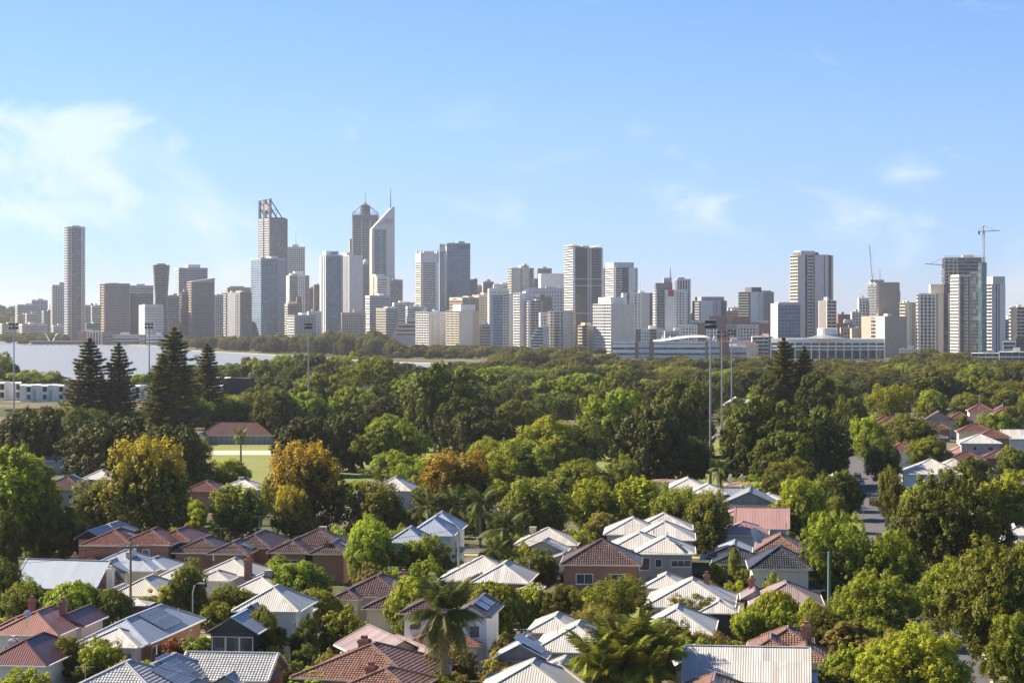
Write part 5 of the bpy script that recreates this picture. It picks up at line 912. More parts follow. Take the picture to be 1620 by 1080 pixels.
def tiles(m, poly, c=0.42, t=0.06):
    p0, e_, s_, n_ = slope_frame(poly); P_ = [((Vector(q)-p0).dot(e_), (Vector(q)-p0).dot(s_)) for q in poly]
    tl, tr = P_[-1], P_[2]; vmax = tl[1]; k = max(1, int(math.ceil(vmax/c))); 
    f = lambda u, v, h: p0+e_*u+s_*v+n_*h
    for i in range(k):
        v0, v1 = vmax*i/k, vmax*(i+1)/k; l0, l1 = tl[0]*v0/vmax, tl[0]*v1/vmax; r0 = P_[1][0]+(tr[0]-P_[1][0])*v0/vmax; r1 = P_[1][0]+(tr[0]-P_[1][0])*v1/vmax
        a, b, c_, d = f(l0,v0,t), f(r0,v0,t), f(r1,v1,0.005), f(l1,v1,0.005); m.poly([a,b,c_,d] if abs(r1-l1) > 0.02 else [a,b,c_]); m.poly([f(l0,v0,-0.02), f(r0,v0,-0.02), b, a])
def roofblock(e, x, y, w_, d, ze, pitch, typ, axis, rmat, wmat, over=0.5, z0=0.0, gable=None, walls=True, hipend=None):
    tile = rmat.startswith('t'); W, D = w_+2*over, d+2*over
    if typ == 'hip': axis = 'x' if W >= D else 'y'
    if axis is None: axis = 'x' if W >= D else 'y'
    Lh, Bh = (W/2, D/2) if axis == 'x' else (D/2, W/2); rise = Bh*math.tan(R(pitch)); zt = ze+rise
    def P(a, b, z): return (x+a, y+b, z) if axis == 'x' else (x-b, y+a, z)
    hA = typ == 'hip' or hipend in ('A',); hB = typ == 'hip' or hipend in ('B',)           # hip at the -a end / at the +a end
    ra = -Lh+(Bh if hA else 0); rb = Lh-(Bh if hB else 0)
    if rb-ra < 0.05: rb = ra = (ra+rb)/2
    polys = {}
    q = [P(-Lh,-Bh,ze), P(Lh,-Bh,ze), P(rb,0,zt), P(ra,0,zt)]; polys['-b'] = q if rb > ra else q[:3]
    q = [P(Lh,Bh,ze), P(-Lh,Bh,ze), P(ra,0,zt), P(rb,0,zt)]; polys['+b'] = q if rb > ra else q[:3]
    if hB: polys['+a'] = [P(Lh,-Bh,ze), P(Lh,Bh,ze), P(rb,0,zt)]
    if hA: polys['-a'] = [P(-Lh,Bh,ze), P(-Lh,-Bh,ze), P(ra,0,zt)]
    m = MB()
    for q in polys.values():
        if tile: tiles(m, q)
        else: m.poly(q)
    m.poly([P(-Lh,Bh,ze-0.04), P(Lh,Bh,ze-0.04), P(Lh,-Bh,ze-0.04), P(-Lh,-Bh,ze-0.04)])
    ro = m.build('roof', M(rmat), e)
    if tile: ro['kind'] = 'stuff'
    m = MB(); up = 0.07 if tile else 0.04
    def cap(a, b): m.bar(Vector(a)+Vector((0,0,up)), Vector(b)+Vector((0,0,up)), 0.30 if tile else 0.26, 0.14 if tile else 0.08)
    if rb > ra: cap(P(ra,0,zt), P(rb,0,zt))
    if hA: cap(P(-Lh,-Bh,ze), P(ra,0,zt)); cap(P(-Lh,Bh,ze), P(ra,0,zt))
    if hB: cap(P(Lh,-Bh,ze), P(rb,0,zt)); cap(P(Lh,Bh,ze), P(rb,0,zt))
    if not hA: cap(P(-Lh,-Bh,ze), P(ra,0,zt)); cap(P(-Lh,Bh,ze), P(ra,0,zt))
    if not hB: cap(P(Lh,-Bh,ze), P(rb,0,zt)); cap(P(Lh,Bh,ze), P(rb,0,zt))
    if m.f: m.build('ridge_cap', M(rmat), ro)
    m = MB(); g = 0.06
    for a, b in (((-Lh,-Bh-g),(Lh,-Bh-g)),((Lh+g,-Bh),(Lh+g,Bh)),((Lh,Bh+g),(-Lh,Bh+g)),((-Lh-g,Bh),(-Lh-g,-Bh))):
        if (a[0] == b[0]) and not ((hB and a[0] > 0) or (hA and a[0] < 0)): continue
        m.bar(P(a[0],a[1],ze-0.08), P(b[0],b[1],ze-0.08), 0.13, 0.15)
    m.build('gutter', M('paint' if not tile else 'creampaint'), ro)
    if walls:
        m = MB(); m.box(x-w_/2, x+w_/2, y-d/2, y+d/2, z0, ze-0.05); m.build('wall', M(wmat), e)
        gm = MB(); la = Lh-over
        if typ == 'gable':
            for sg, hp in ((-1, hA), (1, hB)):
                if hp: continue
                tri = [P(sg*la,-sg*(Bh-0.12),ze-0.05), P(sg*la,sg*(Bh-0.12),ze-0.05), P(sg*la,0,zt-0.12)]
                gm = MB(); gm.poly(tri); gm.build('gable_wall', M(gable or wmat), e)
    return polys
def window(e, face, w_, d, u, z, ww, hh, fr='paint', x=0.0, y=0.0):
    """frame with recessed pane on the front, left or right wall"""
    m = MB(); t = 0.09; p = MB()
    def bx(mm, u0, u1, z0, z1, n0, n1):
        if face == 'F': mm.box(x+u0, x+u1, y-d/2-n1, y-d/2-n0, z0, z1)
        elif face == 'L': mm.box(x-w_/2-n1, x-w_/2-n0, y-u1, y-u0, z0, z1)
        else: mm.box(x+w_/2+n0, x+w_/2+n1, y+u0, y+u1, z0, z1)
    a, b = u-ww/2, u+ww/2
    bx(m, a-t, a, z-t, z+hh+t, -0.05, 0.08); bx(m, b, b+t, z-t, z+hh+t, -0.05, 0.08); bx(m, a, b, z+hh, z+hh+t, -0.05, 0.08); bx(m, a-t, b+t, z-t-0.06, z-t, -0.05, 0.16); bx(m, a, b, z-t, z, -0.05, 0.08)
    k = max(1, int(round(ww/1.0)))
    for i in range(1, k): bx(m, a+i*ww/k-0.03, a+i*ww/k+0.03, z, z+hh, -0.02, 0.06)
    bx(p, a, b, z, z+hh, -0.02, 0.02); o = m.build('window', M(fr), e); p.build('pane', M('pane'), o); return o
def solar(e, poly, u0, v0, nu, nv, land=False):
    p0, e_, s_, n_ = slope_frame(poly); pw, ph = (1.02, 1.66) if not land else (1.66, 1.02); m = MB(); pm, pf = panel_mesh()
    for j in range(nv):
        for v in (0.3, 0.7):
            a = p0+e_*(u0)+s_*(v0+(j+v)*ph)+n_*0.05; m.bar(a, a+e_*nu*pw, 0.04, 0.05)
    arr = m.build('solar_array', M('alu'), e); Rm = Matrix((e_, s_, n_)).transposed().to_4x4()
    if land: Rm = Rm @ Matrix.Rotation(R(90), 4, 'Z')
    for i in range(nu):
        for j in range(nv):
            c = p0+e_*(u0+(i+0.5)*pw)+s_*(v0+(j+0.5)*ph)+n_*0.04; o = bpy.data.objects.new('solar_panel', pm); col.objects.link(o); o.parent = arr; o.matrix_local = Matrix.Translation(c) @ Rm
            o2 = bpy.data.objects.new('panel_frame', pf); col.objects.link(o2); o2.parent = arr; o2.matrix_local = Matrix.Translation(c) @ Rm
    return arr
def chimney(e, x, y, z0, z1, mat='brick', w_=0.7):
    m = MB(); m.box(x-w_/2,x+w_/2,y-w_/2,y+w_/2,z0,z1); m.box(x-w_/2-0.1,x+w_/2+0.1,y-w_/2-0.1,y+w_/2+0.1,z1-0.35,z1-0.12); m.box(x-w_*0.28,x+w_*0.28,y-w_*0.28,y+w_*0.28,z1,z1+0.35); return m.build('chimney', M(mat), e)
def cooler(e, x, y, z, mat='fence'):
    m = MB(); z -= 0.45; m.box(x-0.5,x+0.5,y-0.5,y+0.5,z,z+0.7); m.box(x-0.3,x+0.3,y-0.3,y+0.3,z-1.2,z); m.box(x-0.56,x+0.56,y-0.56,y+0.56,z+0.7,z+0.78); return m.build('evaporative_cooler', M(mat), e)
def antenna(e, x, y, z, h=1.3):
    z -= 0.9; m = MB(); m.tube([(x,y,z-0.4),(x,y,z+h)], 0.028, 5); m.bar((x-0.9,y,z+h),(x+0.9,y,z+h),0.03)
    for i in range(7): m.bar((x-0.85+i*0.28,y-0.4+0.03*i,z+h),(x-0.85+i*0.28,y+0.4-0.03*i,z+h),0.022)
    return m.build('tv_antenna', M('steel'), e)
def pipe(e, x, y, z0, z1, r=0.06): z1 = z1-0.55; z0 -= 0.4; return MB().tube([(x,y,z0),(x,y,z1)], r, 7).build('vent_pipe', M('steel'), e)
def house(label, blocks, rot=GRID, name='house', cat='house', group=None, win=(), chim=(), sol=(), cool=(), ant=(), pipes=()):
    """blocks: (cx, ey, ze, wpx, depth, type, axis, pitch, roof, wall[, options]) with the middle of the front eave on photo pixel (cx, ey)"""
    rz = R(rot); ca, sa = math.cos(rz), math.sin(rz); out = []; e = None
    for i, b in enumerate(blocks):
        cx, ey, ze, wp, d, typ, ax, pit, rm, wm_ = b[:10]; op = b[10] if len(b) > 10 else {}; Yf = gY(ey, ze); s = Yf/F; w_ = wp*s/max(0.5, math.cos(rz)); fx, fy = (cx-810)*s, Yf; cxw, cyw = fx-sa*d/2, fy+ca*d/2
        if e is None: e = empty(name, (cxw, cyw, 0), rz, label, cat, group); ox, oy = cxw, cyw
        dx, dy = cxw-ox, cyw-oy; lx, ly = dx*ca+dy*sa, -dx*sa+dy*ca; ov = op.get('over', 0.5)
        polys = roofblock(e, lx, ly, max(1.5, w_-2*ov), max(1.5, d-2*ov), ze, pit, typ, ax, rm, wm_, ov, op.get('z0', 0.0), op.get('gable'), op.get('walls', True), op.get('hipend'))
        out.append((lx, ly, w_-2*ov, d-2*ov, ze, polys)); FOOT.append((cxw, cyw, rz, w_/2, d/2))
    for (bi, face, u, z, ww, hh) in win: b = out[bi]; window(e, face, b[2], b[3], u*(b[2] if face == 'F' else b[3]), z, ww, hh, 'paint', b[0], b[1])
    for c in chim: b = out[c[0]]; chimney(e, b[0]+c[1]*b[2], b[1]+c[2]*b[3], b[4]-0.5, b[4]+c[3]-0.75, *(c[4:]))
    for s_ in sol: solar(e, out[s_[0]][5][s_[1]], *s_[2:])
    for c in cool: b = out[c[0]]; cooler(e, b[0]+c[1]*b[2], b[1]+c[2]*b[3], b[4]+c[3])
    for c in ant: b = out[c[0]]; antenna(e, b[0]+c[1]*b[2], b[1]+c[2]*b[3], b[4]+c[3])
    for c in pipes: b = out[c[0]]; pipe(e, b[0]+c[1]*b[2], b[1]+c[2]*b[3], b[4]+c[3], b[4]+c[3]+1.1)
    return e
H_, GA = 'hip', 'gable'; FOOT = []
# --- front rows
house('blue grey metal roofed brick house with large solar array', [(178,1017,3.1,118,21,H_,None,27,'rblue','brick'),(170,1023,3.0,100,7,H_,None,25,'rwhite','white')], win=[(0,'R',-0.1,1.0,0.9,1.2),(0,'R',0.12,1.0,0.6,0.8),(0,'R',0.3,1.0,0.8,1.3),(0,'R',-0.36,0.7,1.6,1.7),(1,'F',-0.3,0.9,1.5,1.4),(1,'F',0.0,0.9,1.5,1.4),(1,'F',0.3,0.9,1.5,1.4)], sol=[(0,'-b',7.6,0.9,7,2)], pipes=[(0,0.3,0.3,1.2),(0,0.3,-0.05,1.0)], rot=-9)
house('pale grey tiled house with twin solar arrays at the bottom edge', [(165,1112,3.2,200,13,H_,None,26,'tgrey','cream'),(222,1092,3.4,110,14,H_,None,30,'tgrey','cream')], sol=[(1,'-b',5.2,0.9,4,2),(0,'-b',7.0,0.9,5,2)], ant=[(0,-0.35,-0.1,2.0)], pipes=[(1,-0.2,0.1,2.5)], rot=-9)
house('cream roofed brick bungalow with small front gable at the bottom', [(350,1076,3.0,150,9,GA,'x',24,'tgrey','brick'),(356,1082,2.9,46,4.5,GA,'y',30,'rblue','cream',{'gable':'cream'})], win=[(0,'F',-0.3,0.8,1.5,1.4)])
house('rusty red metal roofed house at the left edge', [(38,1004,3.2,112,13,H_,None,28,'rred','white'),(103,990,3.2,62,9,GA,'y',30,'rmaroon','white'),(12,1000,3.1,70,8,H_,None,28,'rred','white')], chim=[(0,0.28,0.1,3.6,'brickd'),(0,-0.38,0.3,3.4,'brickd')])
house('dark maroon roofed cottage in the lower left corner', [(20,1052,3.2,110,13,H_,None,30,'rmaroon','white')], chim=[(0,-0.3,-0.1,2.6,'conc')])
house('white gabled house with tall dark glass porch', [(420,966,5.6,108,10,H_,None,30,'rwhite','white'),(398,976,5.0,62,8,GA,'y',32,'rblue','white',{'gable':'bluegrey'}),(455,973,3.9,54,7,H_,None,18,'rwhite','white'),(366,1001,4.6,84,7,GA,'y',30,'rblue','gdark',{'gable':'gdark'})], win=[(0,'R',0.0,3.2,1.2,1.0),(2,'F',0.1,1.2,1.2,1.6),(3,'F',-0.32,0.3,1.3,3.8),(3,'F',0.0,0.3,1.3,3.8),(3,'F',0.32,0.3,1.3,3.8)])
house('cream rendered house with dark brown tiles facing the street', [(585,944,3.3,112,12,H_,None,25,'tbrown','cream'),(545,948,3.3,48,8,H_,None,25,'tbrown','cream'),(608,963,3.1,72,8,H_,None,24,'tbrown','cream')], win=[(1,'F',0.0,0.9,1.5,1.5),(0,'F',0.05,0.3,1.2,2.2)], chim=[(0,0.36,0.2,3.0,'bricko',0.9)], ant=[(0,0.3,0.1,2.6)])
house('terracotta tiled house with brick chimney at the bottom centre', [(556,1075,3.2,200,14,H_,None,22,'tterra','brick'),(590,1092,3.1,120,9,H_,None,22,'tterra','brick')], chim=[(0,-0.10,0.05,3.6,'brickd',1.0),(1,-0.25,0.0,2.4,'brickd',0.9)], pipes=[(0,0.08,-0.2,1.8),(0,0.15,-0.1,2.0)], rot=-14)
house('glare-paled maroon gabled metal roof behind the tall date palm', [(640,1043,3.2,110,13,GA,'y',27,'rmauve','white',{'gable':'white'}),(685,1050,3.2,80,12,GA,'y',27,'rmauve','white')], rot=20)  # sun glare on maroon metal is put into the pale mauve colour
house('two storey white house with brown tiles and solar panels by the date palm', [(668,970,5.6,74,9,H_,None,25,'tbrown','white'),(745,976,5.8,62,11,GA,'y',30,'tbrown','white',{'gable':'white'}),(700,1020,3.0,120,9,H_,None,22,'tred','white')], win=[(0,'F',-0.2,3.8,1.2,1.0),(1,'F',0.1,3.6,1.0,1.2)], sol=[(1,'-b',2.0,0.8,3,1),(1,'-b',5.6,0.8,3,1)])
house('white hip roofed house with solar on its front gable', [(905,1031,3.1,130,13,H_,None,27,'rwhite','cream'),(872,1000,3.2,80,10,H_,None,26,'rwhite','cream'),(822,1042,3.0,84,7,GA,'y',28,'rblue','grey',{'gable':'grey'})], sol=[(2,'-b',1.0,0.7,4,2)], pipes=[(0,-0.25,-0.2,1.6)], win=[(0,'F',-0.25,0.6,1.6,1.6)])
house('pale ribbed hip roof cut by the bottom edge near centre', [(830,1105,3.2,170,13,H_,None,27,'rcream','cream'),(880,1084,3.2,100,12,H_,None,27,'rcream','cream')], pipes=[(1,-0.2,-0.1,2.2)], sol=[(1,'+a',2.0,0.6,2,1)])
house('white hip roof half hidden by olive bushes', [(1066,1003,3.2,126,13,H_,None,27,'rwhite','white')], sol=[(0,'+a',2.5,0.8,3,1,True)])
house('large white metal hip roof with brick chimney and carport', [(1090,960,3.2,142,14,H_,None,26,'rwhite','cream'),(1135,969,3.0,62,8,H_,None,24,'rwhite','black'),(1050,930,3.3,70,9,H_,None,26,'rwhite','cream')], chim=[(0,0.18,0.15,3.7,'brick')])
house('terracotta tiled cottage with brick chimney near the lower right', [(1217,1035,3.1,72,9,H_,None,28,'tterra','white'),(1275,1047,3.0,72,9,H_,None,26,'tterra','white'),(1245,1022,3.2,84,8,H_,None,27,'tterra','white')], chim=[(1,0.02,0.35,3.6,'bricko',0.9)], win=[(1,'F',0.32,0.7,1.5,1.5)])
house('long weathered white shed roof at the bottom right', [(1180,1078,3.4,200,11,GA,'x',25,'rwhite','bluegrey'),(1092,1060,3.6,64,9,GA,'y',32,'rwhite','white',{'gable':'white'}),(1262,1080,3.0,60,7,H_,None,14,'rblue','white')])
house('terracotta ridge just showing at the bottom edge', [(1125,1112,3.2,100,11,H_,None,27,'tterra','brick')])
house('faded mauve metal roof with red brick walls beside the weeping tree', [(1245,958,3.2,118,12,H_,None,26,'rmauve','brickd'),(1194,948,3.3,44,7,GA,'y',30,'rmauve','brickd',{'gable':'white'})], chim=[(1,-0.1,0.3,2.8,'brick')], rot=-5)
house('cream two storey house with steep charcoal pyramid roof', [(1235,900,5.6,100,11,H_,None,31,'tdark','cream'),(1280,932,3.0,50,6,H_,None,20,'tdark','cream')], win=[(0,'F',-0.2,3.2,1.2,1.3)], rot=-4)
house('low charcoal tiled house left of the pyramid roof', [(1165,893,3.2,80,11,H_,None,22,'tdark','bluegrey'),(1150,880,3.2,64,8,H_,None,20,'tdark','cream')], ant=[(0,0.3,0.2,2.0)])
house('small shed with pale blue gable roof behind the charcoal tiles', [(1160,873,2.9,58,8,GA,'y',22,'rblue','black',{'gable':'black'})], name='shed', cat='shed')
house('white flat roofed carport left of the charcoal tiled house', [(1130,884,2.8,44,6,H_,None,6,'rwhite','white',{'walls':False}),(1142,893,2.7,36,5,H_,None,6,'rwhite','cream')], name='carport', cat='carport')
house('red brick two storey house with brown tiled hip and two wide windows', [(950,893,5.6,128,11,H_,None,28,'tbrown','brick')], win=[(0,'F',-0.22,3.1,2.1,1.2),(0,'F',0.24,3.1,1.7,1.2)], rot=-4)
house('grey two storey house under stacked white hip roofs', [(1052,876,5.6,96,11,H_,None,25,'rwhite','grey'),(1010,868,5.6,90,11,H_,None,25,'rwhite','grey'),(1050,854,5.8,100,12,H_,None,26,'rwhite','grey'),(1000,845,5.8,90,11,H_,None,26,'rwhite','grey'),(1050,838,5.8,92,10,H_,None,26,'rwhite','grey'),(1050,898,2.9,80,4,H_,None,12,'rblue','grey')], win=[(0,'F',-0.38,3.4,1.3,1.6),(0,'F',-0.12,3.8,0.8,1.0),(0,'F',0.3,3.9,2.6,0.8)], sol=[(0,'-b',0.8,2.4,4,1)], pipes=[(0,0.05,0.0,2.0),(1,0.3,0.0,2.0)], rot=-4)
house('grey white gabled roofs with curved verandah among dark shrubs', [(862,862,3.4,100,10,H_,None,25,'rcream','cream'),(858,873,3.3,74,7,GA,'y',24,'rcream','cream',{'gable':'cream'}),(888,888,3.0,54,6,GA,'y',20,'rgrey','cream')], cool=[(0,-0.3,0.2,1.8)])
house('white metal roofed house with small decorated gable and solar heater', [(755,919,3.4,130,11,H_,None,27,'rwhite','brick'),(790,921,3.6,92,12,H_,None,28,'rwhite','brick'),(757,921,3.2,54,4,GA,'y',28,'rwhite','cream',{'gable':'cream'}),(838,933,3.0,36,5,H_,None,20,'rwhite','brick')], win=[(1,'F',0.05,0.8,2.2,1.6)], sol=[(1,'+a',3.6,1.6,2,1)], pipes=[(1,0.45,0.2,1.4)])
house('white house under three stepped blue grey gables', [(642,858,5.8,62,9,H_,None,33,'rblue','white'),(680,847,6.0,74,11,H_,None,33,'rblue','white'),(692,838,6.0,74,10,H_,None,33,'rblue','white'),(716,872,3.0,30,5,H_,None,20,'rgrey','white')], win=[(1,'R',0.2,3.4,1.0,1.2),(1,'F',-0.2,3.4,1.2,1.2)], rot=-5, pipes=[(1,0.05,0.1,2.2)])
house('brick house with brown tiles and rooftop cooler beside the green tree', [(455,874,4.4,66,12,H_,None,25,'tbrown','bricko'),(518,876,4.4,60,12,H_,None,25,'tbrown','bricko'),(495,866,4.6,110,10,H_,None,24,'tbrown','bricko')], win=[(0,'F',0.1,1.8,1.5,1.5),(0,'F',0.45,2.2,0.9,0.9)], chim=[(1,-0.1,-0.35,2.2,'brickd')], cool=[(2,0.05,0.1,2.2)], sol=[(1,'-a' if False else '-b',5.5,0.4,2,1)], rot=-5)
house('brick house with weathered brown tiles and four solar collectors', [(312,874,4.4,84,11,H_,None,24,'tbrown','bricko'),(360,876,4.4,66,12,H_,None,24,'tbrown','bricko'),(395,866,4.6,70,14,H_,None,26,'tbrown','bricko')], win=[(0,'F',-0.18,1.8,1.3,1.7),(0,'F',0.42,1.8,1.2,1.6)], sol=[(1,'+a' if False else '-b',4.2,0.5,3,1)], ant=[(0,0.3,0.1,2.5),(2,0.0,0.0,3.5)], rot=-5)
house('red tiled two storey brick house with small solar strip', [(168,862,5.6,84,11,H_,None,25,'tred','brickd'),(228,861,5.6,86,11,H_,None,24,'tred','brickd'),(270,856,5.6,64,12,H_,None,24,'tred','brickd'),(146,893,3.0,56,5,H_,None,20,'tred','brick')], win=[(1,'F',0.02,3.3,0.9,1.5)], sol=[(0,'-b',5.0,1.0,2,1)], rot=-6)
house('orange walled house with blue grey gable roof behind the red tiled house', [(140,852,5.6,46,9,GA,'y',30,'rblue','orange',{'gable':'black'}),(164,846,5.4,50,10,H_,None,30,'tgrey','orange')])
house('long blue grey gable roofed brick cottage at left', [(84,930,3.2,140,9,GA,'x',35,'rblue','brick',{'gable':'brick'})], chim=[(0,0.62,-0.2,3.2,'conc',0.8),(0,-0.05,0.4,4.2,'brick')], rot=-14)
house('pale blue roofed house with cooler behind the power pole', [(185,902,3.3,120,10,H_,None,25,'rblue','cream'),(168,905,3.2,70,7,GA,'y',26,'rblue','cream',{'gable':'bluegrey'}),(232,900,3.2,66,9,H_,None,23,'rblue','cream')], cool=[(0,0.1,-0.2,1.9)], pipes=[(0,-0.1,-0.3,1.6)])
house('cream white hip roofed cottage behind the power pole', [(215,942,3.2,86,11,H_,None,28,'rcream','white'),(175,944,3.0,56,6,GA,'y',24,'rwhite','cream',{'gable':'cream'}),(208,957,2.8,50,4,H_,None,18,'rcream','brick')])
house('white roofed wing between the round olive tree and the pale blue roof', [(270,918,3.1,70,9,H_,None,25,'rwhite','white')], sol=[(0,'-b',2,0.8,2,1)])
house('cream roofed white cottage with dark window behind the street lamp', [(356,910,3.3,96,10,H_,None,24,'rcream','white'),(335,918,3.2,56,6,H_,None,24,'rcream','white')], win=[(0,'F',-0.1,1.0,1.3,1.2)], chim=[(0,0.44,-0.55,3.0,'brick',0.9)], pipes=[(0,-0.4,0.0,1.8)])
house('white hip roof with cooler left of the dense green tree', [(402,938,3.1,90,11,H_,None,25,'rwhite','white')], cool=[(0,0.1,0.0,2.0)])
# --- middle distance
house('brown tiled cream house at left with solar panels on its side', [(95,774,5.4,72,10,H_,None,27,'tbrown','cream'),(128,770,5.0,34,8,H_,None,24,'tbrown','cream')], win=[(0,'F',-0.34,3.2,0.8,1.3),(0,'F',-0.02,3.4,0.7,1.0),(0,'F',0.24,3.6,0.6,0.7),(0,'F',0.4,3.6,0.6,0.7)], sol=[(0,'-b',6.5,1.6,2,2)])
house('white roof corner behind the large yellow plane tree', [(152,758,4.2,50,9,H_,None,28,'rwhite','white')])
house('red tiled roof between the yellow plane trees', [(318,776,4.2,56,9,H_,None,25,'tred','brick')])
house('white roofed house beside the green bushy tree by the oval', [(376,774,4.2,70,9,H_,None,22,'rwhite','white')], cool=[(0,-0.05,0.0,1.8)])
house('white twin peaked roof showing between plane trees', [(618,776,4.0,66,11,H_,None,30,'rwhite','white'),(586,780,3.8,54,9,H_,None,28,'rwhite','white')], ant=[(0,-0.3,0.0,2.6)])
house('grey roofed shed seen under the large dark fig at left', [(76,728,3.2,40,8,H_,None,12,'rgrey','grey')], name='shed', cat='shed')
house('white hip roof under the floodlight pole right of centre', [(1088,772,5.4,58,12,H_,None,24,'rwhite','cream'),(1120,781,5.0,60,10,H_,None,24,'rwhite','cream')], rot=-4)
house('red parapet flat roof behind the olive plane tree', [(1066,762,4.2,66,6,H_,None,6,'rpink','cream')])
house('pink flat roofed block with chimneys behind the grey gables', [(1190,769,4.4,86,8,H_,None,8,'rpink','brick')], chim=[(0,-0.45,0.0,2.2,'conc'),(0,-0.22,0.3,2.4,'conc')], pipes=[(0,-0.1,0.0,0.4),(0,0.2,0.0,0.4)])
house('weathered grey gable roofed house right of the floodlight pole', [(1185,797,4.0,84,14,GA,'y',24,'rgrey','white',{'gable':'rgrey'}),(1168,788,4.2,60,8,GA,'x',22,'rgrey','cream'),(1216,790,4.0,40,8,H_,None,20,'rwhite','white')], chim=[(1,0.25,0.2,2.6,'conc')])
house('salmon pink stepped metal roof left of the yellow green tree', [(1172,846,3.6,86,12,H_,None,20,'rpink','cream'),(1205,836,3.8,86,14,GA,'x',22,'rpink','cream'),(1168,815,3.8,50,8,H_,None,18,'rpink','cream')])
house('terracotta hip roof behind the charcoal pyramid roof', [(1233,872,3.8,78,12,H_,None,28,'tterra','cream')], pipes=[(0,0.15,0.0,3.2)])
house('white roofed houses corner at the far right edge behind trees', [(1612,846,4.0,50,10,H_,None,25,'rwhite','white'),(1600,858,3.4,40,6,H_,None,18,'rwhite','white')])
house('grey white ribbed roof with long slope right of the avenue', [(1475,750,3.0,94,13,H_,None,25,'rwhite','white'),(1510,742,3.2,60,10,H_,None,26,'rwhite','white')], pipes=[(0,0.1,0.0,2.4)])
house('pale gabled roof right of the long ribbed roof', [(1548,745,3.2,54,11,GA,'y',32,'rcream','cream')])
house('red roofed house left of the round olive tree past the avenue', [(1412,672,5.0,50,10,H_,None,28,'tred','brick'),(1400,668,5.0,36,9,H_,None,28,'tred','brick')])
house('brick house with red gable facing the camera by the pond', [(1486,664,6.0,44,10,GA,'y',30,'tred','stone',{'gable':'stone'}),(1486,678,4.0,38,6,H_,None,25,'tred','brick')])
house('red hip roof between the brick gable and the tall cream house', [(1520,662,6.0,36,9,H_,None,28,'tred','cream'),(1526,668,4.5,30,7,GA,'y',28,'tred','cream')])
house('tall cream house with red tiled hip at right', [(1553,650,7.0,42,10,H_,None,28,'tred','cream')], win=[(0,'F',0.1,4.5,1.0,1.2)])
house('orange brick house with red tiled roof at the right edge', [(1600,655,6.5,56,10,H_,None,26,'tred','bricko'),(1588,650,6.8,30,9,GA,'y',28,'tred','bricko')], win=[(0,'F',-0.1,4.0,1.4,1.3)])
house('low red tiled roof with white skylight beside the avenue trees', [(1425,712,4.0,40,11,H_,None,25,'tred','white'),(1436,708,4.0,34,8,H_,None,24,'tred','white')])
house('white hipped upper storey over spreading red roofs at right', [(1552,701,6.4,66,10,H_,None,22,'rwhite','grey'),(1520,717,3.8,44,10,H_,None,24,'rpink','brick'),(1572,692,6.0,54,10,H_,None,24,'tred','brick'),(1530,727,3.4,60,8,H_,None,22,'tred','brick'),(1580,724,3.4,50,8,H_,None,22,'tred','brick')], win=[(0,'F',-0.15,4.6,0.9,1.0),(0,'F',0.25,4.6,1.2,0.9)])
house('red roof peak behind the white hipped upper storey', [(1545,683,6.0,60,9,H_,None,24,'tred','cream')])
house('white ribbed roof at the right edge above the hedge trees', [(1608,694,5.0,44,10,GA,'x',25,'rwhite','white')])
house('dark shed roof with pale edge between the red roofed houses', [(1482,692,4.2,36,8,H_,None,18,'rdark','dgrey')], name='shed', cat='shed')
house('white gabled brick house by the right floodlight poles', [(1165,641,6.5,38,10,GA,'y',33,'rwhite','citybrick',{'gable':'citybrick'}),(1190,642,6.2,34,9,GA,'x',28,'rwhite','cream')], rot=-3)
house('pink roofed house at the right edge among far trees', [(1610,606,5,26,10,H_,None,26,'tred','cream')])
# red roofed pavilion beside the oval
e = house('long red roofed pavilion with dark verandah beside the oval', [(372,688.5,2.7,118,11,H_,None,34,'rbrown','grey'),(318,690,2.6,16,6,GA,'y',34,'rbrown','white',{'gable':'white'})], name='pavilion', cat='pavilion', rot=-2)
for i in range(14): MB().box(-10.6+i*1.6,-10.45+i*1.6,-5.6,-5.45,0,2.6).build('verandah_post', M('wood'), e)
house('small cream hut under the dark bunya pine', [(682,680,4.2,16,6,GA,'y',32,'rcream','cream')], name='hut', cat='hut')
# white apartments behind the trees at left
def flats(label, x0, x1, yt, Y, wall, nb, fl=2):
    return tower(label, x0, x0+0.5, x1, yt, Y, BL, [(i/nb, (i+1)/nb, (BC(1.3, 5, 0.9) if i % 3 == 1 else ('grid', 3.6, 1.9, 0.45))) if (i % 3) else (i/nb, (i+1)/nb, BL) for i in range(nb)], 'gdark', wall, name='apartment_block', cat='building', floor=3.1, top=[(0.05,0.4,0.5,'white',0.1,0.9)])
flats('white flat roofed apartments behind the left floodlight pole', 32, 108, 611.5, 1010, 'white', 9); flats('white rendered flats with parapet at the left frame edge', -10, 32, 607, 1030, 'white', 5); flats('white flats showing between the norfolk pines', 112, 172, 614, 1040, 'white', 7); flats('white flats right of the second norfolk pine', 205, 246, 612, 1020, 'white', 5)
flats('black clad flats behind the right norfolk pine', 336, 408, 600, 1000, 'black', 6); flats('grey white flats below the black clad flats', 312, 352, 612, 985, 'white', 4)

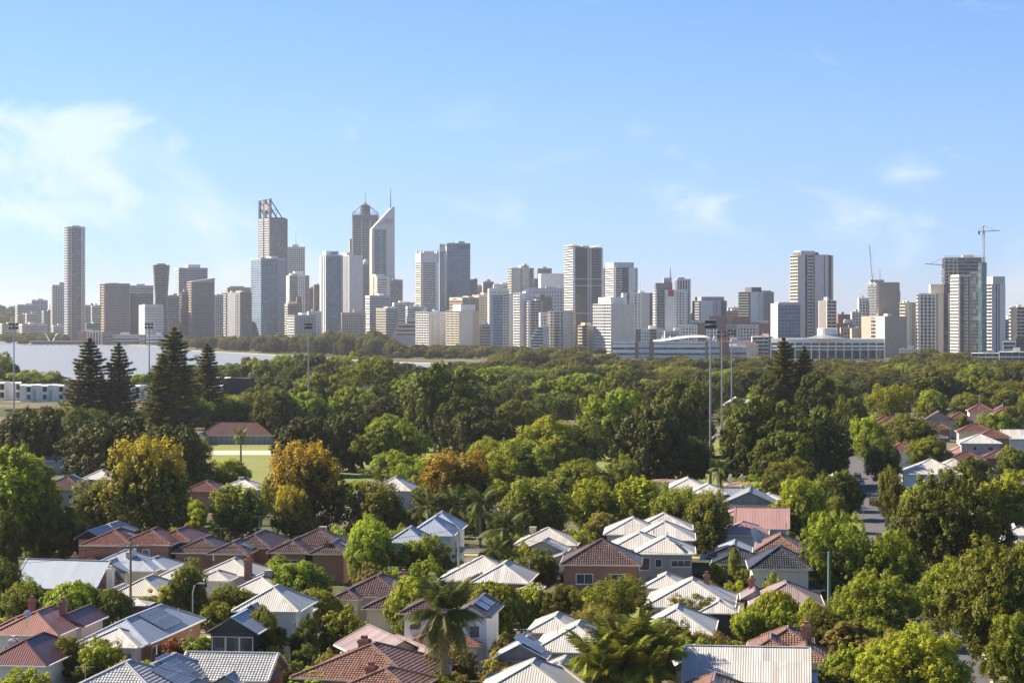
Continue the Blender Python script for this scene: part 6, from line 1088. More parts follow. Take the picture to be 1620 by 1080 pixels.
# ------------------------------------------------------------------ trees: one table row per tree (kind, x, top row, width, base row, leaf, label)
TR = [
 # front gardens
 ('tall',25,698,100,905,'green','tall dark green tree column at the left frame edge'),
 ('tall',62,735,70,900,'green','narrower green tree beside the tall left edge column'),
 ('round',95,792,95,908,'dark','dark bushy tree below the left edge column'),
 ('round',4,800,70,915,'dark','shaded tree low at the left edge behind the cottage'),
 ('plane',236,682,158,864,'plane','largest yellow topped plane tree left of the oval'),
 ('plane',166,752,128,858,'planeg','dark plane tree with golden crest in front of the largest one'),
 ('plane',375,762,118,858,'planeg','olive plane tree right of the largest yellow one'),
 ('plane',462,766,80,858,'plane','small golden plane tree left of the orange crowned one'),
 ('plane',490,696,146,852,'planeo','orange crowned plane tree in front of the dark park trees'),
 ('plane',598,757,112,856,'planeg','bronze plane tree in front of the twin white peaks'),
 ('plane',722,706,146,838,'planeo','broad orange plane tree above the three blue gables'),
 ('round',358,722,92,776,'bright','light green bushy tree at the edge of the oval'),
 ('round',50,715,90,775,'bright','pale green tree behind the tall left column'),
 ('round',582,812,92,930,'bright','bright green tree in the middle of the brown tiled roofs'),
 ('round',665,846,108,930,'green','dark green rounded tree below the blue gables'),
 ('round',475,881,122,968,'green','wide green tree left of the cream house'),
 ('weep',498,929,86,992,'olive','weeping olive tree against the cream house'),
 ('round',362,922,86,980,'olive','yellow olive shrub tree left of the white gabled house'),
 ('round',421,956,80,1056,'olive','dense gold green tree before the white gabled house'),
 ('round',481,970,62,1056,'dark','dark round tree beside the gold green one'),
 ('shrub',430,1020,66,1066,'bright','bright clipped bush below the gold green tree'),
 ('shrub',505,1056,150,1120,'yellow','yellow green bush rising from the bottom edge near the terracotta roof'),
 ('round',297,884,70,985,'olive','tall olive tree next to the street lamp'),
 ('shrub',262,924,96,985,'yellow','yellow flowering shrub at the foot of the power pole'),
 ('shrub',212,872,30,915,'yellow','small pale bush on the slope under the brick wall'),
 ('round',40,912,90,995,'green','leafy green tree in front of the long blue roof'),
 ('weep',118,918,110,998,'green','weeping green tree before the long blue roof'),
 ('weep',178,930,72,1000,'dark','darker weeping tree left of the power pole'),
 ('round',8,880,70,990,'dark','dark tree at the left edge beside the blue roof'),
 ('round',104,1002,86,1082,'olive','golden green tree in front of the maroon cottage'),
 ('shrub',40,1050,92,1120,'yellow','yellow green bush in the lower left corner'),
 ('shrub',12,1025,60,1085,'olive','olive bush at the left edge below the maroon roof'),
 ('shrub',66,988,40,1035,'bright','small bright bush beside the maroon ridge'),
 ('shrub',315,1000,74,1060,'green','green shrub below the brick wall of the solar house'),
 ('shrub',270,1008,56,1060,'purple','purple leaved shrub by the brick wall of the solar house'),
 ('shrub',300,1053,60,1112,'olive','olive shrub rising from the bottom edge before the cream bungalow'),
 ('shrub',158,968,34,1005,'yellow','small yellow bush between the red and the blue roofs'),
 ('round',656,904,112,1018,'yellow','yellow green billowing tree left of the date palm'),
 ('weep',775,918,124,1012,'green','weeping willow like tree right of the solar gable'),
 ('round',712,925,60,1000,'yellow','small yellow green tree behind the date palm crown'),
 ('round',890,920,78,993,'olive','round olive tree in front of the brick house'),
 ('airy',975,910,146,1022,'olive','broad airy gum in front of the stacked white roofs'),
 ('airy',940,955,90,1030,'grey','lower grey green limb tree beside the airy gum'),
 ('round',845,870,100,940,'dark','dark hedge tree right of the decorated gable'),
 ('shrub',800,868,50,915,'green','green shrub left of the dark hedge tree'),
 ('shrub',918,832,56,890,'yellow','yellow green conifer bush left of the stacked white roofs'),
 ('plane',848,751,134,862,'planeg','bronze topped plane tree above the grey verandah roof'),
 ('round',938,752,98,850,'bright','bright green round tree next to the bronze topped plane'),
 ('round',925,726,130,805,'green','green spreading tree behind the bright round one'),
 ('plane',1012,750,108,850,'yellow','yellow green plane tree left of the red parapet'),
 ('plane',1070,768,100,872,'planeg','olive plane tree over the stacked white roofs'),
 ('plane',1118,772,84,880,'planeg','dark olive plane tree right of the stacked white roofs'),
 ('airy',1090,934,98,1000,'olive','thin garden tree with bare limbs before the carport'),
 ('airy',1060,984,92,1052,'grey','grey olive bush left of the driveway'),
 ('airy',1122,992,84,1052,'grey','grey olive bush beside the driveway gate'),
 ('shrub',1165,1012,44,1048,'yellow','yellow flowering bush by the white car'),
 ('shrub',1165,915,44,950,'bright','pale clipped hedge at the foot of the golden cypress'),
 ('pencil',1162,865,22,932,'pencil','tall clipped golden cypress right of the brick chimney'),
 ('shrub',1135,890,40,930,'bright','bright broad leaved shrub left of the golden cypress'),
 ('shrub',1180,895,40,935,'olive','rusty shrub right of the golden cypress'),
 ('weep',1228,931,80,1005,'yellow','weeping peppermint tree before the mauve roof'),
 ('round',1284,943,64,1020,'bright','bright green tree right of the weeping peppermint'),
 ('tall',1345,978,88,1070,'grey','dark grey green conifer like tree behind the terracotta cottage'),
 ('round',1268,748,100,862,'yellow','yellow green maple above the salmon roof'),
 ('round',1250,723,104,800,'olive','olive crown behind the yellow green maple'),
 ('round',1330,738,88,822,'dark','dark dense tree at the mouth of the avenue'),
 ('round',1320,780,56,842,'olive','small olive tree below the dark dense avenue tree'),
 ('clump',1322,806,140,955,'green','knobbly dark green tree right of the terracotta hip'),
 ('clump',1402,836,120,960,'green','second knobbly green tree by the road bend'),
 ('clump',1510,732,210,935,'dark','great knobbly green tree right of the avenue'),
 ('clump',1452,790,110,930,'dark','shaded knobbly tree left of the great green one'),
 ('round',1588,745,120,850,'yellow','yellow green tree behind the great knobbly tree'),
 ('round',1410,850,70,960,'green','green tree filling the gap beside the grey green pole'),
 ('clump',1388,902,150,1022,'green','knobbly bright green tree left of the lower road'),
 ('round',1335,935,70,1005,'olive','olive shrub tree at the foot of the grey green pole'),
 ('round',1570,846,170,1075,'olive','tall golden green tree at the right edge over the road'),
 ('round',1500,880,130,1010,'green','green side limb tree left of the golden green one'),
 ('round',1610,960,110,1100,'green','dark lower tree at the right edge'),
 ('clump',1450,988,210,1150,'bright','big bright knobbly tree at the bottom right'),
 ('shrub',1330,1050,100,1110,'olive','olive bush at the bottom edge right of the terracotta cottage'),
 ('shrub',1260,1062,60,1110,'grey','pale bush at the bottom edge below the long white roof'),
 ('shrub',730,1020,70,1080,'grey','grey green bush right of the date palm trunk'),
 ('shrub',790,1030,60,1085,'grey','grey olive shrub in front of the solar gable roof'),
 ('shrub',690,1062,90,1118,'olive','pale flowering shrub at the bottom edge under the date palm'),
 ('shrub',588,997,46,1034,'bright','bright young shrub on the verge by the street'),
 ('shrub',522,1008,46,1040,'green','leafy garden shrub by the green bin'),
 ('shrub',540,966,28,990,'yellow','low hedge clump on the front wall of the cream house'),
 # avenue and right hand suburb
 ('round',1413,736,68,842,'olive','olive street tree on the right of the avenue'),
 ('round',1458,758,70,852,'bright','bright street tree right of the olive one'),
 ('round',1376,652,68,742,'bright','light green street tree at the far end of the avenue'),
 ('round',1398,688,70,768,'dark','dark street tree beside the parked cars'),
 ('round',1442,655,96,725,'olive','olive round tree between the red roofed houses'),
 ('round',1470,688,80,752,'green','green tree in front of the dark shed roof'),
 ('tall',1524,655,32,705,'dark','narrow dark tree before the tall cream house'),
 ('round',1582,648,86,712,'green','wide green tree before the orange brick house'),
 ('round',1540,720,70,768,'dark','dark tree below the white hipped upper storey'),
 ('round',1604,705,60,768,'olive','feathery olive tree at the right edge above the road trees'),
 ('airy',1410,600,90,690,'yellow','golden gum rising above the red roofs'),
 ('round',1475,613,66,672,'yellow','round yellow green tree left of the pond'),
 ('round',1530,620,76,662,'olive','olive tree right of the pond'),
 ('round',1350,622,64,712,'dark','dark green tree beside the bunya pines'),
 ('round',1595,612,70,655,'olive','low olive tree at the right edge behind the red roofs'),
 # park trees behind the houses
 ('fig',188,655,210,775,'deep','huge dark fig behind the largest plane tree'),
 ('fig',275,668,130,785,'deep','second dark fig next to the oval'),
 ('fig',50,640,140,745,'deep','dark spreading tree behind the left floodlight pole'),
 ('round',128,640,80,720,'dark','dark tree under the norfolk pines'),
 ('norfolk',142,536,101,690,'pine','widest norfolk pine at the left by the river'),
 ('norfolk',188,543,78,690,'pine','norfolk pine just right of the widest one'),
 ('norfolk',276,519,101,690,'pine','tallest norfolk pine left of centre'),
 ('norfolk',258,560,83,695,'pine','lower dense norfolk pine before the tallest one'),
 ('norfolk',328,545,75,680,'pine','slender norfolk pine standing right of the others'),
 ('norfolk',1240,535,78,700,'pine','norfolk pine above the right dark grove'),
 ('norfolk',1272,548,62,700,'pine','shorter norfolk pine right of the grove one'),
 ('bunya',1226,578,72,700,'deep','dark domed pine left in the right grove'),
 ('bunya',1292,576,78,705,'deep','dark domed pine right in the right grove'),
 ('bunya',727,619,88,722,'deep','dome shaped bunya pine in the centre of the park'),
 ('fig',1205,622,150,772,'dark','massive dark tree left in the right grove'),
 ('fig',1290,640,130,768,'dark','massive dark tree right in the right grove'),
 ('fig',1240,680,130,780,'dark','lower front tree of the right grove'),
 ('fig',700,567,140,715,'dark','tall dark crowned tree behind the bunya pine'),
 ('fig',765,640,110,725,'deep','dark tree right of the bunya pine'),
 ('fig',1085,594,112,722,'dark','tall dark tree left of the right floodlight poles'),
 ('fig',1030,640,140,772,'deep','broad dark tree in the park centre right'),
 ('fig',972,612,140,728,'green','yellow crested tree in the park centre'),
 ('round',855,658,160,768,'yellow','yellow green spreading tree over the park centre'),
 ('round',820,690,130,785,'green','green tree in front of the spreading yellow one'),
 ('round',1098,690,86,770,'dark','dark overhanging tree beside the small oval gap'),
 ('round',905,665,100,752,'dark','dark tree between the spreading and the broad ones'),
 ('round',620,655,140,748,'green','mid green tree left of the bunya pine'),
 ('round',632,711,124,778,'green','flat topped green tree above the twin white peaks'),
 ('round',690,716,100,772,'bright','bright green tree left behind the broad orange plane'),
 ('fig',480,658,120,752,'deep','dark tree behind the centre left floodlight pole'),
 ('fig',555,650,120,745,'deep','dark tree behind the orange crowned plane'),
 ('round',440,610,90,700,'dark','dark round tree right of the pavilion'),
 ('gum',577,558,116,668,'olive','tall gum with pale bare limbs and dark crown'),
 ('round',790,712,110,790,'bright','light green feathery tree above the bronze topped plane'),
 ('round',770,690,90,760,'bright','pale green tree right of the broad orange plane'),
 ('round',1075,770,60,800,'bright','low pale shrub tree before the small oval gap'),
 ('round',380,628,100,690,'dark','dark tree behind the red roofed pavilion'),
 ('round',985,720,70,800,'olive','brownish tree behind the yellow green plane'),
 ('airy',310,690,60,745,'olive','thin branching tree on the left margin of the oval'),
 ('round',10,557,60,628,'olive','gum crown at the left edge above the river'),
 ('airy',85,583,34,627,'olive','small thin gum before the river at left'),
 ('round',34,585,110,628,'yellow','yellow olive tree behind the left floodlight pole'),
]
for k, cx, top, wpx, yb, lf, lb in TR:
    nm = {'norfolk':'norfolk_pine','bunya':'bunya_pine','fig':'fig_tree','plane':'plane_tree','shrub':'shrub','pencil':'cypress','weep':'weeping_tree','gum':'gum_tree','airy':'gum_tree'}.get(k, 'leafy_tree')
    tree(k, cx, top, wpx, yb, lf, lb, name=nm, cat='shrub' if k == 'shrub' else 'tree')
# belt of park and foreshore trees that nothing tells apart
rnd = random.Random(11); keepout = [(300,445,688,775),(1095,1142,680,775)]
tops = [(0,592),(55,600),(115,602),(190,590),(212,577),(300,576),(336,574),(360,562),(420,556),(470,560),(520,564),(590,572),(612,582),(622,590),(664,590),(675,578),(720,572),(770,585),(860,574),(930,578),(940,600),(985,600),(995,578),(1060,580),(1110,584),(1170,590),(1215,592),(1330,590),(1380,572),(1450,572),(1530,575),(1620,572)]
def top_at(x):
    for (a, p), (b, q) in zip(tops[:-1], tops[1:]):
        if a <= x <= b: return p+(q-p)*(x-a)/(b-a)
    return tops[-1][1]
nfill = 0
for row, (ybr, wmin, wmax, rise) in enumerate(((606,44,78,50),(614,56,100,56),(628,62,118,58),(645,66,124,58),(666,70,128,66),(690,70,130,72))):
    x = -20+rnd.uniform(0, 30)
    while x < 1650:
        w_ = rnd.uniform(wmin, wmax); yb = ybr+rnd.uniform(-5, 6); top = max(top_at(min(1619, max(0, x))), yb-rise*rnd.uniform(0.8, 1.15)); x += w_*rnd.uniform(0.55, 0.8)
        if any(a < x < b and c < yb < d for a, b, c, d in keepout): continue
        if 1480 < x < 1540 and yb > 630: continue
        if 1330 < x < 1620 and yb > 655: continue
        if x < 200 and yb < 610: continue
        if x < 255 and yb > 632: top = max(top, 646)
        if 305 < x < 415 and yb > 632: top = max(top, 624)
        lf = rnd.choice(['dark','dark','green','olive','deep','deep','dark','green','green']); lm = near_sky(x); kd = rnd.choice(['round','fig','fig','airy'])
        tree(kd, x, top, w_, yb, lf, '%s %s%s tree, %s park belt, %s %s' % (big(w_, 74, 100), HUE[lf], dict(round=' rounded', fig=' spreading', airy=' loose')[kd], ['rearmost','rear','mid rear','middle','mid front','front'][row], 'below left of' if x < lm[0] else 'below right of', lm[1]), group='park belt trees', name='park_tree'); nfill += 1
# leafy street and back garden trees right behind the houses
for i in range(46):
    x = 60+i*28+rnd.uniform(-12, 12); yb = rnd.uniform(776, 822); w_ = rnd.uniform(52, 88)
    if 318 < x < 440 and yb < 800: continue
    if 1085 < x < 1150: continue
    if x > 1330 or any(abs(x-q) < 50 for q in (236,166,375,490,722,848,598,1012,1070,938)): continue
    lf = rnd.choice(['green','bright','olive','planeg','dark']); lm = near_yard(x, yb-w_*0.4)
    tree(rnd.choice(['round','plane','round','airy']), x, yb-w_*rnd.uniform(0.62, 0.82), w_, yb, lf, '%s %s back garden tree %s the %s' % (big(w_, 64, 76), HUE[lf], side(x-lm[0], yb-w_*0.4-lm[1]), lm[2]), group='trees behind the houses', name='garden_tree')
# shrubs that fill the gardens
def in_house(X_, Y_, mrg):
    for cx_, cy_, rz_, hw, hd in FOOT:
        dx, dy = X_-cx_, Y_-cy_; u = dx*math.cos(rz_)+dy*math.sin(rz_); v = -dx*math.sin(rz_)+dy*math.cos(rz_)
        if abs(u) < hw+mrg and abs(v) < hd+mrg: return True
    return False
for i in range(1400):
    yb = rnd.uniform(790, 1110); x = rnd.uniform(0, 1620); Y_ = gY(yb); hm = rnd.uniform(1.4, 3.4) if i % 2 else rnd.uniform(3.2, 6.0); wm2 = hm*rnd.uniform(0.9, 1.35); h = hm*F/Y_; w_ = wm2*F/Y_
    Xw = (x-810)*Y_/F
    if in_house(Xw, Y_, wm2*0.36): continue
    if abs(Xw-(53+(Y_-285)*0.11)) < 7 and Y_ < 480: continue
    if any(abs(Y_-(y0-(Xw-x0)*0.122)) < 5 for x0, y0 in ((-18,274),(-6,369),(70,447))): continue
    nsh = globals().get('nsh', 0)+1
    if nsh > 290: break
    if 480 < x < 640 and 975 < yb < 1020: continue
    lf = rnd.choice(['green','bright','olive','dark','yellow','grey']); lm = near_yard(x, yb-h/2)
    tree('shrub' if i % 3 else 'round', x, yb-h, w_, yb, lf, '%s %s garden %s %s the %s' % (big(hm, 2.4, 4.2), HUE[lf], 'shrub' if i % 3 else 'bush', side(x-lm[0], yb-h/2-lm[1]), lm[2]), group='garden shrubs', name='shrub', cat='shrub')
# palms
palm(703, 968, 1112, 66, 'palm', 'tall date palm with arching fronds in the foreground', 44, 0.42, skirt=True)
palm(722, 800, 862, 40, 'palm', 'feathery palm left of the pole behind the blue gables', 24, 0.2); palm(676, 802, 862, 36, 'palm', 'shorter feathery palm above the blue gables', 22, 0.2); palm(760, 795, 866, 34, 'palm', 'palm with upright fronds right of the blue gables', 22, 0.2)
palm(797, 838, 905, 42, 'palm', 'drooping palm left of the grey verandah roof', 30, 0.25); palm(785, 870, 915, 26, 'palm', 'small palm tucked under the drooping palm', 18, 0.2); palm(381, 689, 737, 15, 'olive', 'lone slim fan palm standing on the oval', 22, 0.25); palm(940, 672, 740, 16, 'palm', 'fan palm before the dark park trees', 18, 0.3); palm(1170, 640, 700, 16, 'palm', 'fan palm before the white gabled brick house', 18, 0.3); palm(100, 645, 700, 15, 'yellow', 'lit fan palm under the norfolk pines', 18, 0.3); palm(1140, 742, 790, 24, 'palm', 'small palm beside the small oval gap', 20, 0.25)
palm(795, 985, 1018, 20, 'bright', 'banana like plant beside the willow', 16, 0.15)
for i, (x, yt, yb, r, lb) in enumerate(((935,1038,1125,55,'left stem of the bright cane palm clump at the bottom'),(975,1022,1122,58,'second stem of the bright cane palm clump'),(1010,1015,1120,56,'tallest stem of the bright cane palm clump'),(1045,1032,1122,52,'right stem of the bright cane palm clump'),(990,1050,1128,60,'front stem of the bright cane palm clump'),(955,1060,1130,50,'low front stem of the cane palm clump'),(1030,1062,1132,50,'low right stem of the cane palm clump'))):
    palm(x, yt, yb, r, 'cane', lb, 30, 0.12, group='cane palm clump at the bottom edge')
# far woods: the city foreshore, the island and the scarp read as one mass each
rnd = random.Random(23)
TL = [(200,530),(300,529),(400,526),(480,526),(520,518),(590,516),(620,532),(640,543),(760,544),(840,545),(890,541),(950,548),(970,561),(1150,561),(1215,556),(1255,566),(1400,566),(1440,553),(1480,546),(1530,552),(1560,567),(1700,563)]
def treeline(x):
    for (a, p_), (b, q_) in zip(TL[:-1], TL[1:]):
        if a <= x <= b: return p_+(q_-p_)*(x-a)/(b-a)
    return 560
def spots(n, xa, xb, ya, yb_, wa, wb, hb, skip=None):
    out = []
    for i in range(n):
        x = rnd.uniform(xa, xb); y = rnd.uniform(ya, yb_); Y_ = gY(y)
        if skip and skip(x, y): continue
        H2 = min(rnd.uniform(hb*0.4, hb), EYE-(treeline(x)+abs(rnd.gauss(0, 7))-500)*Y_/F)*rnd.uniform(0.72, 1.0)
        if H2 < 2.5: continue
        out.append(((x-810)*Y_/F, Y_, 0, min(rnd.uniform(wa, wb), H2*2.0), H2))
    return out
sp_ = spots(820, 255, 640, 540, 566, 10, 22, 27, lambda x, y: y > 552+(x-300)*0.05)
wood('foreshore_wood', 'mass of hazy trees along the far river bank below the glass towers', sp_, 'far', 1)
sp_ = []
for i in range(130):
    x = rnd.uniform(-60, 125); Y_ = rnd.uniform(3080, 3600); sp_.append(((x-810)*Y_/F, Y_, 0, rnd.uniform(9, 16), rnd.uniform(8, 15)))
for i in range(300):
    x = rnd.uniform(-160, 170); Y_ = rnd.uniform(4100, 5000); X_ = (x-810)*Y_/F; sp_.append((X_, Y_, max(0, hill_z(X_, Y_)-1), rnd.uniform(14, 26), rnd.uniform(9, 18)))
wood('scarp_wood', 'hazy trees covering the scarp and quay at far left', sp_, 'far', 2)
pool = lambda x, y: (922 < x < 990 and y > 588) or (600 < x < 780 and y > 568)
sp_ = spots(700, 640, 1690, 553, 596, 12, 28, 17, pool)
sp_ += spots(560, 620, 900, 548, 568, 6, 15, 10)
wood('island_wood', 'broad hazy wood along the river right of centre below the apartment towers', sp_, 'far', 3)
sp_ = spots(420, 1270, 1690, 586, 624, 10, 22, 14, lambda x, y: 1470 < x < 1610 and y > 612)+spots(330, 640, 1280, 585, 604, 8, 16, 9, lambda x, y: (922 < x < 990 and y > 588) or (600 < x < 690 and y < 592))
wood('marsh_wood', 'low olive scrub and trees along the near river bank', sp_, 'far', 4)
sp_ = []
for i in range(260):                                   # street trees and gardens far behind the towers
    x = rnd.uniform(-100, 1720); Y_ = rnd.uniform(3600, 6500); sp_.append(((x-810)*Y_/F, Y_, 0, rnd.uniform(14, 30), rnd.uniform(10, 20)))
wood('suburb_wood', 'faint far tree cover behind the city', sp_, 'far', 5)
for x, yt, yb, lb in ((620,545,566,'dark cypress left of the far shore cypress pair'),(651,549,567,'short dark cypress of the far shore pair'),(660,545,567,'tall dark cypress of the far shore pair'),(593,519,560,'tall dark conifer on the far bank left of the terraced block')):
    tree('tall', x, yt, 7 if yt > 530 else 12, yb, 'deep', lb, name='cypress')

# ------------------------------------------------------------------ poles, lamps, cars and other small things
def floodlight(label, x, yt, yb, heads, r=0.5, wd=2.6):
    Y_ = gY(yb); s = Y_/F; h = (yb-yt)*s; e = empty('floodlight_pole', ((x-810)*s, Y_, 0), 0, label, 'floodlight')
    MB().tube([(0,0,-0.3),(0,0,h*0.5),(0,0,h)], [r, r*0.75, r*0.5], 10).build('pole', M('steel'), e); m = MB()
    for z in (h-0.2, h-1.3): m.bar((-wd,0,z),(wd,0,z),0.12)
    m.build('crossarm', M('dsteel'), e); lm = MB(); lm.hexa([(-0.32,-0.3,-0.3),(0.32,-0.3,-0.3),(0.26,0.3,-0.2),(-0.26,0.3,-0.2),(-0.32,-0.35,0.4),(0.32,-0.35,0.4),(0.26,0.25,0.35),(-0.26,0.25,0.35)]); me = lm.mesh('lamp_head'); me.materials.append(M('dsteel'))
    for i in range(heads):
        o = bpy.data.objects.new('lamp_head', me); col.objects.link(o); o.parent = e; row = i % 2; n = (heads+1)//2; o.location = (-wd+0.2+(i//2)*(2*wd-0.4)/max(1, n-1), -0.3, h-1.2+row*1.1); o.rotation_euler = (0.4, 0, 0.3*(i % 3-1))
floodlight('floodlight pole at the far left standing before dark trees', 22, 512, 712, 6, 0.3, 1.15); floodlight('floodlight pole between the norfolk pines', 236, 512, 690, 6, 0.3, 1.15); floodlight('floodlight pole left of centre before the gum', 488, 512, 690, 8, 0.3, 1.15)
floodlight('thickest floodlight pole right of centre over the white hip roof', 1124, 508, 772, 10, 0.3, 1.15); floodlight('middle one of the three right floodlight poles', 1142, 524, 720, 4, 0.3, 1.15); floodlight('rear one of the three right floodlight poles', 1157.5, 522, 680, 6, 0.3, 1.15)
def power_pole(label, x, yt, yb, mat, arms=True, r=0.16):
    Y_ = gY(yb); s = Y_/F; h = (yb-yt)*s; e = empty('power_pole', ((x-810)*s, Y_, 0), R(-10), label, 'pole'); MB().tube([(0,0,-0.2),(0,0,h)], [r*1.25, r*0.8], 9).build('pole', M(mat), e)
    if arms:
        MB().bar((-1.1,0,h-0.5),(1.1,0,h-0.5),0.12).build('crossarm', M('wood'), e); m = MB()
        for i in range(4): m.lathe([(0.06,h-0.44),(0.09,h-0.35),(0.05,h-0.2)], 6, -0.95+i*0.63, 0)
        m.build('insulators', M('paint'), e)['kind'] = 'stuff'; MB().lathe([(0.28,h-1.6),(0.28,h-0.75)], 8, 0.45, 0.1).build('transformer', M('alu'), e)
    return Vector(((x-810)*s, Y_, h-0.5))
pA = power_pole('brown timber power pole with crossarm at left', 206.5, 858, 985, 'wood'); pB = power_pole('green tinged power pole right of the blue gables', 725.5, 836, 948, 'gpole', False); pC = power_pole('grey green power pole by the mauve roof', 1311.5, 872, 1002, 'gpole', False, 0.2)
def wire(a, b, sag, label):
    m = MB(); a = Vector(a); b = Vector(b); n = 14; m.tube([a.lerp(b, i/n)-Vector((0,0,sag*4*(i/n)*(1-i/n))) for i in range(n+1)], 0.022, 4); tag(m.build('power_line', M('rubber')), label, 'wire', 'overhead wires')
wire(pA+Vector((0,0,0.3)), (-75, 262, pA.z+0.6), 0.7, 'overhead wire running left from the timber power pole'); wire(pA-Vector((0,0,0.5)), (-75, 262, pA.z-0.4), 0.7, 'lower overhead wire running left from the timber power pole'); wire(pA+Vector((0,0,0.3)), pB+Vector((0,0,0.4)), 1.2, 'overhead wire from the timber pole to the green tinged pole'); wire(pB+Vector((0,0,0.4)), pC+Vector((0,0,0.4)), 1.4, 'overhead wire between the two green poles'); wire(pC+Vector((0,0,0.4)), (75, 262, pC.z+0.2), 0.6, 'overhead wire running right from the grey green pole')
def street_lamp(label, x, yt, yb, dx, ln=2.2):
    Y_ = gY(yb); s = Y_/F; h = (yb-yt)*s; e = empty('street_lamp', ((x-810)*s, Y_, 0), 0, label, 'street lamp'); sg = 1 if dx > 0 else -1
    MB().tube([(0,0,-0.1),(0,0,h-1.2),(sg*ln*0.2,0,h-0.35),(sg*ln*0.55,0,h-0.05),(sg*ln,0,h)], [0.10,0.08,0.06,0.05,0.045], 7).build('pole', M('steel'), e); m = MB(); m.hexa([(sg*ln-0.2,-0.13,h-0.1),(sg*ln+0.6,-0.13,h-0.08),(sg*ln+0.6,0.13,h-0.08),(sg*ln-0.2,0.13,h-0.1),(sg*ln-0.2,-0.1,h+0.08),(sg*ln+0.5,-0.08,h+0.05),(sg*ln+0.5,0.08,h+0.05),(sg*ln-0.2,0.1,h+0.08)]); m.build('lamp_head', M('alu'), e)
street_lamp('curved street lamp among shrubs left of the white gabled house', 305, 922, 1000, 1, 0.9); street_lamp('street lamp with long arm over the bright tree at the bottom right', 1450, 1043, 1130, 1, 3.6); street_lamp('street lamp reaching over the lower road at right', 1538, 1004, 1060, 1, 1.6); street_lamp('tall street lamp beside the red roofs past the avenue', 1443, 636, 700, -1, 1.6); street_lamp('street lamp right of the pond among the red roofs', 1586, 633, 690, 1, 1.6); street_lamp('thin street lamp by the tall cream house', 1549, 622, 690, 1, 1.0); street_lamp('street lamp near the road bend behind knobbly trees', 1418, 908, 985, -1, 1.8)
def car(label, x, y, z, rz, mat, suv=False, name='parked_car'):
    e = empty(name, (x, y, z), rz, label, 'car', 'cars parked along the streets'); hh = 0.22 if suv else 0.0; pr = [(-2.15,0.35),(-2.2,0.75),(-1.95,0.95),(-1.1,1.0),(-0.55,1.42+hh),(0.75,1.45+hh),(1.55,1.05+hh*0.5),(2.1,0.98),(2.2,0.6),(2.1,0.35)]
    def ext(pts, w_, nm, mt, tum=0.0, par=e):
        m = MB(); n = len(pts); m.v = [(a, -w_+(tum if b > 1.05 else 0), b) for a, b in pts]+[(a, w_-(tum if b > 1.05 else 0), b) for a, b in pts]; m.f = [tuple(range(n-1, -1, -1)), tuple(range(n, 2*n))]+[(i, (i+1) % n, n+(i+1) % n, n+i) for i in range(n)]; return m.build(nm, M(mt), par)
    ext(pr, 0.87, 'body', mat, 0.14)
    gl = MB(); gl.poly([(-1.02,-0.72,1.04),(-1.02,0.72,1.04),(-0.60,0.62,1.37+hh),(-0.60,-0.62,1.37+hh)][::-1]); gl.v = [(a-0.02,b,c+0.015) for a,b,c in gl.v]; gl.build('windscreen', M('pane'), e)
    gl = MB(); gl.poly([(0.82,-0.62,1.41+hh),(0.82,0.62,1.41+hh),(1.5,0.70,1.1+hh*0.5),(1.5,-0.70,1.1+hh*0.5)][::-1]); gl.v = [(a+0.02,b,c+0.02) for a,b,c in gl.v]; gl.build('rear_window', M('pane'), e)
    for sy in (-1, 1):
        m = MB(); q = [(-0.9,sy*0.875,1.06),(1.3,sy*0.875,1.08+hh*0.3),(0.7,sy*0.76,1.36+hh),(-0.5,sy*0.76,1.34+hh)]; m.poly(q if sy < 0 else q[::-1]); m.build('side_window', M('pane'), e)
        for xx in (-1.35, 1.35):
            m = MB(); m.lathe([(0.2,-0.1),(0.33,-0.1),(0.33,0.1),(0.2,0.1)], 14); o = m.build('tyre', M('rubber'), e); o.rotation_euler = (R(90), 0, 0); o.location = (xx, sy*0.80, 0.33); m = MB(); m.lathe([(0.19,-0.11),(0.19,0.11)], 10); o2 = m.build('rim', M('alu'), o)
        MB().box(-2.2,-2.12,sy*0.6-0.2,sy*0.6+0.2,0.66,0.82).build('headlight', M('paint'), e)
def pxg(x, y): Y_ = gY(y); return (x-810)*Y_/F, Y_
for lb, x, y, rz, mt, sv in (('silver blue car parked on the avenue facing us',1361,769,R(-96),'carsilver',False),('dark car parked behind the silver blue one',1356,757,R(-96),'cardark',False),('dark four wheel drive on the avenue near the bend',1382,799,R(-96),'cardark',True),('white car by the trees at the far side of the small oval gap',1136,695,R(20),'carwhite',False),('white car standing in the driveway before the white garage',1188,1004,R(170),'carwhite',True),('dark car under the carport of the large white hip roof',1140,996,R(175),'cardark',True)):
    X_, Y_ = pxg(x, y); car(lb, X_, Y_, 0.03, rz, mt, sv)
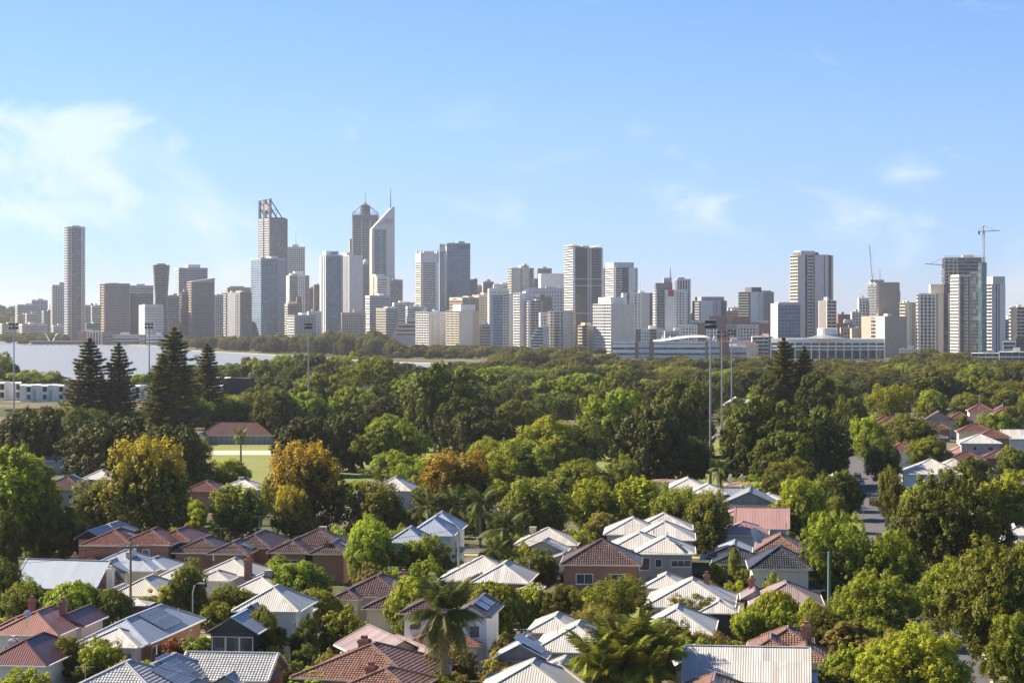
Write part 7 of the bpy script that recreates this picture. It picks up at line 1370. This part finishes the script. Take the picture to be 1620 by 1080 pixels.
# garden walls, fences and gates
def fence_run(label, a, b, h, mat, n, name='fence', th=0.08):
    (x0, y0), (x1, y1) = a, b; L_ = math.hypot(x1-x0, y1-y0); e = empty(name, (x0, y0, 0), math.atan2(y1-y0, x1-x0), label, 'fence'); bw = L_/n; m = MB(); m.box(0.03, bw-0.03, -th/2, th/2, 0.05, h); me = m.mesh('panel'); me.materials.append(M(mat)); pm = MB(); pm.box(-0.07, 0.07, -0.1, 0.1, 0, h+0.08); pme = pm.mesh('post'); pme.materials.append(M(mat))
    for i in range(n): o = bpy.data.objects.new('panel', me); col.objects.link(o); o.parent = e; o.location = (i*bw, 0, 0)
    for i in range(n+1): o = bpy.data.objects.new('post', pme); col.objects.link(o); o.parent = e; o.location = (i*bw, 0, 0)
fence_run('tall cream slatted gate fence below the carport', pxg(1113,1001), pxg(1162,1003), 1.9, 'fence', 8); fence_run('white garage wall beside the slatted gate', pxg(1168,1003), pxg(1196,1004), 2.1, 'fencew', 2); fence_run('low cream front wall of the brown tiled cream house', pxg(505,992), pxg(580,994), 0.9, 'creampaint', 6, th=0.25); fence_run('timber fence beside the driveway left of the terracotta roof', pxg(505,1042), pxg(550,1020), 1.5, 'fence', 9); fence_run('white picket fence before the weeping olive shrubs', pxg(330,985), pxg(362,987), 1.1, 'fencew', 8); fence_run('grey boundary fence behind the brick house', pxg(880,935), pxg(960,938), 1.7, 'fence', 9); fence_run('brown boundary fence right of the mauve roof', pxg(1290,985), pxg(1330,988), 1.7, 'wood', 6); fence_run('pale boundary fence left of the decorated gable house', pxg(600,952), pxg(690,955), 1.7, 'fence', 10); fence_run('grey boundary fence behind the blue roofs at left', pxg(230,962), pxg(330,968), 1.7, 'fence', 12)
X_, Y_ = pxg(512,1018); e = empty('wheelie_bin', (X_, Y_, 0), 0.3, 'green wheeled bin at the kerb', 'bin'); m = MB(); m.hexa([(-.24,-.28,.08),(.24,-.28,.08),(.24,.28,.08),(-.24,.28,.08),(-.3,-.36,1.0),(.3,-.36,1.0),(.3,.36,1.0),(-.3,.36,1.0)]); m.build('body', M('binG'), e); MB().box(-.32,.32,-.4,.4,1.0,1.07).build('lid', M('binG'), e)
X_, Y_ = pxg(551,1013); e = empty('letterbox', (X_, Y_, 0), 0, 'brick letterbox pillar by the street', 'letterbox'); MB().box(-.3,.3,-.3,.3,0,1.2).build('pillar', M('brick'), e); MB().box(-.36,.36,-.36,.36,1.2,1.3).build('cap', M('conc'), e)
def dish(label, x, y, ze, r, rz, Yd):
    s = Yd/F; loc = ((x-810)*s, Yd, EYE-(y-500)*s); e = empty('satellite_dish', loc, rz, label, 'satellite dish'); m = MB(); k = 16; rings = 5
    for i in range(rings+1):
        q = r*i/rings
        for j in range(k): a = 2*math.pi*j/k; m.v.append((q*math.cos(a), -0.35*(q/r)**2*r*0.9, q*math.sin(a)))
    for i in range(rings):
        for j in range(k): j2 = (j+1) % k; m.f.append((i*k+j, i*k+j2, (i+1)*k+j2, (i+1)*k+j))
    o = m.build('reflector', M('alu'), e); o.location = (0,0,ze); o.rotation_euler = (-0.5, 0, 0); m = MB(); m.tube([(0,0.1,-0.6),(0,0.1,ze)], 0.05, 6); m.tube([(0,0,ze-r*0.7),(0,-r*1.0,ze+0.1)], 0.03, 5); m.build('mount', M('steel'), e)
dish('large mesh satellite dish behind the charcoal tiled house', 1194, 866, 1.6, 1.25, 0.9, 328); dish('dark satellite dish on the rusty red roof', 43, 985, 1.0, 0.42, 0.6, 246); dish('white satellite dish on the roof hidden by olive bushes', 1071, 986, 0.9, 0.45, -0.4, 262)
X_, Y_ = pxg(1366,818); e = empty('traffic_sign', (X_, Y_, 0), 0, 'small keep left sign on the traffic island', 'sign'); MB().tube([(0,0,0),(0,0,1.9)], 0.05, 6).build('post', M('crane_red'), e); MB().box(-.3,.3,-.04,-.01,1.5,2.1).build('plate', M('paint'), e)
X_, Y_ = pxg(1585,1078); e = empty('warning_sign', (X_, Y_, 0), 0, 'yellow diamond road sign below the golden green tree', 'sign'); MB().tube([(0,0,0),(0,0,2.4)], 0.05, 6).build('post', M('steel'), e); o = MB().box(-.35,.35,-.04,-.01,-.35,.35).build('plate', M('yellow'), e); o.location = (0,0,2.2); o.rotation_euler = (0, R(45), 0)

# ------------------------------------------------------------------ haze
t = NT('haze'); pv = t.node('ShaderNodeVolumePrincipled'); pv.inputs['Color'].default_value = (0.95, 0.97, 1.0, 1); pv.inputs['Density'].default_value = 0.000046; pv.inputs['Anisotropy'].default_value = 0.45
pv.inputs['Density Attribute'].default_value = ''; t.l.new(pv.outputs[0], t.out.inputs['Volume'])
mb = MB(); mb.box(-GX-30, GX+30, GY0-30, GY1+30, -1.5, 285.0); o = mb.build('haze', t.m); o['kind'] = 'stuff'; o['label'] = 'thin pale haze hanging in the air over the city'
